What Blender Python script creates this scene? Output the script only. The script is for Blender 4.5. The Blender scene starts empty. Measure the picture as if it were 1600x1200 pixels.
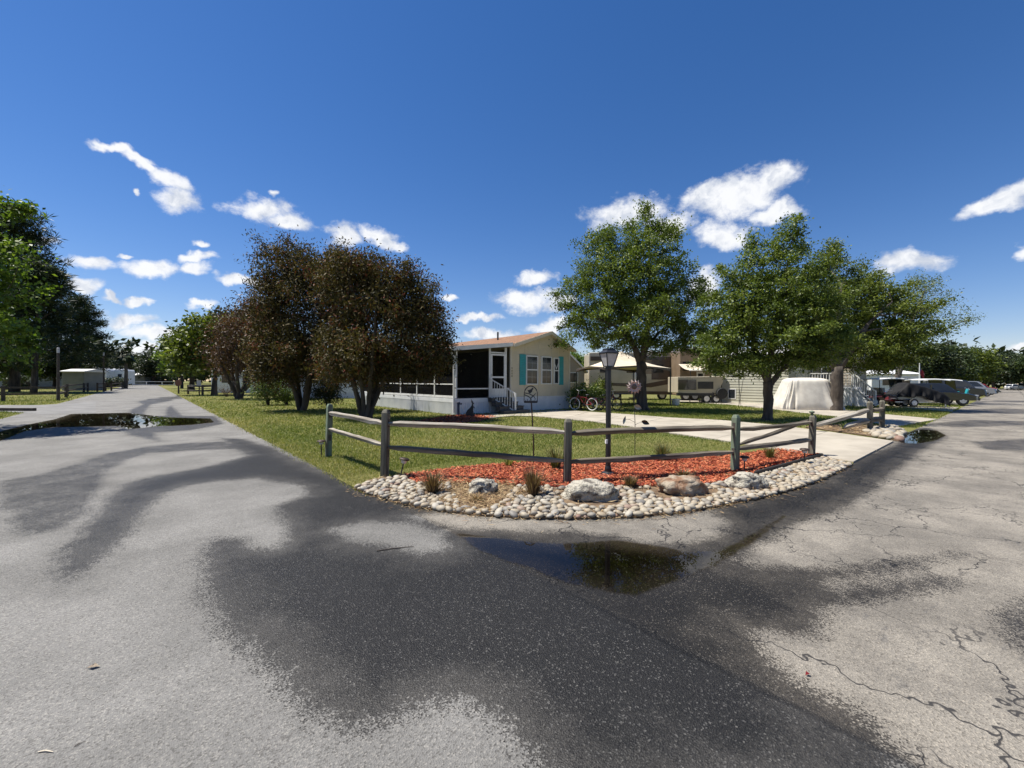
import bpy, bmesh, math, random
import numpy as np
from mathutils import Vector, Matrix, geometry
R = math.radians
S = bpy.context.scene
COL = S.collection
random.seed(7)
rng = np.random.default_rng(7)

# ------------------------------------------------------------------ camera
# world x runs along the right-hand road, y along the left-hand road; z = 0 is the asphalt
YAW, PITCH, ROLL, FPX, EYE = R(40.5), R(0.30), R(0.286), 667.0, 1.5
RM = Matrix.Rotation(-YAW, 3, 'Z') @ Matrix.Rotation(R(90) - PITCH, 3, 'X') @ Matrix.Rotation(ROLL, 3, 'Z')
cam = bpy.data.objects.new('camera', bpy.data.cameras.new('camera'))
cam.data.sensor_width = 36.0
cam.data.lens = 36.0 * FPX / 1600
cam.data.clip_start = 0.05
cam.data.clip_end = 3000
cam.matrix_world = Matrix.Translation((0, 0, EYE)) @ RM.to_4x4()
COL.objects.link(cam)
S.camera = cam

# ------------------------------------------------------------------ sun
SUN_EL = R(64)
_rt = Vector((math.cos(YAW), -math.sin(YAW), 0)); _fw = Vector((math.sin(YAW), math.cos(YAW), 0))
_h = (_rt * -0.98 + _fw * 0.16).normalized()
SUN_DIR = Vector((_h.x * math.cos(SUN_EL), _h.y * math.cos(SUN_EL), math.sin(SUN_EL)))
sun = bpy.data.objects.new('sun', bpy.data.lights.new('sun', 'SUN'))
sun.data.energy = 5.0
sun.data.angle = R(0.53)
sun.data.color = (1.0, 0.955, 0.88)
sun.rotation_euler = SUN_DIR.to_track_quat('Z', 'Y').to_euler()
sun.location = (0, 0, 30)
COL.objects.link(sun)

S.view_settings.view_transform = 'Standard'
S.view_settings.look = 'None'
S.view_settings.gamma = 1
S.view_settings.exposure = 0.68
S.view_settings.use_curve_mapping = False

# ------------------------------------------------------------------ node helpers
def new_node(nt, typ, **kw):
    n = nt.nodes.new(typ)
    for k, v in kw.items():
        setattr(n, k, v)
    return n
def put(nt, sock, val):
    if isinstance(val, bpy.types.NodeSocket):
        nt.links.new(val, sock)
    elif val is not None:
        if sock.type == 'RGBA' and len(val) == 3:
            val = (*val, 1)
        sock.default_value = val
def MA(nt, op, a, b=None, c=None, clamp=False):
    n = new_node(nt, 'ShaderNodeMath', operation=op, use_clamp=clamp)
    put(nt, n.inputs[0], a)
    if b is not None: put(nt, n.inputs[1], b)
    if c is not None: put(nt, n.inputs[2], c)
    return n.outputs[0]
def VM(nt, op, a, b=None, scale=None):
    n = new_node(nt, 'ShaderNodeVectorMath', operation=op)
    put(nt, n.inputs[0], a)
    if b is not None: put(nt, n.inputs[1], b)
    if scale is not None: put(nt, n.inputs['Scale'], scale)
    return n.outputs[0]
def NOISE(nt, vec, scale, detail=4, rough=0.55, out='Fac'):
    n = new_node(nt, 'ShaderNodeTexNoise')
    if vec is not None: nt.links.new(vec, n.inputs['Vector'])
    n.inputs['Scale'].default_value = scale
    n.inputs['Detail'].default_value = detail
    n.inputs['Roughness'].default_value = rough
    return n.outputs[out]
def VORO(nt, vec, scale, feature='F1', out='Distance'):
    n = new_node(nt, 'ShaderNodeTexVoronoi', feature=feature)
    nt.links.new(vec, n.inputs['Vector'])
    n.inputs['Scale'].default_value = scale
    return n.outputs[out]
def SMOOTH(nt, x, a, b):
    n = new_node(nt, 'ShaderNodeMapRange', interpolation_type='SMOOTHSTEP')
    put(nt, n.inputs['Value'], x); n.inputs['From Min'].default_value = a; n.inputs['From Max'].default_value = b
    return n.outputs['Result']
def LERP(nt, x, a, b, t0, t1):
    n = new_node(nt, 'ShaderNodeMapRange')
    put(nt, n.inputs['Value'], x); n.inputs['From Min'].default_value = a; n.inputs['From Max'].default_value = b
    n.inputs['To Min'].default_value = t0; n.inputs['To Max'].default_value = t1
    return n.outputs['Result']
def MIX(nt, f, a, b, mode='MIX'):
    n = new_node(nt, 'ShaderNodeMix', data_type='RGBA', blend_type=mode)
    put(nt, n.inputs[0], f); put(nt, n.inputs[6], a); put(nt, n.inputs[7], b)
    return n.outputs[2]
def RAMP(nt, f, stops):
    n = new_node(nt, 'ShaderNodeValToRGB')
    put(nt, n.inputs[0], f)
    el = n.color_ramp.elements
    while len(el) < len(stops): el.new(0.5)
    for e, (p, c) in zip(el, stops):
        e.position = p; e.color = (*c, 1)
    return n.outputs[0]
def BUMP(nt, h, strength, dist=0.01, normal=None):
    n = new_node(nt, 'ShaderNodeBump')
    n.inputs['Strength'].default_value = strength; n.inputs['Distance'].default_value = dist
    nt.links.new(h, n.inputs['Height'])
    if normal is not None: nt.links.new(normal, n.inputs['Normal'])
    return n.outputs[0]
def new_mat(name):
    m = bpy.data.materials.new(name); m.use_nodes = True
    nt = m.node_tree
    b = nt.nodes['Principled BSDF']
    return m, nt, b

# ------------------------------------------------------------------ pixel geometry (photo is 1600 x 1200)
def ray(px, py):
    return RM @ Vector(((px - 800) / FPX, (600 - py) / FPX, -1))
def G(px, py, z=0.0):
    d = ray(px, py)
    return Vector((0, 0, EYE)) + d * ((z - EYE) / d.z)
def AT(px, py, depth):
    return Vector((0, 0, EYE)) + ray(px, py) * depth
def GD(px, depth, z=0.0):
    """ground point in column px at a given depth"""
    p = AT(px, 600, depth); return Vector((p.x, p.y, z))
def HZ(px):
    return 592.5 + 0.005 * px
def ZH(px, py, depth):
    return EYE + (HZ(px) - py) * depth / FPX
def UY(px, y):
    d = ray(px, 600); return d.x * y / d.y          # x where the sight line of column px crosses y
def VX(px, x):
    d = ray(px, 600); return d.y * x / d.x
def DEPTH(p):
    return p[0] * math.sin(YAW) + p[1] * math.cos(YAW)
CR = -YAW                                            # rotation that puts local x along the image

# ------------------------------------------------------------------ world: Nishita sky with fair weather cumulus
W = bpy.data.worlds.new('World'); S.world = W; W.use_nodes = True
def build_world():
    nt = W.node_tree
    bg = nt.nodes['Background']
    sky = new_node(nt, 'ShaderNodeTexSky', sky_type='NISHITA', sun_disc=False)
    sky.sun_elevation = SUN_EL
    sky.sun_rotation = math.atan2(SUN_DIR.x, SUN_DIR.y)
    sky.altitude = 0; sky.air_density = 1.0; sky.dust_density = 0.1; sky.ozone_density = 2.2
    hs = new_node(nt, 'ShaderNodeHueSaturation')
    hs.inputs['Saturation'].default_value = 1.30
    nt.links.new(sky.outputs[0], hs.inputs['Color'])
    tc = new_node(nt, 'ShaderNodeTexCoord')
    d = tc.outputs['Generated']
    wv = NOISE(nt, d, 9, 3, 0.6, 'Color')
    wv = VM(nt, 'SUBTRACT', wv, (0.5, 0.5, 0.5))
    dw = VM(nt, 'ADD', d, VM(nt, 'SCALE', wv, scale=0.075))
    wv2 = VM(nt, 'SUBTRACT', NOISE(nt, d, 38, 3, 0.6, 'Color'), (0.5, 0.5, 0.5))
    dw = VM(nt, 'ADD', dw, VM(nt, 'SCALE', wv2, scale=0.022))
    # px, py, half width, half height, tilt
    blobs = [(262, 275, 58, 22, -28), (285, 312, 44, 24, 0), (185, 238, 60, 9, -8), (215, 250, 45, 12, -20), (216, 298, 9, 5, 0),
             (415, 333, 58, 24, -14), (452, 352, 40, 20, -10), (432, 305, 11, 10, 0), (537, 372, 30, 24, 0), (590, 372, 38, 20, -25), (620, 388, 16, 12, 0),
             (150, 414, 42, 13, -5), (240, 418, 58, 17, -2), (312, 406, 32, 9, 0), (308, 423, 30, 11, 0), (136, 447, 36, 11, 0), (380, 442, 34, 10, -10),
             (195, 393, 16, 6, 0), (180, 466, 14, 5, 0), (220, 470, 24, 6, 0), (200, 498, 50, 13, 0), (232, 518, 48, 11, 0), (242, 540, 60, 10, 0), (80, 371, 26, 7, 0), (325, 476, 28, 7, 0), (318, 384, 15, 6, 0),
             (835, 431, 36, 12, 8), (817, 467, 54, 19, 5), (750, 498, 34, 7, 0), (770, 523, 46, 9, 0), (868, 478, 26, 15, 0), (858, 510, 34, 14, 0), (738, 565, 60, 10, 0),
             (978, 335, 72, 32, 12), (1040, 352, 50, 24, 0), (1108, 306, 62, 26, 16), (1150, 312, 98, 34, 12), (1205, 287, 54, 26, 10), (1128, 369, 54, 22, 0), (1218, 333, 48, 15, 8), (1104, 442, 34, 26, 0),
             (1432, 416, 66, 22, 6), (1562, 318, 60, 16, 15), (1592, 300, 36, 20, 15), (1592, 396, 26, 15, 10), (1578, 537, 24, 7, 0), (700, 465, 16, 6, 0)]
    vals = []
    def blob(c, ex, ey, ax, ay):
        # squared elliptic distance of the viewing direction from the cloud centre
        qx = new_node(nt, 'ShaderNodeVectorMath', operation='DOT_PRODUCT'); nt.links.new(dw, qx.inputs[0]); qx.inputs[1].default_value = ex / ax
        qy = new_node(nt, 'ShaderNodeVectorMath', operation='DOT_PRODUCT'); nt.links.new(dw, qy.inputs[0]); qy.inputs[1].default_value = ey / ay
        y2 = MA(nt, 'MULTIPLY', qy.outputs['Value'], qy.outputs['Value'])
        vals.append(MA(nt, 'MULTIPLY_ADD', qx.outputs['Value'], qx.outputs['Value'], y2))
    for (px, py, rx, ry, tilt) in blobs:
        c = ray(px, py).normalized()
        t = R(tilt)
        a = ray(px + rx * math.cos(t), py - rx * math.sin(t)).normalized() - c
        b = ray(px + ry * math.sin(t), py - ry * math.cos(t)).normalized() - c
        a -= c * a.dot(c); b -= c * b.dot(c)
        ax, ay = a.length, b.length
        ex = a.normalized(); ey = (b - ex * b.dot(ex)).normalized()
        blob(c, ex, ey, ax * 1.45, ay * 1.52)
    rr = random.Random(3)
    for k in range(16):                              # the same fair weather sky all the way round
        az = YAW + R(62) + rr.random() * R(236)
        el = R(5 + 26 * rr.random() ** 1.4)
        c = Vector((math.sin(az) * math.cos(el), math.cos(az) * math.cos(el), math.sin(el)))
        ex = Vector((math.cos(az), -math.sin(az), 0)); ey = c.cross(ex)
        if ey.z < 0: ey = -ey
        w = R(2 + 5 * rr.random())
        blob(c, ex, ey, w, w * (0.22 + 0.25 * el))
    v = vals[0]
    for w in vals[1:]:
        v = MA(nt, 'MINIMUM', v, w)
    v = MA(nt, 'SUBTRACT', 1.0, MA(nt, 'SQRT', MA(nt, 'MINIMUM', v, 1.0)))
    fb = NOISE(nt, VM(nt, 'MULTIPLY', d, (1, 1, 1.5)), 26, 7, 0.68)
    fb2 = NOISE(nt, d, 8, 3, 0.5)
    dens = MA(nt, 'SUBTRACT', MA(nt, 'MULTIPLY', v, 1.25), MA(nt, 'MULTIPLY', fb, 1.15))
    dens = MA(nt, 'SUBTRACT', dens, MA(nt, 'MULTIPLY', MA(nt, 'SUBTRACT', fb2, 0.5), 0.5))
    a = SMOOTH(nt, dens, -0.30, 0.34)
    a = MA(nt, 'MULTIPLY', a, 0.97)
    lit = MIX(nt, SMOOTH(nt, NOISE(nt, dw, 20, 5, 0.6), 0.30, 0.58), (5.6, 6.1, 7.1), (9.2, 9.3, 9.5))
    blue = MIX(nt, 1.0, hs.outputs[0], (1.04, 0.95, 1.10), 'MULTIPLY')
    col = MIX(nt, a, blue, lit)
    nt.links.new(col, bg.inputs['Color'])
    bg.inputs['Strength'].default_value = 0.068
build_world()
W.cycles.sampling_method = 'MANUAL'; W.cycles.sample_map_resolution = 512
S.cycles.max_bounces = 6; S.cycles.diffuse_bounces = 3; S.cycles.glossy_bounces = 3; S.cycles.transmission_bounces = 3; S.cycles.transparent_max_bounces = 10
S.cycles.use_adaptive_sampling = True; S.cycles.adaptive_threshold = 0.02
S.cycles.caustics_reflective = False; S.cycles.caustics_refractive = False

# ------------------------------------------------------------------ materials
def mat(name, c1, c2=None, scale=4.0, rough=0.6, bump=0.0, bscale=None, metal=0.0, spec=0.5, stretch=(1, 1, 1), detail=5, world=False, lo=0.35, hi=0.65, coat=0.0, bdist=0.01):
    m, nt, b = new_mat(name)
    tc = new_node(nt, 'ShaderNodeTexCoord')
    vec = tc.outputs['Object']
    if world: vec = new_node(nt, 'ShaderNodeNewGeometry').outputs['Position']
    if stretch != (1, 1, 1): vec = VM(nt, 'MULTIPLY', vec, stretch)
    if c2 is None: c2 = tuple(x * 0.8 for x in c1)
    f = SMOOTH(nt, NOISE(nt, vec, scale, detail, 0.6), lo, hi)
    put(nt, b.inputs['Base Color'], MIX(nt, f, c1, c2))
    put(nt, b.inputs['Roughness'], rough)
    b.inputs['Metallic'].default_value = metal
    b.inputs['Specular IOR Level'].default_value = spec
    b.inputs['Coat Weight'].default_value = coat
    if bump:
        put(nt, b.inputs['Normal'], BUMP(nt, NOISE(nt, vec, bscale or scale * 6, 4, 0.6), bump, bdist))
    return m
def leaf_mat(name, stops, trans=0.28, rough=0.5, spec=0.3):
    m, nt, b = new_mat(name)
    at = new_node(nt, 'ShaderNodeAttribute', attribute_name='var')
    col = RAMP(nt, at.outputs['Fac'], stops)
    put(nt, b.inputs['Base Color'], col); b.inputs['Roughness'].default_value = rough
    b.inputs['Specular IOR Level'].default_value = spec
    tr = new_node(nt, 'ShaderNodeBsdfTranslucent')
    put(nt, tr.inputs['Color'], MIX(nt, 1.0, col, (1.25, 1.35, 0.55), 'MULTIPLY'))
    mx = new_node(nt, 'ShaderNodeMixShader'); mx.inputs[0].default_value = trans
    nt.links.new(b.outputs[0], mx.inputs[1]); nt.links.new(tr.outputs[0], mx.inputs[2])
    nt.links.new(mx.outputs[0], nt.nodes['Material Output'].inputs['Surface'])
    return m

M = {}
M['oak_leaf'] = leaf_mat('oak_leaf', [(0.0, (0.030, 0.050, 0.010)), (0.5, (0.105, 0.145, 0.025)), (1.0, (0.25, 0.295, 0.06))])
M['oak_leaf_b'] = leaf_mat('oak_leaf_yellower', [(0.0, (0.036, 0.054, 0.010)), (0.5, (0.105, 0.135, 0.022)), (1.0, (0.24, 0.27, 0.055))])
M['brush_leaf'] = leaf_mat('bottlebrush_leaf', [(0.0, (0.022, 0.020, 0.011)), (0.40, (0.064, 0.055, 0.022)), (0.70, (0.140, 0.108, 0.042)), (0.80, (0.15, 0.070, 0.038)), (1.0, (0.17, 0.035, 0.024))], 0.15, 0.6, 0.12)
M['rusty_leaf'] = leaf_mat('rusty_leaf', [(0.0, (0.030, 0.024, 0.014)), (0.5, (0.085, 0.050, 0.026)), (1.0, (0.17, 0.070, 0.040))], 0.2)
M['pine_leaf'] = leaf_mat('pine_needles', [(0.0, (0.014, 0.024, 0.010)), (0.6, (0.035, 0.052, 0.018)), (1.0, (0.065, 0.085, 0.03))], 0.1)
M['bright_leaf'] = leaf_mat('sweetgum_leaf', [(0.0, (0.045, 0.075, 0.012)), (0.5, (0.10, 0.16, 0.025)), (1.0, (0.22, 0.29, 0.05))], 0.35)
M['far_leaf'] = leaf_mat('far_leaf', [(0.0, (0.020, 0.034, 0.012)), (0.5, (0.05, 0.075, 0.022)), (1.0, (0.11, 0.14, 0.035))], 0.2)
M['far_dark'] = leaf_mat('far_dark_leaf', [(0.0, (0.014, 0.024, 0.012)), (0.5, (0.035, 0.05, 0.02)), (1.0, (0.07, 0.09, 0.03))], 0.12)
M['bush_leaf'] = leaf_mat('bush_leaf', [(0.0, (0.04, 0.07, 0.018)), (0.55, (0.10, 0.15, 0.035)), (0.85, (0.24, 0.26, 0.08)), (1.0, (0.45, 0.42, 0.22))], 0.25)
M['grass'] = leaf_mat('grass_blade', [(0.0, (0.085, 0.125, 0.020)), (0.4, (0.175, 0.21, 0.042)), (0.68, (0.30, 0.27, 0.095)), (1.0, (0.48, 0.41, 0.20))], 0.25, 0.6)
M['dry_grass'] = leaf_mat('dry_grass_blade', [(0.0, (0.05, 0.028, 0.018)), (0.5, (0.16, 0.095, 0.05)), (1.0, (0.33, 0.24, 0.12))], 0.15, 0.7)
M['olive_grass'] = leaf_mat('olive_grass_blade', [(0.0, (0.05, 0.065, 0.02)), (0.5, (0.13, 0.14, 0.05)), (1.0, (0.28, 0.24, 0.10))], 0.2, 0.7)
M['straw'] = leaf_mat('pine_straw', [(0.0, (0.13, 0.075, 0.035)), (0.5, (0.30, 0.19, 0.09)), (1.0, (0.52, 0.40, 0.22))], 0.05, 0.8)
M['mulch'] = leaf_mat('red_mulch_chip', [(0.0, (0.12, 0.020, 0.010)), (0.5, (0.42, 0.098, 0.038)), (0.85, (0.52, 0.155, 0.066)), (1.0, (0.60, 0.24, 0.12))], 0.0, 0.8)
M['bark'] = mat('dark_bark', (0.045, 0.034, 0.026), (0.10, 0.08, 0.062), 5, 0.9, 0.9, 14, stretch=(1, 1, 0.25), bdist=0.03)
M['bark_grey'] = mat('grey_bark', (0.085, 0.07, 0.055), (0.17, 0.145, 0.12), 5, 0.9, 0.9, 14, stretch=(1, 1, 0.25), bdist=0.03)
M['soil'] = mat('bed_soil', (0.20, 0.135, 0.075), (0.09, 0.058, 0.035), 9, 0.95, 0.8, 60, world=True)
M['concrete'] = mat('driveway_concrete', (0.415, 0.37, 0.295), (0.29, 0.255, 0.20), 0.9, 0.9, 0.25, 60, world=True, lo=0.3, hi=0.72, detail=9)
M['wood'] = mat('weathered_rail', (0.26, 0.22, 0.16), (0.08, 0.065, 0.047), 7, 0.85, 0.7, 30, stretch=(0.12, 1.6, 1.6), bdist=0.008)
M['wood_pale_sunlit'] = mat('bleached_sunlit_rail', (0.47, 0.425, 0.355), (0.17, 0.145, 0.11), 7, 0.85, 0.7, 30, stretch=(0.12, 1.6, 1.6), bdist=0.008)  # bleached wood; also puts sunlight on the left rails into the colour
M['post_wood'] = mat('weathered_post', (0.18, 0.165, 0.12), (0.06, 0.053, 0.04), 9, 0.85, 0.7, 30, stretch=(1.6, 1.6, 0.14), bdist=0.008)
M['post_green'] = mat('greened_post', (0.155, 0.205, 0.135), (0.10, 0.095, 0.07), 6, 0.85, 0.7, 30, stretch=(1.6, 1.6, 0.2), bdist=0.008)
M['fence_dark'] = mat('dark_fence', (0.045, 0.035, 0.028), (0.09, 0.07, 0.055), 8, 0.85, 0.5)
M['black_metal'] = mat('black_metal', (0.012, 0.012, 0.014), (0.02, 0.02, 0.022), 10, 0.42)
M['rust_metal'] = mat('brown_metal', (0.075, 0.045, 0.032), (0.03, 0.022, 0.018), 20, 0.6, metal=0.4)
M['silver'] = mat('silver_metal', (0.6, 0.6, 0.6), (0.45, 0.45, 0.46), 10, 0.35, metal=0.9)
M['lamp_pane'] = mat('frosted_pane', (0.55, 0.53, 0.52), (0.45, 0.43, 0.42), 8, 0.35)
M['white'] = mat('white_paint', (0.76, 0.76, 0.74), (0.68, 0.68, 0.66), 3, 0.5)
M['white_skirt'] = mat('white_vinyl_skirt', (0.72, 0.73, 0.74), (0.62, 0.64, 0.66), 1.5, 0.45)
M['siding'] = mat('cream_siding', (0.66, 0.58, 0.42), (0.60, 0.53, 0.385), 1.2, 0.55, 0.05, 40)
M['trim'] = mat('cream_trim', (0.66, 0.60, 0.47), (0.60, 0.54, 0.42), 2, 0.5)
M['teal'] = mat('teal_shutter', (0.035, 0.34, 0.36), (0.045, 0.29, 0.31), 3, 0.5)
M['dark_step'] = mat('grey_step', (0.10, 0.095, 0.09), (0.065, 0.06, 0.058), 6, 0.8, 0.3)
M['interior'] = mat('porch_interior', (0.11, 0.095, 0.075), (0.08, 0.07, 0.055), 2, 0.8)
M['white_roof'] = mat('white_roof', (0.78, 0.77, 0.74), (0.66, 0.65, 0.62), 1.2, 0.55)
M['cream_rv'] = mat('cream_shell', (0.50, 0.43, 0.31), (0.42, 0.36, 0.26), 0.8, 0.3, coat=0.3)
M['tan_rv'] = mat('tan_shell', (0.26, 0.19, 0.125), (0.19, 0.135, 0.085), 0.8, 0.3, coat=0.3)
M['brown_rv'] = mat('brown_shell', (0.085, 0.055, 0.038), (0.06, 0.04, 0.03), 1, 0.3, coat=0.3)
M['grey_shed'] = mat('grey_shed', (0.24, 0.25, 0.235), (0.20, 0.21, 0.20), 1.2, 0.7)
M['lap'] = mat('pale_green_siding', (0.47, 0.46, 0.36), (0.42, 0.41, 0.32), 1.0, 0.6)
M['beige'] = mat('beige_siding', (0.36, 0.31, 0.235), (0.32, 0.275, 0.205), 1.0, 0.6)
M['canvas'] = mat('tan_canvas', (0.62, 0.54, 0.41), (0.54, 0.46, 0.34), 2, 0.85, 0.1, 20)
M['cover'] = mat('pale_cover', (0.66, 0.62, 0.54), (0.56, 0.52, 0.45), 3, 0.8, 0.15, 30)
M['tarp'] = mat('black_tarp', (0.012, 0.012, 0.013), (0.02, 0.0195, 0.0195), 3, 0.75, 0.25, 8, spec=0.2)
M['rubber'] = mat('tyre_rubber', (0.018, 0.018, 0.018), (0.03, 0.03, 0.03), 12, 0.8)
M['white_rubber'] = mat('white_tyre', (0.72, 0.71, 0.66), (0.62, 0.61, 0.57), 6, 0.6)
M['maroon'] = mat('maroon_paint', (0.10, 0.012, 0.014), (0.085, 0.010, 0.012), 1, 0.25, coat=0.6)
M['red_paint'] = mat('red_paint', (0.26, 0.03, 0.025), (0.20, 0.022, 0.02), 1, 0.3, coat=0.4)
M['navy'] = mat('dark_blue_paint', (0.016, 0.020, 0.030), (0.012, 0.015, 0.024), 1, 0.2, coat=0.8)
M['dark_paint'] = mat('charcoal_paint', (0.022, 0.023, 0.026), (0.016, 0.017, 0.02), 1, 0.22, coat=0.8)
M['grey_paint'] = mat('silver_paint', (0.30, 0.31, 0.33), (0.26, 0.27, 0.29), 1, 0.25, metal=0.3, coat=0.6)
M['aqua'] = mat('aqua_paint', (0.03, 0.36, 0.40), (0.03, 0.30, 0.34), 1, 0.3, coat=0.4)
M['white_paint'] = mat('car_white', (0.74, 0.74, 0.73), (0.68, 0.68, 0.67), 1, 0.25, coat=0.6)
M['navy_cap'] = mat('blue_plastic', (0.03, 0.045, 0.09), (0.02, 0.03, 0.06), 4, 0.5)
M['flag_red'] = mat('flag_red', (0.40, 0.03, 0.035), None, 4, 0.8)
M['flag_blue'] = mat('flag_blue', (0.03, 0.05, 0.18), None, 4, 0.8)
M['petal'] = mat('flower_petal', (0.58, 0.50, 0.43), (0.42, 0.30, 0.24), 14, 0.5)
M['sage'] = mat('metal_leaf', (0.40, 0.42, 0.32), (0.34, 0.36, 0.27), 8, 0.4)
M['shaded_leaf'] = mat('shaded_metal_leaf', (0.03, 0.04, 0.03), (0.02, 0.025, 0.02), 8, 0.3)  # dark copy of the metal leaf, its shade put into the colour
M['boulder'] = mat('limestone', (0.50, 0.46, 0.37), (0.12, 0.10, 0.08), 9, 0.92, 1.0, 34, world=True, detail=9, lo=0.47, hi=0.66, bdist=0.05)
M['rusty_boulder'] = mat('rusty_limestone', (0.36, 0.30, 0.22), (0.22, 0.12, 0.065), 5, 0.92, 1.0, 26, world=True, detail=9, lo=0.4, hi=0.6, bdist=0.03)
M['shadow_strip'] = mat('painted_shadow', (0.025, 0.020, 0.017), None, 6, 0.7)

def roof_mat():
    m, nt, b = new_mat('brown_shingle')
    p = new_node(nt, 'ShaderNodeNewGeometry').outputs['Position']
    br = new_node(nt, 'ShaderNodeTexBrick')
    pv = VM(nt, 'MULTIPLY', p, (3.2, 1.0, 0)); sx = new_node(nt, 'ShaderNodeSeparateXYZ'); nt.links.new(p, sx.inputs[0])
    cb = new_node(nt, 'ShaderNodeCombineXYZ'); nt.links.new(sx.outputs[1], cb.inputs[0]); nt.links.new(sx.outputs[0], cb.inputs[1])
    nt.links.new(cb.outputs[0], br.inputs['Vector'])
    br.inputs['Scale'].default_value = 1.0; br.inputs['Brick Width'].default_value = 0.33; br.inputs['Row Height'].default_value = 0.14
    br.inputs['Mortar Size'].default_value = 0.008
    br.inputs['Color1'].default_value = (0.20, 0.105, 0.055, 1); br.inputs['Color2'].default_value = (0.27, 0.145, 0.075, 1); br.inputs['Mortar'].default_value = (0.11, 0.06, 0.035, 1)
    c = MIX(nt, LERP(nt, NOISE(nt, p, 2.5, 5), 0.3, 0.7, 0, 0.5), br.outputs['Color'], (0.20, 0.10, 0.055))
    put(nt, b.inputs['Base Color'], c); b.inputs['Roughness'].default_value = 0.9
    return m
M['shingle'] = roof_mat()
def glass_mat():
    m, nt, b = new_mat('window_glass')
    tc = new_node(nt, 'ShaderNodeTexCoord')
    put(nt, b.inputs['Base Color'], MIX(nt, NOISE(nt, tc.outputs['Object'], 1.5, 2), (0.012, 0.014, 0.018), (0.035, 0.04, 0.045)))
    b.inputs['Roughness'].default_value = 0.06
    return m
M['glass'] = glass_mat()
def screen_mat():
    m, nt, b = new_mat('insect_screen')
    b.inputs['Base Color'].default_value = (0.006, 0.006, 0.0065, 1); b.inputs['Roughness'].default_value = 0.9
    b.inputs['Specular IOR Level'].default_value = 0.1
    tr = new_node(nt, 'ShaderNodeBsdfTransparent')
    mx = new_node(nt, 'ShaderNodeMixShader'); mx.inputs[0].default_value = 0.62
    nt.links.new(tr.outputs[0], mx.inputs[1]); nt.links.new(b.outputs[0], mx.inputs[2])
    nt.links.new(mx.outputs[0], nt.nodes['Material Output'].inputs['Surface'])
    return m
M['screen'] = screen_mat()
def stone_mat(kind):
    m, nt, b = new_mat('river_stone' if kind == 'info' else 'river_gravel')
    if kind == 'info':
        f = new_node(nt, 'ShaderNodeObjectInfo').outputs['Random']
    else:
        f = new_node(nt, 'ShaderNodeAttribute', attribute_name='var').outputs['Fac']
    c = RAMP(nt, f, [(0.0, (0.56, 0.51, 0.41)), (0.25, (0.48, 0.39, 0.27)), (0.45, (0.60, 0.56, 0.48)), (0.6, (0.28, 0.265, 0.245)), (0.7, (0.50, 0.44, 0.34)), (0.87, (0.52, 0.45, 0.35)), (0.9, (0.34, 0.20, 0.15)), (0.93, (0.58, 0.53, 0.43)), (1.0, (0.20, 0.175, 0.16))])
    p = new_node(nt, 'ShaderNodeNewGeometry').outputs['Position']
    c = MIX(nt, 1.0, c, (0.70, 0.69, 0.66), 'MULTIPLY')
    c = MIX(nt, LERP(nt, NOISE(nt, p, 45, 5, 0.65), 0.35, 0.75, 0, 0.55), c, MIX(nt, 1.0, c, (0.55, 0.50, 0.44), 'MULTIPLY'))
    put(nt, b.inputs['Base Color'], c); b.inputs['Roughness'].default_value = 0.65
    put(nt, b.inputs['Normal'], BUMP(nt, NOISE(nt, p, 120, 3), 0.25, 0.004))
    return m
M['stone'] = stone_mat('info'); M['gravel'] = stone_mat('attr')
def ground_mat():
    m, nt, b = new_mat('lawn_ground')
    p = new_node(nt, 'ShaderNodeNewGeometry').outputs['Position']
    f = SMOOTH(nt, NOISE(nt, p, 0.5, 5), 0.35, 0.65)
    g = SMOOTH(nt, NOISE(nt, p, 18, 5, 0.7), 0.3, 0.7)
    c = MIX(nt, g, MIX(nt, f, (0.155, 0.17, 0.042), (0.25, 0.22, 0.08)), (0.105, 0.105, 0.032))
    put(nt, b.inputs['Base Color'], c); b.inputs['Roughness'].default_value = 0.95; b.inputs['Specular IOR Level'].default_value = 0.15
    put(nt, b.inputs['Normal'], BUMP(nt, NOISE(nt, p, 30, 4, 0.7), 0.8, 0.04))
    return m
M['ground'] = ground_mat()
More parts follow.
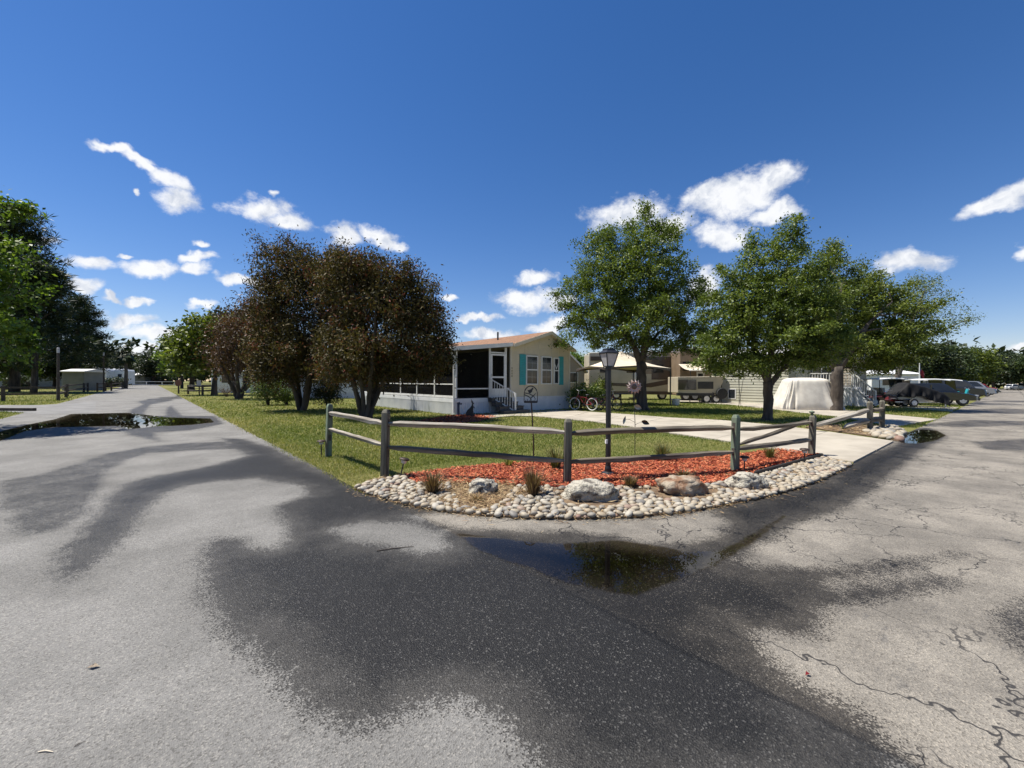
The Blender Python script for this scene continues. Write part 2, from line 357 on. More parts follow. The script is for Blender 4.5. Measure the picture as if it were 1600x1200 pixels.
def asphalt_mat():
    m, nt, b = new_mat('asphalt')
    p = new_node(nt, 'ShaderNodeNewGeometry').outputs['Position']
    sx = new_node(nt, 'ShaderNodeSeparateXYZ'); nt.links.new(p, sx.inputs[0])
    wet = new_node(nt, 'ShaderNodeAttribute', attribute_name='wet').outputs['Fac']  # signed distance of damp areas and of the painted shadow bands
    n1 = MA(nt, 'SUBTRACT', NOISE(nt, p, 2.2, 4, 0.62), 0.5)
    n2 = MA(nt, 'SUBTRACT', NOISE(nt, VM(nt, 'MULTIPLY', p, (1.0, 0.55, 1)), 17, 4, 0.75), 0.5)
    w = MA(nt, 'ADD', wet, MA(nt, 'MULTIPLY', n1, 0.20))
    w = MA(nt, 'ADD', w, MA(nt, 'MULTIPLY', n2, 0.26))
    agg = VORO(nt, p, 135, out='Color')
    ags = new_node(nt, 'ShaderNodeSeparateColor'); nt.links.new(agg, ags.inputs[0])
    w = MA(nt, 'ADD', w, MA(nt, 'MULTIPLY', MA(nt, 'SUBTRACT', ags.outputs[2], 0.5), 0.16))
    wm = SMOOTH(nt, w, -0.022, 0.028)
    deep = SMOOTH(nt, MA(nt, 'ADD', w, MA(nt, 'MULTIPLY', n1, 0.5)), 0.0, 0.42)
    # newer grey asphalt on the left road, older buff asphalt on the right road, joined along a seam
    seam = MA(nt, 'ADD', sx.outputs[0], MA(nt, 'MULTIPLY', n1, 0.07))
    old = SMOOTH(nt, seam, 2.27, 2.31)
    grey = MIX(nt, SMOOTH(nt, NOISE(nt, p, 0.8, 4, 0.6), 0.33, 0.68), (0.208, 0.201, 0.186), (0.150, 0.145, 0.134))
    buff = MIX(nt, SMOOTH(nt, NOISE(nt, p, 0.9, 5, 0.65), 0.36, 0.64), (0.252, 0.228, 0.190), (0.155, 0.141, 0.120))
    # mottled dark wear on the older surface
    mott = SMOOTH(nt, NOISE(nt, VM(nt, 'MULTIPLY', p, (1.0, 2.6, 1)), 5, 5, 0.75), 0.55, 0.68)
    mott = MA(nt, 'MULTIPLY', mott, SMOOTH(nt, NOISE(nt, p, 0.45, 3), 0.42, 0.6))
    buff = MIX(nt, MA(nt, 'MULTIPLY', mott, 0.55), buff, (0.085, 0.082, 0.08))
    dry = MIX(nt, old, grey, buff)
    # exposed aggregate: pale and dark chips
    chip = MIX(nt, SMOOTH(nt, ags.outputs[0], 0.72, 0.95), (1, 1, 1), (1.38, 1.36, 1.32))
    chip = MIX(nt, SMOOTH(nt, ags.outputs[0], 0.28, 0.06), chip, (0.66, 0.65, 0.64))
    dry = MIX(nt, 1.0, dry, chip, 'MULTIPLY')
    # cracks
    pw = VM(nt, 'ADD', p, VM(nt, 'SCALE', VM(nt, 'SUBTRACT', NOISE(nt, p, 3.2, 3, 0.65, 'Color'), (0.5, 0.5, 0.5)), scale=0.45))
    e = VORO(nt, pw, 1.15, 'DISTANCE_TO_EDGE')
    e2 = VORO(nt, pw, 3.4, 'DISTANCE_TO_EDGE')
    cm = SMOOTH(nt, NOISE(nt, p, 0.55, 3), 0.43, 0.53)
    cm2 = SMOOTH(nt, NOISE(nt, p, 0.75, 3), 0.52, 0.60)
    cr = MA(nt, 'MULTIPLY', SMOOTH(nt, e, 0.011, 0.003), cm)
    cr2 = MA(nt, 'MULTIPLY', SMOOTH(nt, e2, 0.022, 0.006), cm2)
    cr = MA(nt, 'MULTIPLY', MA(nt, 'MAXIMUM', cr, cr2), LERP(nt, old, 0, 1, 0.05, 1.0))
    seamline = MA(nt, 'MULTIPLY', SMOOTH(nt, MA(nt, 'ABSOLUTE', MA(nt, 'SUBTRACT', seam, 2.29)), 0.035, 0.008), SMOOTH(nt, sx.outputs[1], 2.5, 1.8))
    cr = MA(nt, 'MAXIMUM', cr, MA(nt, 'MULTIPLY', seamline, 0.55))
    # tar sealed crack meandering down the middle of the right road
    tar = MA(nt, 'ADD', sx.outputs[1], MA(nt, 'MULTIPLY', MA(nt, 'SUBTRACT', NOISE(nt, VM(nt, 'MULTIPLY', p, (0.25, 0, 0)), 1.0, 4), 0.5), 1.2))
    tarm = MA(nt, 'MULTIPLY', SMOOTH(nt, MA(nt, 'ABSOLUTE', MA(nt, 'ADD', tar, 1.1)), 0.08, 0.05), SMOOTH(nt, sx.outputs[0], 13, 16))
    tarm = MA(nt, 'MULTIPLY', tarm, SMOOTH(nt, NOISE(nt, p, 0.18, 2), 0.40, 0.46))
    cr = MA(nt, 'MAXIMUM', cr, tarm)
    dry = MIX(nt, cr, dry, (0.045, 0.042, 0.04))
    wet_shade_col = MIX(nt, 1.0, dry, MIX(nt, deep, (0.25, 0.243, 0.236), (0.06, 0.06, 0.0625)), 'MULTIPLY')
    wet_shade_col = MIX(nt, MA(nt, 'MULTIPLY', SMOOTH(nt, ags.outputs[1], 0.90, 0.98), 0.38), wet_shade_col, MIX(nt, 1.0, dry, (0.95, 0.95, 0.95), 'MULTIPLY'))
    halo = MA(nt, 'MULTIPLY', SMOOTH(nt, MA(nt, 'ADD', w, MA(nt, 'MULTIPLY', n1, 0.5)), -0.36, 0.0), 0.20)      # still drying around the damp patches
    dry = MIX(nt, halo, dry, MIX(nt, 1.0, dry, (0.34, 0.335, 0.33), 'MULTIPLY'))
    put(nt, b.inputs['Base Color'], MIX(nt, wm, dry, wet_shade_col))
    put(nt, b.inputs['Roughness'], LERP(nt, wm, 0, 1, 0.92, 0.52))
    put(nt, b.inputs['Specular IOR Level'], LERP(nt, wm, 0, 1, 0.25, 0.26))
    h = VORO(nt, p, 135)
    h = MA(nt, 'ADD', h, MA(nt, 'MULTIPLY', NOISE(nt, p, 260, 1), 0.5))
    h = MA(nt, 'SUBTRACT', h, MA(nt, 'MULTIPLY', cr, 1.6))
    put(nt, b.inputs['Normal'], BUMP(nt, h, 0.75, 0.005))
    return m
M['asphalt'] = asphalt_mat()
def water_mat():
    m, nt, b = new_mat('puddle_water')
    p = new_node(nt, 'ShaderNodeNewGeometry').outputs['Position']
    sd = new_node(nt, 'ShaderNodeAttribute', attribute_name='sd').outputs['Fac']
    w = MA(nt, 'ADD', sd, MA(nt, 'MULTIPLY', MA(nt, 'SUBTRACT', NOISE(nt, p, 5, 4, 0.7), 0.5), 0.10))
    shore = SMOOTH(nt, w, 0.0, 0.05)
    fr = new_node(nt, 'ShaderNodeFresnel'); fr.inputs['IOR'].default_value = 1.33
    gl = new_node(nt, 'ShaderNodeBsdfGlossy'); gl.inputs['Roughness'].default_value = 0.012
    tr = new_node(nt, 'ShaderNodeBsdfTransparent')
    put(nt, tr.inputs['Color'], MIX(nt, SMOOTH(nt, w, 0.0, 0.5), (0.70, 0.66, 0.60), (0.28, 0.245, 0.19)))
    mx = new_node(nt, 'ShaderNodeMixShader')
    nt.links.new(fr.outputs[0], mx.inputs[0]); nt.links.new(tr.outputs[0], mx.inputs[1]); nt.links.new(gl.outputs[0], mx.inputs[2])
    t2 = new_node(nt, 'ShaderNodeBsdfTransparent')
    m2 = new_node(nt, 'ShaderNodeMixShader')
    nt.links.new(shore, m2.inputs[0]); nt.links.new(t2.outputs[0], m2.inputs[1]); nt.links.new(mx.outputs[0], m2.inputs[2])
    nt.links.new(m2.outputs[0], nt.nodes['Material Output'].inputs['Surface'])
    return m
M['water'] = water_mat()

# ------------------------------------------------------------------ mesh helpers
def tag(o, label=None, cat=None, group=None, kind=None):
    if label: o['label'] = label
    if cat: o['category'] = cat
    if group: o['group'] = group
    if kind: o['kind'] = kind
    return o
def thing(name, label, cat, loc=(0, 0, 0), rotz=0.0, group=None):
    o = bpy.data.objects.new(name, None)
    o.empty_display_size = 0.2
    o.location = loc; o.rotation_euler = (0, 0, rotz)
    COL.objects.link(o)
    return tag(o, label, cat, group)
def link(name, me, m=None, parent=None):
    o = bpy.data.objects.new(name, me)
    if m is not None: me.materials.append(M[m] if isinstance(m, str) else m)
    COL.objects.link(o)
    if parent is not None: o.parent = parent
    return o
def copy_tree(o, parent=None):
    c = o.copy(); COL.objects.link(c)
    if parent is not None: c.parent = parent
    for ch in [x for x in o.children]:
        copy_tree(ch, c)
    return c
class MB:
    def __init__(self): self.v = []; self.f = []
    def add(self, vs, fs):
        n = len(self.v); self.v += [tuple(x) for x in vs]; self.f += [tuple(i + n for i in f) for f in fs]; return self
    def box(self, x0, y0, z0, x1, y1, z1):
        vs = [(x, y, z) for z in (z0, z1) for y in (y0, y1) for x in (x0, x1)]
        return self.add(vs, [(0, 2, 3, 1), (4, 5, 7, 6), (0, 1, 5, 4), (2, 6, 7, 3), (0, 4, 6, 2), (1, 3, 7, 5)])
    def bar(self, a, b, w, h=None):
        """square bar from a to b"""
        a = Vector(a); b = Vector(b); h = h or w
        d = (b - a).normalized(); up = Vector((0, 0, 1)) if abs(d.z) < 0.95 else Vector((0, 1, 0))
        s = d.cross(up).normalized() * w / 2; t = s.cross(d).normalized() * h / 2
        vs = [p + i * s + j * t for p in (a, b) for i, j in ((-1, -1), (1, -1), (1, 1), (-1, 1))]
        return self.add(vs, [(3, 2, 1, 0), (4, 5, 6, 7), (0, 1, 5, 4), (1, 2, 6, 5), (2, 3, 7, 6), (3, 0, 4, 7)])
    def tube(self, pts, rad, n=8, cap=True):
        pts = [Vector(p) for p in pts]
        if not hasattr(rad, '__len__'): rad = [rad] * len(pts)
        vs = []; fs = []
        ref = None
        for i, p in enumerate(pts):
            d = (pts[min(i + 1, len(pts) - 1)] - pts[max(i - 1, 0)]).normalized()
            if ref is None: ref = Vector((1, 0, 0)) if abs(d.x) < 0.8 else Vector((0, 1, 0))
            s = d.cross(ref).normalized(); t = d.cross(s)
            for k in range(n):
                a = 2 * math.pi * k / n
                vs.append(p + (s * math.cos(a) + t * math.sin(a)) * rad[i])
        for i in range(len(pts) - 1):
            for k in range(n):
                k2 = (k + 1) % n
                fs.append((i * n + k, i * n + k2, (i + 1) * n + k2, (i + 1) * n + k))
        if cap:
            fs.append(tuple(range(n))); fs.append(tuple(range(len(vs) - 1, len(vs) - n - 1, -1)))
        return self.add(vs, fs)
    def lathe(self, prof, n=16, c=(0, 0, 0), axis='z'):
        vs = []; fs = []
        for r, z in prof:
            for k in range(n):
                a = 2 * math.pi * k / n
                q = (r * math.cos(a), r * math.sin(a), z)
                if axis == 'y': q = (q[0], q[2], q[1])
                if axis == 'x': q = (q[2], q[0], q[1])
                vs.append((q[0] + c[0], q[1] + c[1], q[2] + c[2]))
        for i in range(len(prof) - 1):
            for k in range(n):
                k2 = (k + 1) % n
                fs.append((i * n + k, i * n + k2, (i + 1) * n + k2, (i + 1) * n + k))
        fs.append(tuple(range(n))); fs.append(tuple((len(prof) - 1) * n + k for k in range(n)))
        return self.add(vs, fs)
    def prism(self, poly, a, b, axis='y'):
        """extrude a 2D polygon: axis y -> (x,z), axis x -> (y,z), axis z -> (x,y)"""
        def P(q, t):
            return (q[0], t, q[1]) if axis == 'y' else (t, q[0], q[1]) if axis == 'x' else (q[0], q[1], t)
        n = len(poly)
        vs = [P(q, a) for q in poly] + [P(q, b) for q in poly]
        fs = [tuple(range(n)), tuple(range(2 * n - 1, n - 1, -1))] + [(i, (i + 1) % n, n + (i + 1) % n, n + i) for i in range(n)]
        return self.add(vs, fs)
    def quad(self, a, b, c, d): return self.add([a, b, c, d], [(0, 1, 2, 3)])
    def ball(self, c, r, n=10, sq=(1, 1, 1)):
        pr = [(math.sin(math.pi * i / n), -math.cos(math.pi * i / n)) for i in range(n + 1)]
        vs = []; fs = []
        for rr_, z in pr:
            for k in range(n):
                a = 2 * math.pi * k / n
                vs.append((c[0] + r * sq[0] * max(rr_, 0.001) * math.cos(a), c[1] + r * sq[1] * max(rr_, 0.001) * math.sin(a), c[2] + r * sq[2] * z))
        for i in range(n):
            for k in range(n):
                k2 = (k + 1) % n
                fs.append((i * n + k, i * n + k2, (i + 1) * n + k2, (i + 1) * n + k))
        return self.add(vs, fs)
    def build(self, name, m, parent=None, smooth=False, bevel=0.0, loc=None, rot=None):
        me = bpy.data.meshes.new(name)
        me.from_pydata(self.v, [], self.f); me.update()
        bm = bmesh.new(); bm.from_mesh(me); bmesh.ops.recalc_face_normals(bm, faces=bm.faces); bm.to_mesh(me); bm.free()
        if smooth:
            me.polygons.foreach_set('use_smooth', [True] * len(me.polygons))
        o = link(name, me, m, parent)
        if bevel:
            bv = o.modifiers.new('bevel', 'BEVEL'); bv.width = bevel; bv.segments = 2; bv.limit_method = 'ANGLE'
        if loc is not None: o.location = loc
        if rot is not None: o.rotation_euler = rot
        return o
def np_mesh(name, verts, faces, var=None, attr='var', smooth=False):
    """verts (n,3), faces (m,k) with constant k"""
    me = bpy.data.meshes.new(name)
    nf, k = faces.shape
    me.vertices.add(len(verts)); me.vertices.foreach_set('co', np.ascontiguousarray(verts, dtype=np.float32).ravel())
    me.loops.add(nf * k); me.loops.foreach_set('vertex_index', np.ascontiguousarray(faces, dtype=np.int32).ravel())
    me.polygons.add(nf); me.polygons.foreach_set('loop_start', np.arange(0, nf * k, k, dtype=np.int32))
    if smooth: me.polygons.foreach_set('use_smooth', np.ones(nf, dtype=bool))
    me.update(calc_edges=True)
    if var is not None:
        a = me.attributes.new(attr, 'FLOAT', 'POINT'); a.data.foreach_set('value', np.ascontiguousarray(var, dtype=np.float32))
    return me
def unit(a): return a / np.maximum(np.linalg.norm(a, axis=1, keepdims=True), 1e-9)
def leaves_mesh(name, pos, d, n, L, Wd, var):
    """one folded diamond per leaf; d direction, n normal, L length, Wd width"""
    N = len(pos)
    s = unit(np.cross(d, n))
    L = np.broadcast_to(np.asarray(L, float), (N,))[:, None]; Wd = np.broadcast_to(np.asarray(Wd, float), (N,))[:, None]
    v = np.empty((N, 4, 3))
    v[:, 0] = pos; v[:, 1] = pos + d * L * 0.45 + s * Wd * 0.5 + n * Wd * 0.12
    v[:, 2] = pos + d * L; v[:, 3] = pos + d * L * 0.45 - s * Wd * 0.5 + n * Wd * 0.12
    f = np.arange(N * 4).reshape(N, 4)
    return np_mesh(name, v.reshape(-1, 3), f, np.repeat(var, 4))
def in_poly(P, poly):
    x, y = P[:, 0], P[:, 1]; ins = np.zeros(len(P), bool); n = len(poly)
    for i in range(n):
        x0, y0 = poly[i]; x1, y1 = poly[(i + 1) % n]
        c = ((y0 > y) != (y1 > y)) & (x < (x1 - x0) * (y - y0) / (y1 - y0 + 1e-12) + x0)
        ins ^= c
    return ins
def sdf(P, poly):
    """signed distance, positive inside"""
    best = np.full(len(P), 1e9); n = len(poly); pa = np.array([(q[0], q[1]) for q in poly])
    for i in range(n):
        a = pa[i]; b = pa[(i + 1) % n]; ab = b - a
        t = np.clip(((P - a) @ ab) / max(ab @ ab, 1e-12), 0, 1)
        best = np.minimum(best, np.linalg.norm(P - (a + t[:, None] * ab), axis=1))
    return np.where(in_poly(P, pa), best, -best)
def gpoly(pts): return [(G(*q).x, G(*q).y) for q in pts]
def sheet(name, poly, z, m, kind='structure', thick=0.0):
    tri = geometry.tessellate_polygon([[Vector((x, y, 0)) for x, y in poly]])
    b = MB(); n = len(poly)
    b.v = [(x, y, z) for x, y in poly]; b.f = [tuple(t) for t in tri]
    if thick:
        b.v += [(x, y, z - thick) for x, y in poly]; b.f += [(i, (i + 1) % n, n + (i + 1) % n, n + i) for i in range(n)]
    o = b.build(name, m)
    if kind: o['kind'] = kind
    return o

# ================================================================== the ground
g = MB(); g.quad((-900, -900, -0.012), (900, -900, -0.012), (900, 900, -0.012), (-900, 900, -0.012))
tag(g.build('ground', 'ground'), kind='structure')

WET_AND_SHADE = [  # outlines of damp asphalt, plus shadow bands on the right road drawn as damp
    [(0, 752), (60, 742), (130, 722), (170, 708), (230, 698), (300, 692), (350, 690), (395, 700), (350, 702), (290, 704), (230, 708), (190, 722), (165, 738), (150, 768), (132, 800), (100, 822), (40, 838), (15, 818), (30, 800), (0, 792)],
    [(345, 684), (380, 686), (428, 700), (468, 718), (508, 735), (565, 752), (620, 772), (700, 795), (760, 806), (860, 812), (960, 812), (1060, 802), (1140, 784), (1256, 753), (1342, 714), (1402, 694), (1410, 672), (1452, 668), (1482, 682), (1440, 706),
     (1400, 736), (1372, 764), (1310, 800), (1250, 818), (1190, 852), (1147, 877), (1169, 884), (1319, 887), (1425, 873), (1478, 864), (1509, 866), (1444, 883), (1325, 906), (1284, 914), (1300, 922), (1459, 900), (1506, 906),
     (1487, 922), (1400, 934), (1306, 947), (1290, 959), (1297, 975), (1275, 997), (1178, 987), (1184, 1006), (1206, 1031), (1250, 1069), (1319, 1094), (1359, 1128), (1381, 1162), (1422, 1197), (1460, 1260), (900, 1260),
     (840, 1200), (800, 1160), (760, 1120), (700, 1105), (640, 1110), (600, 1130), (560, 1140), (520, 1130), (480, 1115), (445, 1085), (430, 1050), (380, 1015), (345, 990), (330, 955), (318, 915), (312, 870), (330, 840), (380, 838), (398, 856),
     (432, 856), (450, 838), (440, 815), (430, 790), (480, 775), (470, 760), (400, 748), (340, 752), (290, 759), (255, 772), (240, 788), (215, 812), (190, 850), (150, 882), (110, 908), (88, 905), (95, 862), (130, 830), (150, 800), (170, 776), (190, 757), (240, 744), (300, 734), (350, 722), (385, 712)],
    [(0, 690), (40, 668), (130, 655), (240, 650), (335, 650), (350, 662), (300, 672), (240, 676), (250, 690), (205, 680), (180, 668), (100, 672)],
    [(205, 640), (225, 632), (215, 628), (236, 622), (290, 617), (300, 620), (235, 632), (224, 646), (240, 656), (200, 652)],
    [(262, 637), (268, 634), (285, 650), (258, 650)],
    [(1480, 640), (1600, 638), (1700, 640), (1700, 648), (1600, 646), (1480, 646)],  # this and the next two: shadow bands across the road, painted as damp
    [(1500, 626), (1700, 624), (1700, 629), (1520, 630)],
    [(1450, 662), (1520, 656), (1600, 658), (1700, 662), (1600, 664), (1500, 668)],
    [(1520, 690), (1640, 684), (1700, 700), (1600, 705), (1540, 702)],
    [(1560, 960), (1610, 935), (1690, 980), (1640, 1040), (1590, 1010)],
]
DRY = [  # islands of dry asphalt inside the damp areas
    [(1292, 915), (1325, 905), (1400, 892), (1470, 882), (1520, 876), (1520, 902), (1459, 896), (1380, 906), (1304, 920)],
    [(690, 802), (800, 810), (960, 814), (1060, 806), (1112, 800), (1134, 816), (1134, 832), (1075, 848), (1010, 848), (960, 836), (910, 832), (810, 828), (715, 824), (640, 806)],
    [(520, 828), (570, 815), (640, 818), (690, 832), (698, 856), (660, 866), (600, 852), (540, 842)],
]
def build_road():
    def lin(a, b, s): return list(np.arange(a, b - 1e-6, s))
    us = lin(-4.2, 2.25, 0.075) + lin(2.25, 12, 0.09) + lin(12, 40, 0.4) + lin(40, 240, 5) + [240]
    vs = lin(-30, -4.6, 2.0) + lin(-4.6, 2.05, 0.09) + lin(2.05, 13, 0.08) + lin(13, 40, 0.22) + lin(40, 175, 4) + [175]
    us = np.array(us); vs = np.array(vs)
    UU, VV = np.meshgrid(us, vs, indexing='ij')
    nu, nv = UU.shape
    P = np.stack([UU.ravel(), VV.ravel()], 1)
    w = np.full(len(P), -5.0)
    for k, q in enumerate(WET_AND_SHADE): w = np.maximum(w, np.minimum(sdf(P, gpoly(q)), (0.07, 9, 0.10, 0.08, 0.08, .04, .04, .05, .05, .06)[k]))   # thin films and the painted shadow bands only get damp
    for q in DRY: w = np.minimum(w, -sdf(P, gpoly(q)))
    cu = (us[:-1] + us[1:]) / 2; cv = (vs[:-1] + vs[1:]) / 2
    CU, CV = np.meshgrid(cu, cv, indexing='ij')
    keep = (CU < 2.25) | (CV < 2.05) | ((CU < 11.0) & (CV < 6.6))
    ii, jj = np.nonzero(keep & ~((CU > 2.25) & (CV < -4.6)))
    idx = lambda i, j: i * nv + j
    f = np.stack([idx(ii, jj), idx(ii + 1, jj), idx(ii + 1, jj + 1), idx(ii, jj + 1)], 1)
    used, inv = np.unique(f, return_inverse=True)
    f = inv.reshape(f.shape)
    V = np.concatenate([P[used], np.zeros((len(used), 1))], 1)
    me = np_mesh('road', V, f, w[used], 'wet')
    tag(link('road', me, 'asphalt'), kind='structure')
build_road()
# side lane on the left and turn-outs
def plain_strip(name, poly, z, m):
    o = sheet(name, poly, z, m); return o
M['lane'] = mat('side_lane_asphalt', (0.20, 0.194, 0.18), (0.145, 0.14, 0.13), 1.2, 0.92, 0.5, 60, world=True)
plain_strip('side_lane', gpoly([(-400, 634), (0, 633), (60, 633), (118, 630), (150, 626), (150, 645), (110, 645), (75, 648), (40, 645), (0, 643), (-400, 655)]), 0.004, 'lane')

def puddle(name, pts, z=0.005, step=0.05):
    poly = gpoly(pts); a = np.array(poly)
    x0, y0 = a.min(0) - 0.1; x1, y1 = a.max(0) + 0.1
    nx = int((x1 - x0) / step) + 1; ny = int((y1 - y0) / step) + 1
    X, Y = np.meshgrid(np.linspace(x0, x1, nx), np.linspace(y0, y1, ny), indexing='ij')
    P = np.stack([X.ravel(), Y.ravel()], 1); d = sdf(P, poly).reshape(nx, ny)
    k = (d[:-1, :-1] > -0.06) | (d[1:, 1:] > -0.06)
    i, j = np.nonzero(k); ix = lambda a_, b_: a_ * ny + b_
    f = np.stack([ix(i, j), ix(i + 1, j), ix(i + 1, j + 1), ix(i, j + 1)], 1)
    used, inv = np.unique(f, return_inverse=True); f = inv.reshape(f.shape)
    V = np.concatenate([P[used], np.full((len(used), 1), z)], 1)
    me = np_mesh(name, V, f, d.ravel()[used], 'sd')
    return tag(link(name, me, 'water'), kind='structure')
puddle('puddle', [(702, 829), (760, 838), (815, 845), (871, 849), (960, 843), (1030, 852), (1075, 862), (1120, 860), (1180, 830), (1225, 802), (1232, 808), (1190, 842), (1130, 880), (1070, 905), (1020, 925), (995, 935), (945, 926), (880, 912), (830, 892), (745, 862)])
puddle('puddle', [(-60, 690), (0, 674), (40, 664), (85, 655), (110, 647), (200, 645), (262, 652), (330, 654), (336, 660), (300, 664), (240, 667), (200, 671), (180, 666), (130, 667), (80, 668), (40, 674), (0, 690), (-60, 715)], step=0.12)
puddle('puddle', [(1404, 692), (1412, 676), (1440, 671), (1466, 673), (1480, 681), (1462, 689), (1432, 694)], step=0.06)

# ------------------------------------------------------------------ driveways: cast slabs with open joints
def slabs(name, left, right, n, z=0.035, gap=0.012, thick=0.09):
    """left/right: matching edge polylines (ground points) from the road inwards"""
    e = bpy.data.objects.new(name, None); COL.objects.link(e); e['kind'] = 'structure'
    def samp(pl, t):
        L = [0]
        for a, b in zip(pl, pl[1:]): L.append(L[-1] + math.hypot(b[0] - a[0], b[1] - a[1]))
        s = t * L[-1]
        for i in range(len(pl) - 1):
            if s <= L[i + 1] + 1e-9:
                k = (s - L[i]) / max(L[i + 1] - L[i], 1e-9)
                return Vector((pl[i][0] + (pl[i + 1][0] - pl[i][0]) * k, pl[i][1] + (pl[i + 1][1] - pl[i][1]) * k))
        return Vector(pl[-1])
    for i in range(n):
        for h in range(2):
            a0, a1 = samp(left, i / n), samp(left, (i + 1) / n); b0, b1 = samp(right, i / n), samp(right, (i + 1) / n)
            m0, m1 = (a0 + b0) / 2, (a1 + b1) / 2
            q = [a0, m0, m1, a1] if h == 0 else [m0, b0, b1, m1]
            c = sum(q, Vector((0, 0))) / 4
            q = [p + (c - p).normalized() * gap for p in q]
            b = MB(); b.prism([(p.x, p.y) for p in q], z - thick, z + 0.002 * ((i + h) % 2), 'z')
            b.build('slab', 'concrete', e, bevel=0.006)
    return e
DW1L = gpoly([(1334, 724), (1272, 712), (1200, 702), (1140, 691), (1060, 680), (1000, 670), (930, 660), (835, 651)])
DW1R = gpoly([(1397, 691), (1340, 683), (1262, 671), (1200, 664), (1120, 657), (1039, 653), (951, 646), (868, 641)])
slabs('driveway', DW1L, DW1R, 7)
DW2L = gpoly([(1398, 668), (1312, 652), (1240, 644), (1190, 638), (1130, 632), (1050, 628)])
DW2R = gpoly([(1466, 656), (1400, 650), (1310, 640), (1220, 632), (1150, 628), (1060, 624)])
slabs('driveway', DW2L, DW2R, 8)
slabs('driveway', gpoly([(1487, 644), (1440, 640), (1380, 634)]), gpoly([(1498, 637), (1440, 635), (1330, 630)]), 4)
slabs('driveway', gpoly([(1505, 633), (1480, 631), (1440, 628)]), gpoly([(1512, 628), (1490, 627), (1450, 625)]), 2)
slabs('driveway', gpoly([(1518, 625), (1490, 623.5)]), gpoly([(1526, 620), (1495, 619.5)]), 1)

# ------------------------------------------------------------------ corner bed: soil, red mulch, river stones
OUT = [(556, 764), (572, 772), (610, 784), (650, 793), (700, 801), (750, 807), (830, 811), (900, 812), (980, 810), (1050, 804), (1110, 795), (1150, 787), (1200, 777), (1250, 763), (1290, 748), (1332, 727)]
MUL = [(628, 745), (680, 738), (740, 731), (815, 725), (899, 722), (1021, 721), (1100, 718), (1150, 712), (1217, 704), (1262, 709), (1288, 714), (1245, 727), (1200, 739), (1160, 750), (1100, 760), (1030, 763), (960, 762), (880, 764), (820, 762), (740, 759), (690, 757), (650, 757)]
BED = OUT + [(1288, 713), (1262, 708), (1217, 703), (1150, 711), (1100, 717), (1021, 720), (899, 721), (815, 724), (740, 729), (680, 737), (626, 743), (575, 752)]
bedP, mulP, outP = gpoly(BED), gpoly(MUL), gpoly(OUT)
# the corner lot ground meets the road in a curve; lawn soil lies a little above the asphalt
LOT = outP + [(11.0, 2.05), (11.0, 6.7), (2.2, 6.7), (2.2, G(556, 764).y)]
sheet('lawn_corner', [(x, y) for x, y in LOT], 0.012, 'ground')
sheet('planting_bed', bedP, 0.022, 'soil', thick=0.02)
sheet('mulch_layer', mulP, 0.034, mat('mulch_base', (0.30, 0.045, 0.018), (0.12, 0.02, 0.01), 30, 0.9, 0.8, 90, world=True))
def rand_in(poly, n, r=rng):
    a = np.array(poly); lo = a.min(0); hi = a.max(0); out = []
    tot = 0
    while tot < n:
        p = r.uniform(lo, hi, (n * 2, 2)); p = p[in_poly(p, a)]; out.append(p); tot += len(p)
    return np.concatenate(out)[:n]
def sticks(name, P, z, L, Wd, m, tilt=0.35, label=None, cat=None):
    n = len(P); a = rng.uniform(0, 2 * np.pi, n)
    d = unit(np.stack([np.cos(a), np.sin(a), rng.normal(0, tilt, n)], 1))
    nn = unit(np.stack([rng.normal(0, 0.5, n), rng.normal(0, 0.5, n), np.ones(n)], 1)); nn = unit(nn - d * (nn * d).sum(1, keepdims=True))
    pos = np.concatenate([P, (z + rng.uniform(0, 0.02, n))[:, None]], 1)
    me = leaves_mesh(name, pos - d * 0.5 * np.asarray(L).reshape(-1, 1), d, nn, L, Wd, rng.random(n))
    return tag(link(name, me, m), label, cat, kind='stuff')
n = 15000
sticks('mulch_chips', rand_in(mulP, n), 0.042, rng.uniform(0.03, 0.085, n), rng.uniform(0.012, 0.03, n), 'mulch', 0.3, 'red dyed wood mulch chips spread inside the corner bed', 'mulch')
MOUND = gpoly([(690, 752), (740, 748), (800, 756), (822, 770), (800, 790), (760, 806), (700, 800), (672, 775)])
n = 5200
sticks('pine_straw', np.concatenate([rand_in(MOUND, 2400), rand_in(bedP, 2500), rand_in(mulP, 300)]), 0.04, rng.uniform(0.06, 0.16, n), rng.uniform(0.005, 0.010, n), 'straw', 0.25, 'dead brown pine straw littering the stone bed', 'straw')
# a scatter of straw spilled on the asphalt along the edge
ed = []
for (a, b) in zip(outP, outP[1:]):
    for k in range(60):
        t = rng.random(); c = np.array(a) * (1 - t) + np.array(b) * t
        nrm = np.array([-(b[1] - a[1]), b[0] - a[0]]); nrm = nrm / np.linalg.norm(nrm)
        ed.append(c - nrm * (rng.exponential(0.07) - 0.04))
ed = np.array(ed); n = len(ed)
sticks('straw_litter', ed, 0.008, rng.uniform(0.04, 0.12, n), rng.uniform(0.004, 0.008, n), 'straw', 0.08, 'loose straw spilled along the asphalt edge below the stones', 'litter')

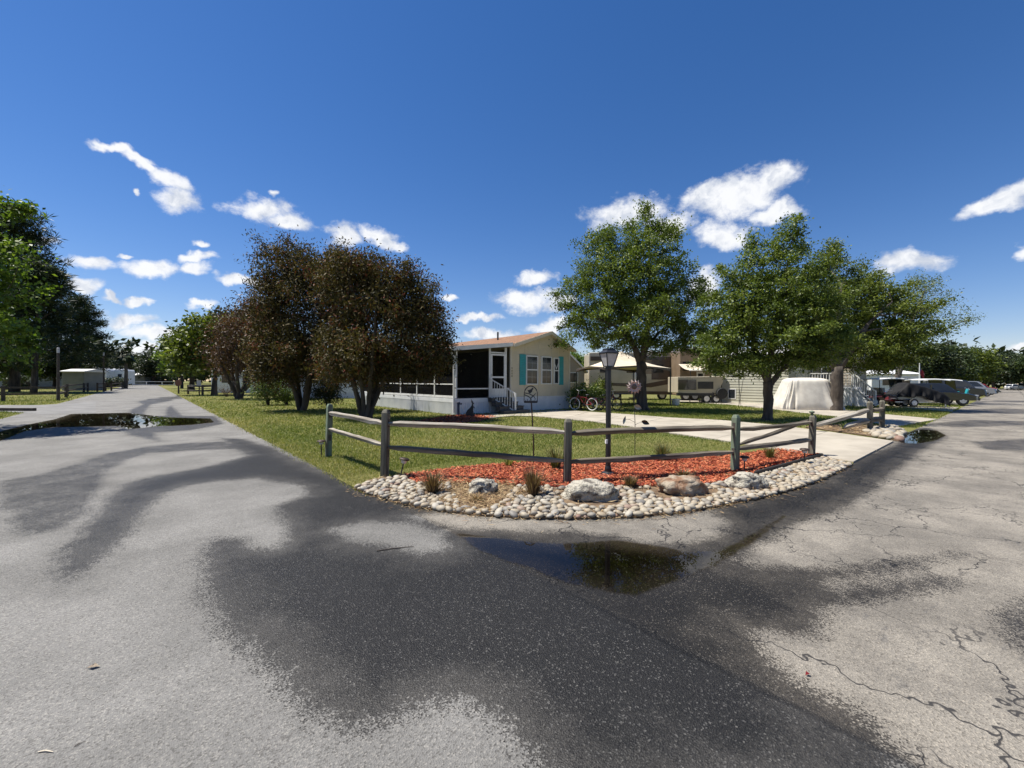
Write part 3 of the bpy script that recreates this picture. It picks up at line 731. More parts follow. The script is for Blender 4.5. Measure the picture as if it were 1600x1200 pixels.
def stone_proto(seed):
    r = random.Random(seed); bm = bmesh.new()
    bmesh.ops.create_icosphere(bm, subdivisions=2, radius=1.0)
    sx, sy, sz = r.uniform(0.9, 1.25), r.uniform(0.75, 0.95), r.uniform(0.5, 0.72)
    k = [Vector((r.gauss(0, 1), r.gauss(0, 1), r.gauss(0, 1))).normalized() for _ in range(5)]
    for v in bm.verts:
        c = v.co.copy(); f = 1 + sum(0.10 * max(0, c.dot(q)) ** 3 * (1 if i % 2 else -1) for i, q in enumerate(k))
        v.co = Vector((c.x * sx, c.y * sy, c.z * sz)) * f
    for fc in bm.faces: fc.smooth = True
    me = bpy.data.meshes.new('stone'); bm.to_mesh(me); bm.free(); me.materials.append(M['stone']); return me
PROT = [stone_proto(i) for i in range(8)]
BOULD = []   # filled below: keep-out discs
for (px, py, r) in ((752, 768, 0.26), (922, 782, 0.42), (1062, 772, 0.42), (1168, 762, 0.34), (678, 772, 0.16), (834, 775, 0.18), (986, 762, 0.15)):
    q = G(px, py); BOULD.append((q.x, q.y, r))
for (px, py, r) in ((705, 770, .13), (792, 766, .16), (815, 776, .10), (872, 770, .12), (1003, 770, .15), (1035, 782, .10), (1112, 770, .13), (1136, 766, .12), (1205, 752, .12), (612, 768, .08), (1240, 742, .09), (955, 778, .09), (770, 790, .12)):
    q = G(px, py); BOULD.append((q.x, q.y, r))
def place_stones(region, n_try, rmin, rmax, avoid, keepouts=(), seed=1):
    r = np.random.default_rng(seed); pts = []
    cand = rand_in(region, n_try, r)
    av = [in_poly(cand, np.array(a)) for a in avoid]
    rad = np.sort(rmin + (rmax - rmin) * r.random(n_try) ** 2.6)[::-1]
    cell = {}
    for i, (x, y) in enumerate(cand):
        if any(a[i] for a in av): continue
        R_ = rad[i]
        if any((x - a) ** 2 + (y - b) ** 2 < c * c for a, b, c in keepouts): continue
        gx, gy = int(x / 0.25), int(y / 0.25); ok = True
        for ax in (-1, 0, 1):
            for ay in (-1, 0, 1):
                for (x2, y2, r2) in cell.get((gx + ax, gy + ay), ()):
                    if (x - x2) ** 2 + (y - y2) ** 2 < (0.86 * (R_ + r2)) ** 2: ok = False
        if ok:
            cell.setdefault((gx, gy), []).append((x, y, R_)); pts.append((x, y, R_))
    return pts
border = thing('stone_border', 'border of rounded pale river stones along the curved road edge', 'stones', (G(900, 800).x, G(900, 800).y, 0))
bl = Vector(border.location)
STONES = gpoly(OUT + [(1286, 717), (1245, 729), (1200, 741), (1160, 752), (1100, 762), (1030, 765), (960, 764), (880, 766), (820, 764), (740, 761), (690, 759), (650, 758), (628, 748), (600, 752), (575, 757)])
pts = place_stones(STONES, 44000, 0.014, 0.056, [mulP, gpoly([(702, 748), (790, 752), (800, 775), (770, 800), (715, 798)])], BOULD, 4)
pts.sort(key=lambda q: -q[2] / max(DEPTH(q), 1))
rs = random.Random(5)
def stone_obj(x, y, r, parent, base, zz=0.024):
    o = bpy.data.objects.new('stone', PROT[rs.randrange(8)])
    COL.objects.link(o); o.parent = parent
    o.location = Vector((x, y, zz + r * 0.24)) - base
    o.rotation_euler = (rs.gauss(0, 0.25), rs.gauss(0, 0.25), rs.random() * 6.28); o.scale = (r, r, r)
for (x, y, r) in pts[:300]: stone_obj(x, y, r, border, bl)
def stone_mass(name, pts, parent, base, zz=0.024):
    bv = []; bf = []; va = []; off = 0
    src = []
    for me in PROT:
        v = np.empty(len(me.vertices) * 3); me.vertices.foreach_get('co', v); v = v.reshape(-1, 3)
        f = np.array([p.vertices[:] for p in me.polygons]); src.append((v, f))
    for (x, y, r) in pts:
        v, f = src[rs.randrange(8)]; a = rs.random() * 6.28; c, s_ = math.cos(a), math.sin(a)
        w = np.stack([v[:, 0] * c - v[:, 1] * s_, v[:, 0] * s_ + v[:, 1] * c, v[:, 2]], 1) * r
        bv.append(w + np.array([x - base.x, y - base.y, zz + r * 0.26])); bf.append(f + off); off += len(v); va.append(np.full(len(v), rs.random()))
    me = np_mesh(name, np.concatenate(bv), np.concatenate(bf), np.concatenate(va), smooth=True)
    return tag(link(name, me, 'gravel', parent), kind='stuff')
if len(pts) > 300: stone_mass('small_stones', pts[300:], border, bl)
print('stones', len(pts))

def boulder(px, py, w, d, h, label, m='boulder', seed=0, rot=0.0, lean=0.0):
    r = random.Random(seed); bm = bmesh.new()
    bmesh.ops.create_icosphere(bm, subdivisions=4, radius=1.0)
    from mathutils import noise as nz
    for v in bm.verts:
        c = v.co.copy()
        f = 1 + 0.30 * nz.noise(c * 1.3 + Vector((seed * 3.1, 0, 0))) + 0.24 * nz.noise(c * 2.7 + Vector((0, seed, 0))) + 0.13 * nz.noise(c * 6.5 + Vector((0, 0, seed))) - 0.10 * max(0, nz.noise(c * 9 + Vector((seed, 0, 5)))) 
        c = c * f
        c.z = max(c.z, -0.45)
        if c.z > 0.55: c.z = 0.55 + (c.z - 0.55) * 0.45
        v.co = Vector((c.x * w / 2 + lean * c.z, c.y * d / 2, c.z * h * 0.75))
    zmin = min(v.co.z for v in bm.verts)
    for v in bm.verts: v.co.z -= zmin + 0.03
    for fc in bm.faces: fc.smooth = True
    me = bpy.data.meshes.new('boulder'); bm.to_mesh(me); bm.free()
    o = link('boulder', me, m); o.location = (*G(px, py).xy, 0.02); o.rotation_euler.z = CR + rot
    return tag(o, label, 'boulder', 'boulders set among the river stones')
boulder(754, 772, 0.40, 0.30, 0.24, 'small pale rough boulder beside the dry straw mound', 'boulder', 3, 0.1)
boulder(922, 781, 0.66, 0.42, 0.28, 'large pale pitted boulder in front of the middle fence post', 'boulder', 5, -0.1)
boulder(1062, 772, 0.62, 0.40, 0.27, 'brown stained boulder with rusty face, between the middle post and the greenish post', 'rusty_boulder', 8, 0.1)
boulder(1168, 763, 0.52, 0.34, 0.24, 'grey pale boulder at the foot of the greenish fence post', 'boulder', 11, -0.05)
# dark strip standing in for the shadow of the last rails
e = MB(); e.bar((*G(1180, 746).xy, 0.05), (*G(1284, 716).xy, 0.05), 0.04, 0.10)
tag(e.build('rail_shadow_strip', 'shadow_strip', bevel=0.004), 'dark low strip drawn as rail shadow along the right end of the red mulch', 'shadow strip')

# ================================================================== split rail fence
def post(parent, base, h, m, w=0.102, yaw=0.0, lean=(0, 0), cap=False):
    hw = w / 2; b = MB(); ch = 0.02
    ring = lambda s, z, dx=0, dy=0: [(-s + dx, -s + dy, z), (s + dx, -s + dy, z), (s + dx, s + dy, z), (-s + dx, s + dy, z)]
    vs = ring(hw, -0.1) + ring(hw * 1.02, h * 0.5) + ring(hw, h - 0.05) + ring(hw * 0.62, h)
    fs = [(0, 1, 2, 3), (15, 14, 13, 12)]
    for i in range(3):
        for k in range(4): fs.append((i * 4 + k, i * 4 + (k + 1) % 4, (i + 1) * 4 + (k + 1) % 4, (i + 1) * 4 + k))
    b.add(vs, fs)
    o = b.build('post', m, parent, bevel=0.008, loc=base, rot=(lean[0], lean[1], yaw))
    # mortise slots on both faces
    for z in (h * 0.36, h * 0.80):
        s = MB(); s.box(-hw * 1.02 - 0.002, -0.028, z - 0.06, hw * 1.02 + 0.002, 0.028, z + 0.06)
        s.build('mortise', 'fence_dark', o)
    return o
def rail(parent, a, b, m, r=0.05, seed=0, over=0.0):
    a = Vector(a); b = Vector(b); d = b - a; L = d.length
    rr = random.Random(seed); mb = MB(); nseg = 10; ns = 5
    prof = [(math.cos(2 * math.pi * k / ns + 0.3) * (0.8 + 0.5 * rr.random()), math.sin(2 * math.pi * k / ns + 0.3) * (0.8 + 0.5 * rr.random())) for k in range(ns)]
    bow = rr.uniform(-0.02, 0.015)
    vs = []; fs = []
    for i in range(nseg + 1):
        t = i / nseg; taper = min(1, 0.45 + 6 * min(t, 1 - t)); k2 = 1 + rr.gauss(0, 0.05)
        wob = (rr.gauss(0, 0.003), rr.gauss(0, 0.003) + bow * math.sin(math.pi * t))
        for p in prof: vs.append((t * L, p[0] * r * taper * k2 + wob[0], p[1] * r * 1.05 * taper * k2 + wob[1]))
    for i in range(nseg):
        for k in range(ns): fs.append((i * ns + k, i * ns + (k + 1) % ns, (i + 1) * ns + (k + 1) % ns, (i + 1) * ns + k))
    fs.append(tuple(range(ns))); fs.append(tuple(range((nseg + 1) * ns - 1, nseg * ns - 1, -1)))
    mb.add(vs, fs)
    o = mb.build('rail', m, parent, bevel=0.006)
    o.location = a; o.rotation_mode = 'QUATERNION'; o.rotation_quaternion = d.to_track_quat('X', 'Z')
    return o
FP = [(513, 713, 631), (601, 746, 640), (886, 757, 654), (1148, 738, 648), (1268, 713, 648)]
P3 = [(G(px, py), px, top) for px, py, top in FP]
fence = thing('split_rail_fence', 'weathered split rail fence of five posts around the red mulch corner bed', 'fence', (*P3[2][0].xy, 0))
fl = Vector(fence.location)
PM = ['post_green', 'post_wood', 'post_wood', 'post_green', 'post_wood']
posts = []
for i, ((p, px, top), m) in enumerate(zip(P3, PM)):
    nx = P3[min(i + 1, 4)][0] - P3[max(i - 1, 0)][0]
    h = ZH(px, top, DEPTH(p))
    o = post(fence, Vector((p.x, p.y, 0)) - fl, h, m, yaw=math.atan2(nx.y, nx.x) + (0.25 if i == 1 else 0), lean=(0.01 * (i - 2), 0.012))
    posts.append((p, h))
c = MB(); c.lathe([(0.02, 0), (0.022, 0.03), (0.05, 0.045), (0.052, 0.065), (0.03, 0.075), (0.012, 0.085)], 12, (0, 0, 0))
c.build('post_cap', 'post_green', fence, loc=Vector((P3[4][0].x, P3[4][0].y, posts[4][1])) - fl)
RH = [((641, 656), None)]
def railz(i, j, ya, yb, m, seed, xa=None, xb=None, r=0.043):
    pa, pb = P3[i][0], P3[j][0]
    za = ZH(P3[i][1], ya, DEPTH(pa)); zb = ZH(P3[j][1], yb, DEPTH(pb))
    a = Vector((pa.x, pa.y, za)) - fl; b = Vector((pb.x, pb.y, zb)) - fl
    d = (b - a).normalized()
    return rail(fence, a - d * 0.03, b + d * 0.03, m, r, seed)
railz(0, 1, 645, 662, 'wood_pale_sunlit', 1); railz(0, 1, 670, 696, 'wood_pale_sunlit', 2)  # sunlit colour copy for the rails that catch the sun
railz(1, 2, 662, 676, 'wood_pale_sunlit', 3); railz(1, 2, 698, 720, 'wood', 4)
railz(2, 3, 678, 669, 'wood', 5); railz(2, 3, 721, 706, 'wood', 6)
railz(3, 4, 671, 659, 'wood', 7); railz(3, 4, 702, 687, 'wood', 8)
pa = P3[3][0].lerp(P3[4][0], 0.12); pb = P3[4][0]
rail(fence, Vector((pa.x, pa.y + 0.12, ZH(1162, 696, DEPTH(pa)))) - fl, Vector((pb.x, pb.y + 0.06, ZH(1268, 657, DEPTH(pb)))) - fl, 'wood', 0.035, 9)
# second fence section beside the further driveway
q0, q1 = G(1359, 674), G(1378, 672)
f2 = thing('split_rail_fence', 'short fence stub of two grey posts with fallen rails between the driveways', 'fence', (*q0.xy, 0)); f2l = Vector(f2.location)
h2 = ZH(1359, 627, DEPTH(q0))
post(f2, Vector((q0.x, q0.y, 0)) - f2l, h2, 'post_wood', 0.14, yaw=0.3); post(f2, Vector((q1.x, q1.y, 0)) - f2l, h2 * 1.02, 'post_wood', 0.14, yaw=0.1, lean=(0, 0.03))
dq = DEPTH(q0)
def pt(px, py, d): return AT(px, py, d) - f2l
rail(f2, pt(1359, 640, dq), pt(1270, 666, dq * 0.97), 'wood_pale_sunlit', 0.075, 21); rail(f2, pt(1359, 657, dq), pt(1318, 668, dq * 0.98), 'wood_pale_sunlit', 0.07, 22)
rail(f2, pt(1357, 641, dq), pt(1380, 639, DEPTH(q1)), 'wood', 0.07, 23); rail(f2, pt(1357, 657, dq), pt(1380, 655, DEPTH(q1)), 'wood', 0.07, 24)
# island bed between the driveways
isl = gpoly([(1258, 668), (1290, 664), (1340, 664), (1396, 668), (1412, 676), (1404, 690), (1360, 682), (1310, 675)])
sheet('planting_bed', isl, 0.03, 'soil', thick=0.03)
sticks('bed_straw', rand_in(isl, 900), 0.04, rng.uniform(0.08, 0.2, 900), rng.uniform(0.01, 0.02, 900), 'straw', 0.2, 'dry straw and chips in the bed between the driveways', 'straw')
ib = gpoly([(1350, 676), (1372, 671), (1398, 669), (1412, 676), (1405, 690), (1370, 684)])
b2 = thing('stone_border', 'pile of white stones around the short fence stub by the far puddle', 'stones', (*G(1385, 680).xy, 0))
p2 = place_stones(ib, 3000, 0.05, 0.13, [], [], 9)
for (x, y, r) in p2[:160]: stone_obj(x, y, r, b2, Vector(b2.location), 0.03)

# ================================================================== lamp post
lp = G(950, 744); dl = DEPTH(lp)
lamp = thing('lamp_post', 'black garden lamp post with tapered four pane lantern in the mulch bed', 'lamp post', (*lp.xy, 0.03), CR + 0.35)
H0 = ZH(950, 573, dl) - 0.03
b = MB(); b.lathe([(0.055, 0), (0.055, 0.1), (0.042, 0.14), (0.042, H0 - 0.05), (0.052, H0 - 0.04), (0.052, H0)], 16); b.build('pole', 'black_metal', lamp, smooth=False)
b = MB(); b.lathe([(0.12, 0), (0.10, 0.03), (0.06, 0.05)], 14); b.build('base_flange', 'black_metal', lamp)
lan = MB(); w0, w1, hh = 0.056, 0.106, 0.215
for i in range(4):
    a0 = math.pi / 4 + i * math.pi / 2; r0, r1 = w0 * 1.414, w1 * 1.414
    lan.bar((r0 * math.cos(a0), r0 * math.sin(a0), H0), (r1 * math.cos(a0), r1 * math.sin(a0), H0 + hh), 0.014)
    a1 = a0 + math.pi / 2
    lan.bar((r0 * math.cos(a0), r0 * math.sin(a0), H0 + 0.005), (r0 * math.cos(a1), r0 * math.sin(a1), H0 + 0.005), 0.014)
    lan.bar((r1 * math.cos(a0), r1 * math.sin(a0), H0 + hh), (r1 * math.cos(a1), r1 * math.sin(a1), H0 + hh), 0.016)
fr = lan.build('lantern_frame', 'black_metal', lamp)
for i in range(4):
    a0 = math.pi / 4 + i * math.pi / 2; a1 = a0 + math.pi / 2; r0, r1 = w0 * 1.36, w1 * 1.36
    g = MB(); g.quad((r0 * math.cos(a0), r0 * math.sin(a0), H0 + .01), (r0 * math.cos(a1), r0 * math.sin(a1), H0 + .01), (r1 * math.cos(a1), r1 * math.sin(a1), H0 + hh - .01), (r1 * math.cos(a0), r1 * math.sin(a0), H0 + hh - .01))
    g.build('pane', 'lamp_pane', fr)
b = MB()
for (s0, z0, s1, z1) in ((0.120, hh + 0.008, 0.072, hh + 0.045), (0.072, hh + 0.045, 0.067, hh + 0.075)):
    v = [(x * s0, y * s0, H0 + z0) for x, y in ((-1, -1), (1, -1), (1, 1), (-1, 1))] + [(x * s1, y * s1, H0 + z1) for x, y in ((-1, -1), (1, -1), (1, 1), (-1, 1))]
    b.add(v, [(0, 1, 2, 3), (4, 5, 6, 7)] + [(i, (i + 1) % 4, 4 + (i + 1) % 4, 4 + i) for i in range(4)])
b.build('lantern_roof', 'black_metal', lamp)
b = MB(); b.box(-0.075, -0.055, 0.50, -0.042, -0.025, 0.56); b.build('outlet_box', 'white', lamp)

# ================================================================== garden stakes
def arch_stake():
    p = G(834, 728); d = DEPTH(p); s = d / FPX
    o = thing('bird_garden_stake', 'dark metal garden stake with bird silhouette in an arched frame', 'garden stake', (*p.xy, 0.01), CR)
    zt = ZH(828, 604, d); zb = ZH(828, 629, d); w = 0.118; x0 = -0.06
    b = MB(); b.tube([(0, 0, -0.05), (-0.01, 0, 0.5), (x0 + 0.01, 0, zb + 0.02)], [0.012, 0.012, 0.011], 8); b.build('pole', 'rust_metal', o)
    fr = MB(); r = w; zc = zt - r * 1.25
    pts = [(x0 - w, 0, zb)] + [(x0 - w * math.cos(t), 0, zc + 1.25 * r * math.sin(t)) for t in np.linspace(0, math.pi, 14)] + [(x0 + w, 0, zb)]
    for a, c in zip(pts, pts[1:]): fr.bar(a, c, 0.012, 0.02)
    fr.bar((x0 - w, 0, zb), (x0 + w, 0, zb), 0.012, 0.035)
    for k in range(7): fr.bar((x0 - w + w * 2 * (k + .5) / 7, 0, zb), (x0 - w + w * 2 * (k + .5) / 7 + 0.01, 0, zb + 0.03 + 0.02 * (k % 2)), 0.010, 0.016)
    fo = fr.build('arch_frame', 'black_metal', o)
    br = MB(); zm = (zb + zt) / 2
    br.tube([(x0 - w, 0, zm + 0.02), (x0 - 0.03, 0, zm + 0.005), (x0 + 0.05, 0, zm - 0.035), (x0 + 0.085, 0, zm - 0.09)], [0.009, 0.008, 0.008, 0.005], 6)
    br.tube([(x0 - w, 0, zm - 0.01), (x0 - 0.05, 0, zm - 0.04), (x0 + 0.0, 0, zm - 0.075), (x0 + 0.06, 0, zm - 0.02), (x0 + 0.09, 0, zm + 0.015)], [0.008, 0.009, 0.011, 0.008, 0.004], 6)
    br.tube([(x0, 0, zm - 0.075), (x0 + 0.005, 0, zb)], [0.012, 0.012], 6)
    br.build('branch', 'black_metal', o)
    bd = MB(); bp = [(-0.06, 0.02), (-0.035, 0.005), (0.0, 0.03), (0.012, 0.07), (0.03, 0.085), (0.022, 0.105), (0.0, 0.108), (-0.012, 0.085), (-0.04, 0.072), (-0.07, 0.062), (-0.085, 0.075), (-0.068, 0.045)]
    bd.prism([(x0 + 0.02 + x, zm + 0.005 + z) for x, z in bp], -0.006, 0.006); bd.build('bird', 'black_metal', o)
arch_stake()
def sunflower():
    p = G(992, 714); d = DEPTH(p); o = thing('sunflower_stake', 'tall metal sunflower garden stake with pink petals and leaves', 'garden stake', (*p.xy, 0.01), CR)
    zf = ZH(990, 605, d); s = d / FPX
    b = MB(); b.tube([(0.0, 0, -0.05), (0.0, 0, 0.6), (-0.025, 0.0, zf - 0.02)], [0.008, 0.007, 0.006], 6); b.build('stem', 'black_metal', o)
    c = MB(); c.lathe([(0.058, -0.03), (0.05, -0.045), (0.02, -0.05)], 16, (-0.03, 0, zf), 'y'); c.build('flower_centre', 'brown_rv', o)
    pe = MB()
    for ring, (n, r1, dy) in enumerate(((13, 0.165, -0.02), (11, 0.145, -0.035))):
        for k in range(n):
            a = 2 * math.pi * (k + 0.5 * ring) / n; ca, sa = math.cos(a), math.sin(a); wv = 0.026
            P = lambda r, t, y: (-0.03 + r * ca - t * sa, y, zf + r * sa + t * ca)
            pe.add([P(0.045, -0.012, dy), P(0.1, -wv, dy - 0.02), P(r1, 0, dy + 0.015), P(0.1, wv, dy - 0.02), P(0.045, 0.012, dy), P(0.1, 0, dy - 0.005)], [(0, 1, 5), (1, 2, 5), (2, 3, 5), (3, 4, 5), (4, 0, 5)])
    pe.build('petals', 'petal', o)
    def leaf(px, py, lx, lz, m, w=0.06):
        cx = (px - 992) * s; cz = ZH(px, py, d)
        l = MB(); n = 8; a = Vector((cx - lx / 2, -0.02, cz - lz / 2)); e_ = Vector((cx + lx / 2, 0.02, cz + lz / 2)); dd = (e_ - a); sd = Vector((-dd.z, 0.0, dd.x)).normalized()
        vs = []
        for i in range(n + 1):
            t = i / n; q = a + dd * t; ww = w * math.sin(math.pi * t ** 0.8) ** 0.9
            vs += [q + sd * ww + Vector((0, -0.02, 0)), q + Vector((0, 0.01, 0)), q - sd * ww + Vector((0, -0.02, 0))]
        fs = []
        for i in range(n):
            for k in (0, 1): fs.append((i * 3 + k, i * 3 + k + 1, i * 3 + k + 4, i * 3 + k + 3))
        l.add(vs, fs); lf = l.build('leaf', m, o, smooth=True)
        t_ = MB(); t_.tube([(0.0 if cz < zf - 0.1 else -0.02, 0, cz - 0.05), (cx * 0.5, 0, cz + 0.01), (cx, 0, cz)], 0.004, 5); t_.build('stalk', 'black_metal', o)
    leaf(996, 637, 0.16, -0.06, 'sage', 0.05); leaf(975, 657, 0.05, 0.16, 'sage', 0.03); leaf(1008, 661, 0.17, -0.07, 'shaded_leaf', 0.045)
sunflower()

# ================================================================== path lights
def solar(px, py, top, label, lean=0.0):
    p = G(px, py); d = DEPTH(p); h = max(ZH(px, top, d), 0.25)
    o = thing('path_light', label, 'path light', (*p.xy, 0.02), lean, 'solar path lights')
    o.rotation_euler = (lean * 0.3, lean, 0)
    b = MB(); b.tube([(0, 0, -0.06), (0, 0, h - 0.05)], 0.011, 8); b.build('stake', 'black_metal', o)
    b = MB(); b.lathe([(0.035, h - 0.085), (0.05, h - 0.03)], 14); b.build('lens', 'lamp_pane', o)
    b = MB(); b.lathe([(0.078, h - 0.035), (0.08, h - 0.022), (0.06, h - 0.004), (0.02, h)], 18); b.build('cap', 'rust_metal', o)
solar(502, 714, 689, 'grey capped path light on the grass beside the leftmost fence post')
solar(625, 749, 717, 'tilted path light beside the second fence post at the mulch tip', 0.22)
solar(1163, 737, 715, 'path light standing right beside the greenish fence post')
solar(1257, 727, 702, 'path light in front of the capped right end fence post')

# ================================================================== grass tufts
def tuft(px, py, h, n, spread, m, label, name='grass_clump', cat='grass clump', droop=0.5, w=0.008, seed=1, group='ornamental grass clumps'):
    p = G(px, py); r = np.random.default_rng(seed)
    a = r.uniform(0, 2 * np.pi, n); lean = np.abs(r.normal(0, spread, n)); L = h * r.uniform(0.55, 1.05, n)
    base = np.stack([np.cos(a), np.sin(a), np.zeros(n)], 1) * (r.random(n) * 0.06)[:, None]
    out = np.stack([np.cos(a), np.sin(a), np.zeros(n)], 1); side = np.stack([-np.sin(a), np.cos(a), np.zeros(n)], 1)
    seg = 4; V = []; 
    pos = base.copy(); ang = lean.copy(); rows = []
    for i in range(seg + 1):
        ww = w * (1 - i / seg) ** 0.7
        rows.append((pos - side * ww, pos + side * ww))
        stp = L[:, None] / seg * (np.cos(ang)[:, None] * np.array([[0, 0, 1.0]]) + np.sin(ang)[:, None] * out)
        pos = pos + stp; ang = ang + droop * r.uniform(0.3, 1, n) / seg * 1.6
    V = np.stack([q for rw in rows for q in rw], 1)
    V[:, :, 2] = np.maximum(V[:, :, 2], 0.004)
    F = []
    for i in range(seg): F.append(np.stack([np.arange(n) * (2 * seg + 2) + 2 * i + k for k in (0, 1, 3, 2)], 1))
    me = np_mesh(name, V.reshape(-1, 3), np.concatenate(F), np.repeat(r.random(n), 2 * seg + 2))
    o = link(name, me, m); o.location = (*p.xy, 0.02)
    return tag(o, label, cat, group)
tuft(676, 774, 0.36, 260, 0.45, 'dry_grass', 'spiky purple brown grass clump by the left end of the stones', seed=2)
tuft(833, 776, 0.42, 260, 0.35, 'dry_grass', 'tall dark brown grass clump between small pale boulder and middle post', seed=3)
tuft(985, 763, 0.20, 200, 0.6, 'dry_grass', 'low dry grass clump just right of the large pitted boulder', seed=4)
tuft(868, 735, 0.46, 170, 0.30, 'olive_grass', 'thin olive grass clump behind the middle fence post', seed=5)
tuft(1036, 722, 0.42, 260, 0.45, 'olive_grass', 'full olive grass clump behind the fence right of the lamp post', seed=6)
tuft(1203, 719, 0.34, 110, 0.4, 'olive_grass', 'spiky green clump in the mulch between the last two posts', seed=7)
tuft(795, 731, 0.40, 60, 0.4, 'grass', 'sparse green sprig at the lawn edge behind the long left rails', 'sprig', 'sprig', seed=8, w=0.006, group=None)
tuft(1068, 765, 0.18, 260, 0.9, 'dry_grass', 'dry grass draped on top of the brown stained boulder', seed=9, droop=1.2).location.z = 0.16
tuft(745, 785, 0.12, 420, 1.3, 'straw', 'mat of dead straw heaped beside the small pale boulder', 'straw_heap', 'straw heap', seed=10, droop=1.0, w=0.005, group=None)
tuft(1320, 672, 0.28, 60, 0.6, 'bush_leaf', 'yellow green spiky plant under the fallen rail by the driveway', 'yucca', 'plant', seed=11, w=0.016, group=None)

# ================================================================== lawn blades
HOUSE = dict(x0=UY(711, 16.2), xm=UY(798, 16.2), x1=UY(889.5, 16.2), y0=16.2, y1=30.0)
SHADE_BED = gpoly([(640, 660), (700, 650), (760, 648), (775, 652), (745, 660), (700, 664)])
def lawn():
    def sample(n, x0, x1, y0, y1):
        px = rng.uniform(x0, x1, n); py = rng.uniform(y0, y1, n)
        d = np.stack([(px - 800) / FPX, (600 - py) / FPX, -np.ones(n)], 1) @ np.array(RM).T
        t = -EYE / d[:, 2]
        return (d * t[:, None])[:, :2], t
    P, D = sample(230000, 380, 1150, 622, 775)
    P2, D2 = sample(60000, 1000, 1500, 624, 668)
    P3_, D3 = sample(66000, -40, 380, 606, 700)
    P = np.concatenate([P, P2, P3_]); D = np.concatenate([D, D2, D3])
    jit = rng.normal(0, 0.05, len(P))
    ok = ((P[:, 0] > 2.22 + jit) & (P[:, 1] > 2.05 + jit)) | (P[:, 0] < -4.25 + jit)
    for poly in (np.array(bedP), np.array(DW1L + DW1R[::-1]), np.array(DW2L + DW2R[::-1]), np.array(SHADE_BED), np.array(isl)):
        ok &= ~in_poly(P, poly)
    lane = np.array(gpoly([(-400, 634), (0, 633), (60, 633), (118, 630), (150, 626), (150, 645), (110, 645), (75, 648), (40, 645), (0, 643), (-400, 655)]))
    ok &= ~in_poly(P, lane)
    # outside the corner curve is asphalt
    cor = np.array([(2.25, 2.05)] + outP[::-1]); ok &= ~in_poly(P, cor)
    ok &= ~((P[:, 0] > HOUSE['x0'] - .05) & (P[:, 0] < HOUSE['x1'] + .05) & (P[:, 1] > HOUSE['y0'] - .05) & (P[:, 1] < HOUSE['y1']))
    ok &= D < 75
    P, D = P[ok], D[ok]; n = len(P)
    sc = np.clip(D / 9.0, 0.75, 3.2)
    L = rng.uniform(0.030, 0.062, n) * sc ** 0.55; w = 0.0062 * sc * rng.uniform(0.7, 1.3, n)
    a = rng.uniform(0, 2 * np.pi, n)
    d = unit(np.stack([rng.normal(0, 0.55, n), rng.normal(0, 0.55, n), np.ones(n)], 1))
    s = np.stack([np.cos(a), np.sin(a), np.zeros(n)], 1) * w[:, None]
    b = np.concatenate([P, np.zeros((n, 1))], 1)
    V = np.stack([b - s, b + s, b + d * L[:, None]], 1).reshape(-1, 3)
    # patchy colour: smooth random field
    k = rng.normal(0, 1, (6, 2)) * np.array([[0.4], [0.6], [0.9], [1.6], [2.4], [3.5]]); ph = rng.uniform(0, 6.28, 6)
    f = sum(np.sin(P @ k[i] + ph[i]) / (1 + i * 0.3) for i in range(6)) / 3.2
    var = np.clip(0.36 + 0.30 * f + rng.normal(0, 0.20, n), 0, 1)
    edge = np.clip(1 - (P[:, 0] - 2.2) / 0.8, 0, 1) * (P[:, 0] > 0); var = np.clip(var + 0.25 * edge, 0, 1)
    me = np_mesh('lawn_grass', V, np.arange(3 * n).reshape(n, 3), np.repeat(var, 3))
    tag(link('lawn_grass', me, 'grass'), 'short patchy green and straw coloured lawn grass', 'grass', kind='stuff')
    print('blades', n)
lawn()
# twigs and leaves on the road
def road_bit(px, py, L, w, m, name, label, cat, ang):
    p = G(px, py); b = MB()
    if cat == 'leaf':
        b.add([(-L / 2, 0, 0.004), (0, -w / 2, 0.016), (L / 2, 0, 0.006), (0, w / 2, 0.018), (0, 0, 0.006)], [(0, 1, 4), (1, 2, 4), (2, 3, 4), (3, 0, 4)])
    else:
        b.tube([(-L / 2, 0, w / 2), (-L * 0.1, w * 0.6, w / 2 + 0.002), (L / 2, -w * 0.4, w / 2)], [w * 0.45, w / 2, w * 0.25], 6)
    o = b.build(name, m, loc=(*p.xy, 0.001), rot=(0, 0, CR + ang)); tag(o, label, cat)
road_bit(146, 1044, 0.06, 0.03, 'rusty_boulder', 'fallen_leaf', 'dry red brown leaf lying on the left foreground asphalt', 'leaf', 0.2)
road_bit(72, 1176, 0.06, 0.006, 'canvas', 'wood_sliver', 'pale sliver of wood near the lower left corner', 'twig', 0.05)
road_bit(125, 1163, 0.035, 0.003, 'fence_dark', 'twig', 'tiny dark twig on the asphalt near the pale sliver', 'twig', 1.0)
road_bit(618, 858, 0.32, 0.010, 'fence_dark', 'twig', 'thin dark twig lying on the wet asphalt left of the puddle', 'twig', 0.35)
road_bit(1262, 1056, 0.03, 0.02, 'red_paint', 'fallen_leaf', 'tiny red leaf on the damp asphalt at lower right', 'leaf', 0.2)

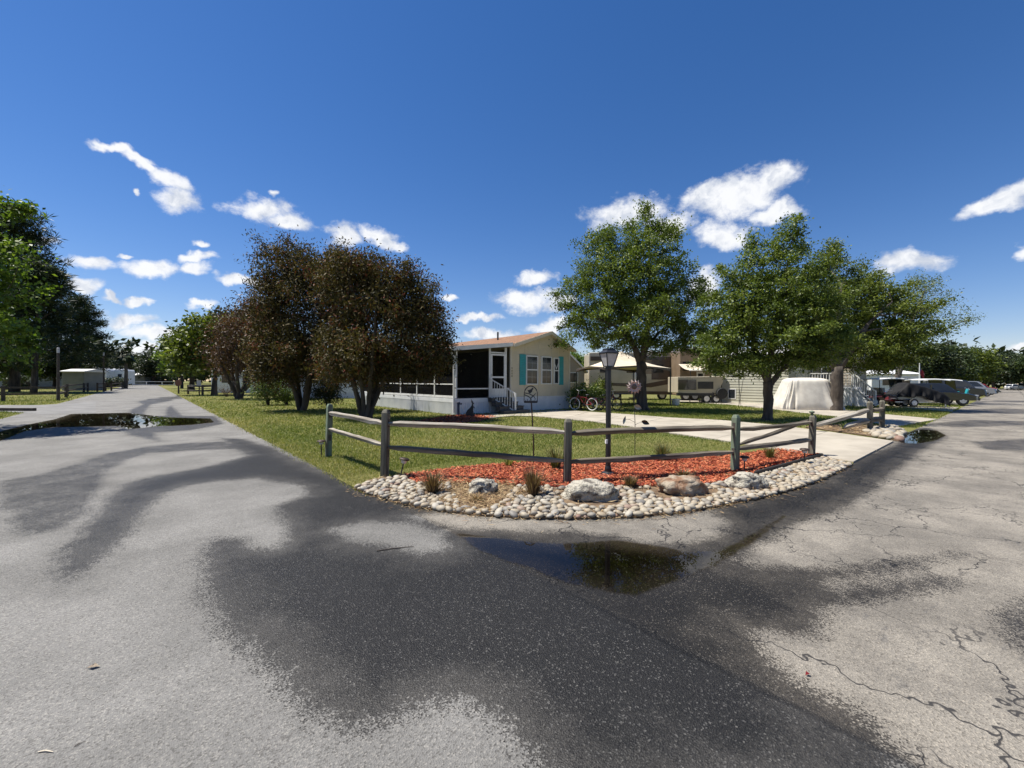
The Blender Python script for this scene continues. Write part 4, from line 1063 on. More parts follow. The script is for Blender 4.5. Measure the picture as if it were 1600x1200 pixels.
# ================================================================== trees
def sample_blobs(blobs, n, r, shell=0.45, holes=0.0):
    vol = np.array([b[3] * b[4] * b[5] for b in blobs]) ** 0.85; pr = vol / vol.sum()
    k = r.choice(len(blobs), n, p=pr); B = np.array(blobs)[k]
    d = unit(r.normal(0, 1, (n, 3))); rad = r.random(n) ** shell
    return B[:, :3] + d * rad[:, None] * B[:, 3:6]
def crown_mesh(name, C, nl, clr, L, Wd, r, mode='leaf', up=0.7, flat=0.7, zmin=0.3, droop=0.0, varb=0.5):
    n = len(C); N = n * nl
    cl = r.random(n)
    size = np.exp(r.normal(0, 0.25, n))
    off = r.normal(0, 1, (N, 3)) * np.array([1, 1, flat]) * clr * np.repeat(size, nl)[:, None]
    pos = np.repeat(C, nl, 0) + off
    if mode == 'needle':
        d = unit(off + r.normal(0, 0.4, (N, 3)) * clr); pos = np.repeat(C, nl, 0) + off * 0.35
        nn = unit(r.normal(0, 1, (N, 3)))
    else:
        nn = unit(r.normal(0, 1, (N, 3)) + np.array([0, 0, up])); d = r.normal(0, 1, (N, 3)) + np.array([0, 0, -droop])
    nn = nn
    d = unit(d - nn * (d * nn).sum(1, keepdims=True)) if mode != 'needle' else d
    if mode == 'needle': nn = unit(nn - d * (d * nn).sum(1, keepdims=True))
    if droop > 1: nn = unit(np.cross(d, r.normal(0, 1, (N, 3))))
    var = np.clip(varb * np.repeat(cl, nl) + (1 - varb) * r.random(N), 0, 1)
    ok = pos[:, 2] > zmin
    LL = L * r.uniform(0.7, 1.3, N); WW = Wd * r.uniform(0.7, 1.3, N)
    return leaves_mesh(name, pos[ok], d[ok], nn[ok], LL[ok], WW[ok], var[ok])
def trunk_mesh(name, stems, targets, r, r_end=0.012, n=7, tip=0.5):
    """stems: polylines of (x,y,z,radius); targets: crown points joined to the nearest lower skeleton node"""
    b = MB(); nodes = []
    for st in stems:
        pts = [Vector(q[:3]) for q in st]; rad = [q[3] for q in st]
        P, Q = [], []
        for i in range(len(pts) - 1):
            for k in range(3):
                t = k / 3; p = pts[i].lerp(pts[i + 1], t); rr_ = rad[i] * (1 - t) + rad[i + 1] * t
                if not (i == 0 and k == 0): p = p + Vector(r.normal(0, 0.12, 3)) * rr_
                P.append(p); Q.append(rr_ * (1 + 0.06 * r.normal()))
        P.append(pts[-1]); Q.append(rad[-1])
        b.tube(P, Q, n + 2)
        for p, q in list(zip(P, Q))[2:]: nodes.append((p, q))
    T = sorted([Vector(t) for t in targets], key=lambda t: min((t - q[0]).length for q in nodes))
    for t in T:
        best = None; bd = 1e9
        for p, q in nodes:
            if q < 0.014: continue
            dv = t - p; c = dv.length + (2.0 * max(0, -dv.z)) + 0.35 / (q + 0.05) * 0.1
            if c < bd: bd = c; best = (p, q)
        p, q = best; L = (t - p).length
        r0 = min(q * 0.7, 0.02 + 0.022 * L); r1 = max(0.010, r0 * 0.35)
        P = [p]; Q = [r0]
        sidev = Vector(r.normal(0, 0.09, 3)) * L
        for k in (1, 2, 3):
            s = k / 4; m_ = p.lerp(t, s) + sidev * math.sin(math.pi * s) + Vector((0, 0, 0.06 * L * math.sin(math.pi * s))); P.append(m_); Q.append(r0 * (1 - s) + r1 * s)
        P.append(t); Q.append(r1)
        b.tube(P, Q, 5)
        for a, c in list(zip(P, Q))[1:]: nodes.append((a, c))
    return b
def tree(name, label, cat, base, stems, blobs, ncl, nl, clr, L, Wd, leaf, bark='bark', seed=1, ntar=40, group=None, shell=0.45, rotz=0.0, sprigs=22, **kw):
    r = np.random.default_rng(seed)
    o = thing(name, label, cat, base, rotz, group)
    C = sample_blobs(blobs, ncl, r, shell)
    if sprigs:                                       # leafy shoots that poke out of the crown
        ctr = C.mean(0); far = np.linalg.norm((C - ctr) / C.std(0), axis=1); out = C[np.argsort(-far)[:int(ncl * .35)]]
        pick = out[r.choice(len(out), sprigs)]; dirs = unit((pick - ctr) * np.array([1, 1, .6]) + r.normal(0, .6, (sprigs, 3)) + np.array([0, 0, .9]))
        ln = clr * r.uniform(2.0, 5.5, sprigs)
        C = np.concatenate([C] + [pick + dirs * (ln * k / 4)[:, None] for k in (1, 2, 3, 4)])
    T = C[r.choice(len(C), min(ntar, len(C)), replace=False)]
    tb = trunk_mesh('trunk', stems, T, r)
    t = tb.build('trunk', bark, o, smooth=True)
    me = crown_mesh('crown', C, nl, clr, L, Wd, r, **kw)
    link('crown', me, leaf, o)
    return o
def local(base, px, py, d):
    """offset (image right, away, up) of a picture point at depth d from a base point"""
    p = AT(px, py, d); q = p - Vector((base.x, base.y, 0))
    return (q.x * math.cos(CR) + q.y * math.sin(CR), -q.x * math.sin(CR) + q.y * math.cos(CR), q.z)
def pblob(base, px, py, rx, ry, d, deep=None):
    s = d / FPX; x, y, z = local(base, px, py, d); return (x, y, z, rx * s, (deep or rx) * s, ry * s)

# oak beside the neighbour's canopy
B = Vector((*G(1003, 641).xy, 0)); D0 = DEPTH(B); s = D0 / FPX
ob = lambda px, py, rx, ry, dd=0, deep=None: pblob(B, px, py, rx, ry, D0 + dd, deep)
tree('oak_tree', 'tall forked oak tree behind the lamp post, beside the canopy tent', 'tree', B,
     [[(0, 0, -0.2, 0.42), (0, 0, 0.3, 0.30), (-0.05, 0, 1.8, 0.25), (-0.1, 0, 2.6, 0.24)],
      [(-0.1, 0, 2.5, 0.19), (-0.45, 0, 3.4, 0.16), (-0.9, 0.2, 4.4, 0.13), (-1.2, 0.1, 6.0, 0.09), (-1.0, 0.2, 8.0, 0.05)],
      [(-0.05, 0, 2.5, 0.19), (0.12, -0.1, 3.6, 0.17), (0.25, -0.2, 5.0, 0.13), (0.4, 0.1, 7.2, 0.08), (0.3, 0.0, 9.6, 0.03)],
      [(0.1, 0, 3.2, 0.10), (1.0, 0.4, 4.2, 0.08), (2.3, 0.6, 5.2, 0.04)], [(-0.5, 0, 3.6, 0.09), (-1.7, -0.6, 4.5, 0.07), (-2.9, -0.7, 5.0, 0.03)]],
     [ob(985, 430, 82, 62), ob(940, 470, 62, 62), ob(1045, 455, 58, 70), ob(990, 384, 55, 36), ob(1012, 362, 32, 16), ob(930, 395, 38, 34), ob(985, 505, 92, 44), ob(1055, 515, 50, 36), ob(905, 495, 34, 40), ob(1085, 450, 30, 30), ob(930, 375, 18, 18), ob(900, 440, 26, 16), ob(1045, 360, 22, 20), ob(1082, 525, 34, 26), ob(1020, 540, 60, 18), ob(900, 535, 34, 18)],
     800, 84, 0.19, 0.13, 0.066, 'oak_leaf', 'bark', 11, 90, 'oaks on the neighbouring lawn', zmin=2.1, rotz=CR)
# front oak on the strip of lawn
B = Vector((*G(1199, 657).xy, 0)); D0 = DEPTH(B)
tree('oak_tree', 'front oak tree with short leaning trunk on the lawn strip between driveways', 'tree', B,
     [[(0, 0, -0.2, 0.27), (0, 0, 0.25, 0.195), (0.02, 0, 1.1, 0.17), (0.0, 0, 1.55, 0.18)],
      [(0, 0, 1.5, 0.13), (-0.25, 0, 2.1, 0.11), (-0.55, 0.1, 3.1, 0.09), (-0.5, 0.1, 4.6, 0.06), (-0.2, 0, 6.2, 0.03)],
      [(0.05, 0, 1.35, 0.12), (0.45, -0.05, 1.95, 0.09), (1.0, -0.1, 2.5, 0.07), (1.7, 0.0, 3.4, 0.04)],
      [(0, 0, 1.6, 0.12), (0.2, 0.1, 2.8, 0.10), (0.5, 0.1, 4.4, 0.07), (0.9, 0.2, 6.4, 0.03)], [(-0.2, 0, 2.0, 0.08), (-1.1, 0.3, 2.7, 0.06), (-2.0, 0.3, 3.4, 0.03)]],
     [ob(1200, 470, 78, 60), ob(1150, 500, 58, 52), ob(1230, 415, 46, 50), ob(1232, 372, 26, 34), ob(1165, 430, 40, 38), ob(1225, 535, 88, 40), ob(1140, 545, 46, 32), ob(1260, 480, 60, 60), ob(1185, 395, 22, 22), ob(1115, 480, 26, 40), ob(1275, 540, 50, 36), ob(1130, 425, 14, 22), ob(1150, 570, 52, 18), ob(1250, 562, 44, 14), ob(1118, 545, 30, 26), ob(1195, 574, 30, 12)],
     800, 80, 0.15, 0.108, 0.055, 'oak_leaf', 'bark', 12, 90, 'oaks on the neighbouring lawn', zmin=1.35, rotz=CR)
# third oak behind the covered cart
B = Vector((*G(1306, 642).xy, 0)); D0 = DEPTH(B)
tree('oak_tree', 'broad oak tree with thick dark trunk just right of the covered golf cart', 'tree', B,
     [[(0, 0, -0.2, 0.42), (0, 0, 0.3, 0.31), (0.0, 0, 1.5, 0.27), (0.05, 0, 2.4, 0.28)],
      [(0, 0, 2.3, 0.22), (-0.7, 0.1, 3.6, 0.17), (-1.1, 0.1, 5.6, 0.09), (-1.0, 0.2, 7.4, 0.04)], [(0.1, 0, 2.3, 0.24), (0.9, 0.0, 3.5, 0.18), (1.9, 0.2, 4.8, 0.10), (3.2, 0.2, 6.0, 0.04)],
      [(0, 0, 2.4, 0.2), (0.2, 0.2, 4.5, 0.14), (0.4, 0.2, 7.0, 0.05)]],
     [ob(1305, 480, 76, 62, 2.5), ob(1350, 490, 70, 58, 2), ob(1288, 420, 36, 36, 2.5), ob(1330, 540, 92, 40, 2), ob(1395, 530, 56, 40, 1), ob(1345, 440, 40, 30, 2), ob(1262, 520, 36, 40, 4), ob(1395, 475, 40, 26, 1), ob(1300, 395, 18, 18, 2.5), ob(1285, 558, 40, 24, 3), ob(1365, 568, 50, 20, 1)],
     800, 74, 0.20, 0.14, 0.07, 'oak_leaf_b', 'bark', 13, 90, 'oaks on the neighbouring lawn', zmin=2.0, rotz=CR)
# airy tree leaning over the road
B = Vector((*GD(1402, 33), 0)[:3]); B = GD(1402, 33); D0 = 33
tree('leaning_tree', 'thin sparse tree with long feathery branches leaning toward the right road', 'tree', B,
     [[(0, 0, -0.2, 0.3), (0.1, 0, 2, 0.22), (0.4, 0, 4, 0.18), (1.0, 0, 6, 0.12), (2.0, 0, 8.6, 0.05)], [(0.3, 0, 3.6, 0.13), (1.6, 0, 4.8, 0.10), (3.4, 0, 5.6, 0.06), (5.2, 0, 6.4, 0.02)], [(0.4, 0, 4, 0.12), (-0.3, 0, 6, 0.08), (0.0, 0, 8, 0.03)]],
     [ob(1440, 470, 44, 34), ob(1470, 495, 38, 20), ob(1425, 520, 50, 36), ob(1495, 497, 16, 8), ob(1440, 445, 28, 12), ob(1400, 555, 44, 24)],
     330, 20, 0.26, 0.15, 0.055, 'oak_leaf_b', 'bark_grey', 14, 90, None, zmin=2.0, rotz=CR, varb=0.7)

# bottlebrush trees in the side yard
def brush(px, py, label, blobs, stems, ncl, seed, leaf='brush_leaf', grp='multi-stemmed bottlebrush trees', nl=46, clr=0.24, L=0.15, Wd=0.045, **kw):
    global B, D0
    B = Vector((*G(px, py).xy, 0)); D0 = DEPTH(B)
    r = random.Random(seed); top = []
    for q in blobs(): top.append((q[0], q[1], q[2] + q[5] * 0.95))
    return tree('bottlebrush_tree', label, 'tree', B, stems, blobs(), ncl, nl, clr, L, Wd, leaf, 'bark', seed, 60, grp, rotz=CR, droop=0.9, flat=1.0, up=0.1, zmin=0.6, sprigs=16, **kw)
def fan(n, seed, spread, h, r0):
    r = random.Random(seed); st = []
    for k in range(n):
        a = 2 * math.pi * k / n + r.uniform(-.3, .3); sp = spread * r.uniform(0.6, 1.2); x, y = math.cos(a), math.sin(a)
        st.append([(x * 0.08, y * 0.08, -0.15, r0 * r.uniform(.8, 1.2)), (x * 0.25, y * 0.2, 0.5, r0 * .85), (x * sp * 0.5, y * sp * 0.5, h * 0.30, r0 * .7), (x * sp * 0.8, y * sp * 0.8, h * 0.55, r0 * .45), (x * sp, y * sp, h * 0.85, r0 * .2)])
    return st
brush(472, 642, 'dark bottlebrush tree with several stems left of the porch', lambda: [ob(470, 470, 68, 66), ob(440, 430, 46, 44), ob(500, 420, 52, 36), ob(428, 500, 38, 56), ob(480, 545, 82, 42), ob(448, 398, 30, 28), ob(418, 550, 34, 40), ob(530, 480, 40, 60), ob(438, 580, 50, 26), ob(520, 576, 52, 22)], fan(6, 4, 1.6, 6.0, 0.12), 1200, 21, clr=0.20, L=0.16, Wd=0.055)
brush(572, 655, 'large dark bottlebrush tree with splayed stems in front of the screened porch', lambda: [ob(610, 490, 74, 62), ob(570, 450, 60, 50), ob(650, 470, 48, 48), ob(675, 515, 36, 48), ob(605, 550, 96, 36), ob(545, 530, 50, 46), ob(575, 420, 50, 28), ob(640, 430, 36, 22), ob(694, 525, 14, 22), ob(665, 562, 42, 22), ob(528, 440, 44, 56), ob(575, 580, 72, 16), ob(645, 578, 48, 16), ob(535, 560, 46, 40)], fan(7, 5, 1.35, 5.4, 0.105), 1350, 22, clr=0.175, L=0.14, Wd=0.05)
brush(373, 623, 'smaller rusty leaved tree on the lawn beyond the bottlebrushes', lambda: [ob(385, 520, 44, 40), ob(420, 500, 40, 36), ob(375, 560, 46, 26), ob(430, 550, 40, 36), ob(405, 480, 30, 20)], fan(5, 6, 1.9, 5.0, 0.2), 520, 23, 'rusty_leaf', None, 40, 0.34, 0.24, 0.075)

# shrubs
def shrub(px, py, w, h, label, leaf, seed, L=0.1, n=160, name='shrub', cat='shrub', group='shrubs around the homes', depth=None):
    p = G(px, py) if depth is None else GD(px, depth); r = np.random.default_rng(seed)
    o = thing(name, label, cat, (p.x, p.y, 0), 0, group)
    C = sample_blobs([(0, 0, h * .55, w * .42, w * .42, h * .42), (w * .15, 0, h * .45, w * .3, w * .35, h * .3), (-w * .2, .1, h * .4, w * .28, w * .3, h * .3)], n, r)
    tb = trunk_mesh('stems', [[(0.03 * i, 0.02 * i, -0.05, 0.035), (0.1 * (i - 1.5), 0.06 * i, h * .3, 0.025), (0.25 * (i - 1.5) * w, 0.1 * (i - 1), h * .6, 0.015)] for i in range(4)], C[:14], r)
    tb.build('stems', 'bark', o); link('foliage', crown_mesh('foliage', C, 22, 0.09 * max(w, h), L, L * .5, r, zmin=0.04), leaf, o)
    return o
shrub(418, 633, 1.9, 2.1, 'light green leafy shrub standing alone on the lawn left of the bottlebrushes', 'bush_leaf', 31, 0.12, 170)
shrub(447, 633, 1.2, 1.2, 'small green shrub at the foot of the left bottlebrush', 'oak_leaf', 32, 0.10, 90)
shrub(512, 640, 1.9, 1.9, 'dark rounded shrub between the two bottlebrush trunks', 'far_dark', 33, 0.10, 170)
shrub(908, 640, 1.3, 1.5, 'variegated leafy shrub at the right corner of the cream home', 'bush_leaf', 34, 0.13, 150)
shrub(927, 638, 1.5, 1.3, 'pale variegated shrub behind the bicycles', 'bush_leaf', 35, 0.13, 150)
shrub(940, 634, 1.1, 1.8, 'taller green shrub behind the red bicycle', 'oak_leaf_b', 36, 0.12, 110)
shrub(353, 620, 1.5, 1.2, 'bare twiggy bush beside the rusty leaved tree', 'dry_grass', 37, 0.07, 30)
shrub(783, 643, 0.45, 0.32, 'small brown dried plant at the foot of the entry steps', 'dry_grass', 38, 0.05, 60)
shrub(895, 637.5, 0.5, 0.5, 'low pale weed at the right end of the skirting', 'bush_leaf', 39, 0.07, 40)

# pines and broadleaf trees left of the road
def pine(px, py, top, label, seed, w=1.0, lean=0.0, group='trees along the left road', low=0.28, depth=None):
    p = G(px, py) if depth is None else GD(px, depth); d = DEPTH(p); h = ZH(px, top, d); r = np.random.default_rng(seed)
    o = thing('pine_tree', label, 'tree', (p.x, p.y, 0), CR, group)
    C = []
    for k in range(120):
        t = r.random() ** 0.8; z = h * (low + (1 - low) * t); rad = w * h * 0.20 * (1.15 - t) ** 0.75 * r.uniform(0.35, 1.1); a = r.uniform(0, 6.28)
        q = np.array([rad * math.cos(a) + lean * z, rad * math.sin(a), z + 0.1 * rad])
        for j in range(9): C.append(q + r.normal(0, 0.035 * h, 3) * np.array([1, 1, .45]))
    C = np.array(C); tb = trunk_mesh('trunk', [[(0, 0, -.3, h * .022), (lean * h * .3, 0, h * .3, h * .018), (lean * h * .7, 0, h * .7, h * .010), (lean * h, 0, h * .97, 0.03)]], C[r.choice(len(C), 60, replace=False)], r)
    tb.build('trunk', 'bark', o, smooth=True)
    link('crown', crown_mesh('crown', C, 16, 0.28, 0.75, 0.10, r, mode='needle', zmin=2.5), 'pine_leaf', o)
    return o
pine(52, 614, 420, 'dark pine with straight bare trunk behind the left dark fence', 41, 1.35, 0.06, low=0.22)
pine(22, 612, 325, 'tallest dark pine at the left edge of the picture', 42, 0.95, 0.0, low=0.35)
pine(118, 607, 468, 'spreading dark pine above the grey shed', 43, 1.6, 0.04, low=0.18)
B = GD(-150, 12.5); D0 = 12.5
tree('sweetgum_tree', 'bright yellow green broadleaf tree at the left edge in front of the pines', 'tree', B,
     [[(0, 0, -.2, .22), (0, 0, 1.6, .17), (0.3, 0, 3.4, .12), (0.4, 0, 5.6, .04)], [(0, 0, 2, .09), (0.9, 0, 3.0, .06), (2.2, 0, 3.6, .025)], [(0.2, 0, 3.4, .08), (1.3, 0, 4.8, .05), (2.7, 0, 6.6, .02)], [(0, 0, 1.8, .09), (-1, .3, 3, .06), (-2, .3, 4.5, .02)]],
     [ob(-10, 470, 52, 44, 0, 70), ob(-90, 400, 90, 90, 0, 90), ob(12, 385, 34, 32, .5, 50), ob(10, 430, 38, 34, 0, 60), ob(-10, 525, 50, 24, 0, 70), ob(22, 290, 16, 8, 0), ob(-20, 340, 30, 34, 0, 60), ob(-110, 300, 70, 60, 0, 90), ob(-130, 480, 90, 60, 0, 110), ob(30, 462, 22, 20), ob(8, 552, 30, 16)],
     310, 34, 0.15, 0.13, 0.095, 'bright_leaf', 'bark', 44, 60, 'trees along the left road', zmin=1.9, rotz=CR)
def palm():
    p = G(196, 607); d = DEPTH(p); h = ZH(196, 556, d); r = random.Random(3)
    o = thing('palm_tree', 'shaggy cabbage palm standing at the far end of the left road', 'tree', (p.x, p.y, 0))
    b = MB(); b.tube([(0, 0, -.2), (0.1, 0, h * .5), (0, 0, h)], [.32, .24, .26], 9); b.build('trunk', 'bark_grey', o, smooth=True)
    f = MB()
    for k in range(64):
        a = r.uniform(0, 6.28); el = r.uniform(-1.2, 1.3); L = r.uniform(1.1, 1.9)
        d_ = Vector((math.cos(a) * math.cos(el), math.sin(a) * math.cos(el), math.sin(el))); s_ = d_.cross(Vector((0, 0, 1))).normalized(); u_ = s_.cross(d_)
        for j in range(9):
            t = (j - 4) / 4 * 0.75; e_ = (d_ * math.cos(t) + s_ * math.sin(t)); m0 = Vector((0, 0, h)) + d_ * L * 0.4
            e1 = m0 + e_ * L * .6 + Vector((0, 0, -0.35 * abs(t) - 0.25))
            f.add([Vector((0, 0, h)) + d_ * L * .3, m0 + e_ * L * .3 + u_ * .05 + s_ * .11, e1, m0 + e_ * L * .3 - s_ * .11], [(0, 1, 2, 3)])
    fo = f.build('fronds', 'far_dark', o)
    a_ = fo.data.attributes.new('var', 'FLOAT', 'POINT'); a_.data.foreach_set('value', rng.random(len(fo.data.vertices)).astype(np.float32))
palm()

# background trees: four kinds of crown, each tree its own object
BT = []
for k, (nm, leaf, ncl, dark) in enumerate((('a', 'far_leaf', 240, 0), ('b', 'far_dark', 240, 1), ('c', 'bright_leaf', 200, 0), ('d', 'oak_leaf_b', 240, 0))):
    r = np.random.default_rng(60 + k)
    bl_ = [(0, 0, .62, .30, .30, .26), (-.18, .05, .5, .24, .24, .22), (.2, -.05, .52, .24, .24, .2), (.05, .1, .8, .2, .2, .16), (-.1, -.1, .72, .2, .2, .18), (.12, .0, .36, .22, .22, .14), (-.22, 0, .34, .18, .18, .12)]
    C = sample_blobs(bl_, ncl, r)
    tb = trunk_mesh('trunk', [[(0, 0, -.02, .030), (0, 0, .2, .022), (.02, 0, .5, .014), (0, 0, .8, .006)]], C[:16] * np.array([1, 1, 1]), r)
    t = tb.build('trunk', 'bark', None); tm = t.data; bpy.data.objects.remove(t)
    cm = crown_mesh('crown', C, 30, 0.045, 0.040, 0.026, r, zmin=0.1); cm.materials.append(M[leaf]); BT.append((tm, cm))
def bgtree(px, depth, top, kind, label, wide=1.0, seed=0, group='trees behind the homes', name='background_tree'):
    p = GD(px, depth); h = ZH(px, top, depth)
    o = thing(name, label, 'tree', (p.x, p.y, 0), seed * 1.7, group); o.scale = (h * wide, h * wide, h)
    tm, cm = BT[kind]; link('trunk', tm, None, o); link('crown', cm, None, o); return o
KINDS = ['mid green', 'dark green', 'bright green', 'olive green']
bgl = [(335, 44, 478, 3, 1.1, 'olive green tree left of the rusty tree beside the road', 'trees along the left road'), (300, 62, 500, 0, 1.2, 'mid green tree behind the sign post on the left road', 'trees along the left road'),
       (284, 78, 520, 2, 0.9, 'bright green tree at the bend beyond the sign post', 'trees along the left road'), (366, 56, 470, 1, 1.0, 'dark green tall tree partly hidden by the rusty tree', 'trees along the left road'), (277, 112, 518, 1, 0.7, 'small dark tree on the skyline above the white gate', 'trees along the left road'),
       (240, 125, 548, 1, 1.3, 'low dark tree behind the white gate', 'trees along the left road'), (222, 135, 555, 0, 1.3, 'low mid green tree between palm and white gate', 'trees along the left road'), (150, 105, 548, 1, 1.5, 'dark tree behind the white trailers on the left', 'trees along the left road'), (178, 118, 552, 1, 1.4, 'dark tree just left of the palm', 'trees along the left road'),
       (85, 72, 545, 0, 1.5, 'mid green leafy tree between the pine trunk and the shed', 'trees along the left road'), (24, 66, 540, 2, 1.4, 'yellow green tree behind the left edge hedge', 'trees along the left road'), (-30, 50, 480, 0, 1.2, 'green tree cut by the left picture edge', 'trees along the left road'),
       (898, 44, 543, 2, 0.9, 'bright green tree peeking over the right end of the cream home', 'trees behind the homes'), (940, 60, 560, 0, 1.2, 'green tree behind the motorhome roof', 'trees behind the homes'),
       (1170, 60, 545, 1, 1.4, 'dark tree behind the pale sided cabin', 'trees behind the homes'), (1240, 62, 550, 0, 1.4, 'mid green tree behind the white deck', 'trees behind the homes'), (1345, 68, 555, 1, 1.4, 'dark tree behind the white stairs', 'trees behind the homes'), (1390, 74, 552, 0, 1.4, 'mid green tree behind the far white home', 'trees behind the homes'),
       (1455, 62, 528, 1, 1.05, 'dark round tree behind the flag pole', 'trees behind the homes'), (1490, 70, 532, 0, 1.0, 'mid green tree over the parked carts', 'trees behind the homes'), (1520, 82, 540, 3, 1.2, 'olive tree above the line of parked cars', 'trees behind the homes'), (1552, 110, 549, 1, 1.2, 'dark tree above the far bend of the right road', 'trees behind the homes'),
       (1580, 120, 548, 1, 1.1, 'dark pine like tree at the far right end', 'trees behind the homes'), (1612, 105, 552, 0, 1.2, 'green tree cut by the right picture edge', 'trees behind the homes'), (1425, 85, 548, 3, 1.4, 'olive tree behind the leaning tree', 'trees behind the homes')]
for i, (px, d, top, k, wd, lab, grp) in enumerate(bgl): bgtree(px, d, top, k, lab, wd, i, grp)
# far woods that close the horizon
def woods():
    r = np.random.default_rng(77); C = []
    for k in range(230):
        ang = r.uniform(-75, 75); d = r.uniform(190, 260); h = r.uniform(9, 17)
        a = YAW + R(ang); c = np.array([math.sin(a) * d, math.cos(a) * d, 0])
        if c[0] < 4 and c[0] > -8 and False: continue
        for j in range(26):
            q = unit(r.normal(0, 1, (1, 3)))[0] * r.random() ** .5; C.append(c + np.array([q[0] * 8, q[1] * 8, h * .55 + q[2] * h * .45]))
    me = crown_mesh('far_woods', np.array(C), 16, 1.1, 1.9, 1.1, r, zmin=-0.5)
    tag(link('far_woods', me, 'far_dark'), 'distant belt of dark woods closing the horizon', 'woods', kind='stuff')
woods()

# ================================================================== the cream mobile home
def lap_wall(b, p0, p1, z0, z1, out, course=0.115, top=None):
    """lap siding between two plan points; out = outward normal; top(t) gives the wall height along the wall"""
    p0 = Vector((*p0, 0)); p1 = Vector((*p1, 0)); o = Vector((*out, 0)); n = int(math.ceil((z1 - z0) / course))
    for i in range(n):
        za, zb = z0 + i * course, min(z0 + (i + 1) * course, z1)
        t0, t1 = 0.0, 1.0
        if top is not None:
            tt = [k / 100 for k in range(101) if top(k / 100) >= zb]
            if not tt: continue
            t0, t1 = tt[0], tt[-1]
        a, c = p0.lerp(p1, t0), p0.lerp(p1, t1)
        b.quad(a + o * .034 + Vector((0, 0, za)), c + o * .034 + Vector((0, 0, za)), c + o * .006 + Vector((0, 0, zb)), a + o * .006 + Vector((0, 0, zb)))
        b.quad(a + Vector((0, 0, za)), c + Vector((0, 0, za)), c + o * .034 + Vector((0, 0, za)), a + o * .034 + Vector((0, 0, za)))
def skirt(b, p0, p1, z0, z1, out, pitch=0.10):
    p0 = Vector((*p0, 0)); p1 = Vector((*p1, 0)); o = Vector((*out, 0)); L = (p1 - p0).length; n = max(2, int(L / pitch))
    pts = []
    for i in range(n):
        for t, d in ((0.0, 0.0), (0.42, 0.0), (0.5, 0.022), (0.92, 0.022)): pts.append(p0.lerp(p1, (i + t) / n) + o * (d + 0.004))
    pts.append(p1 + o * 0.004)
    for a, c in zip(pts, pts[1:]):
        b.quad(a + Vector((0, 0, z0)), c + Vector((0, 0, z0)), c + Vector((0, 0, z1)), a + Vector((0, 0, z1)))
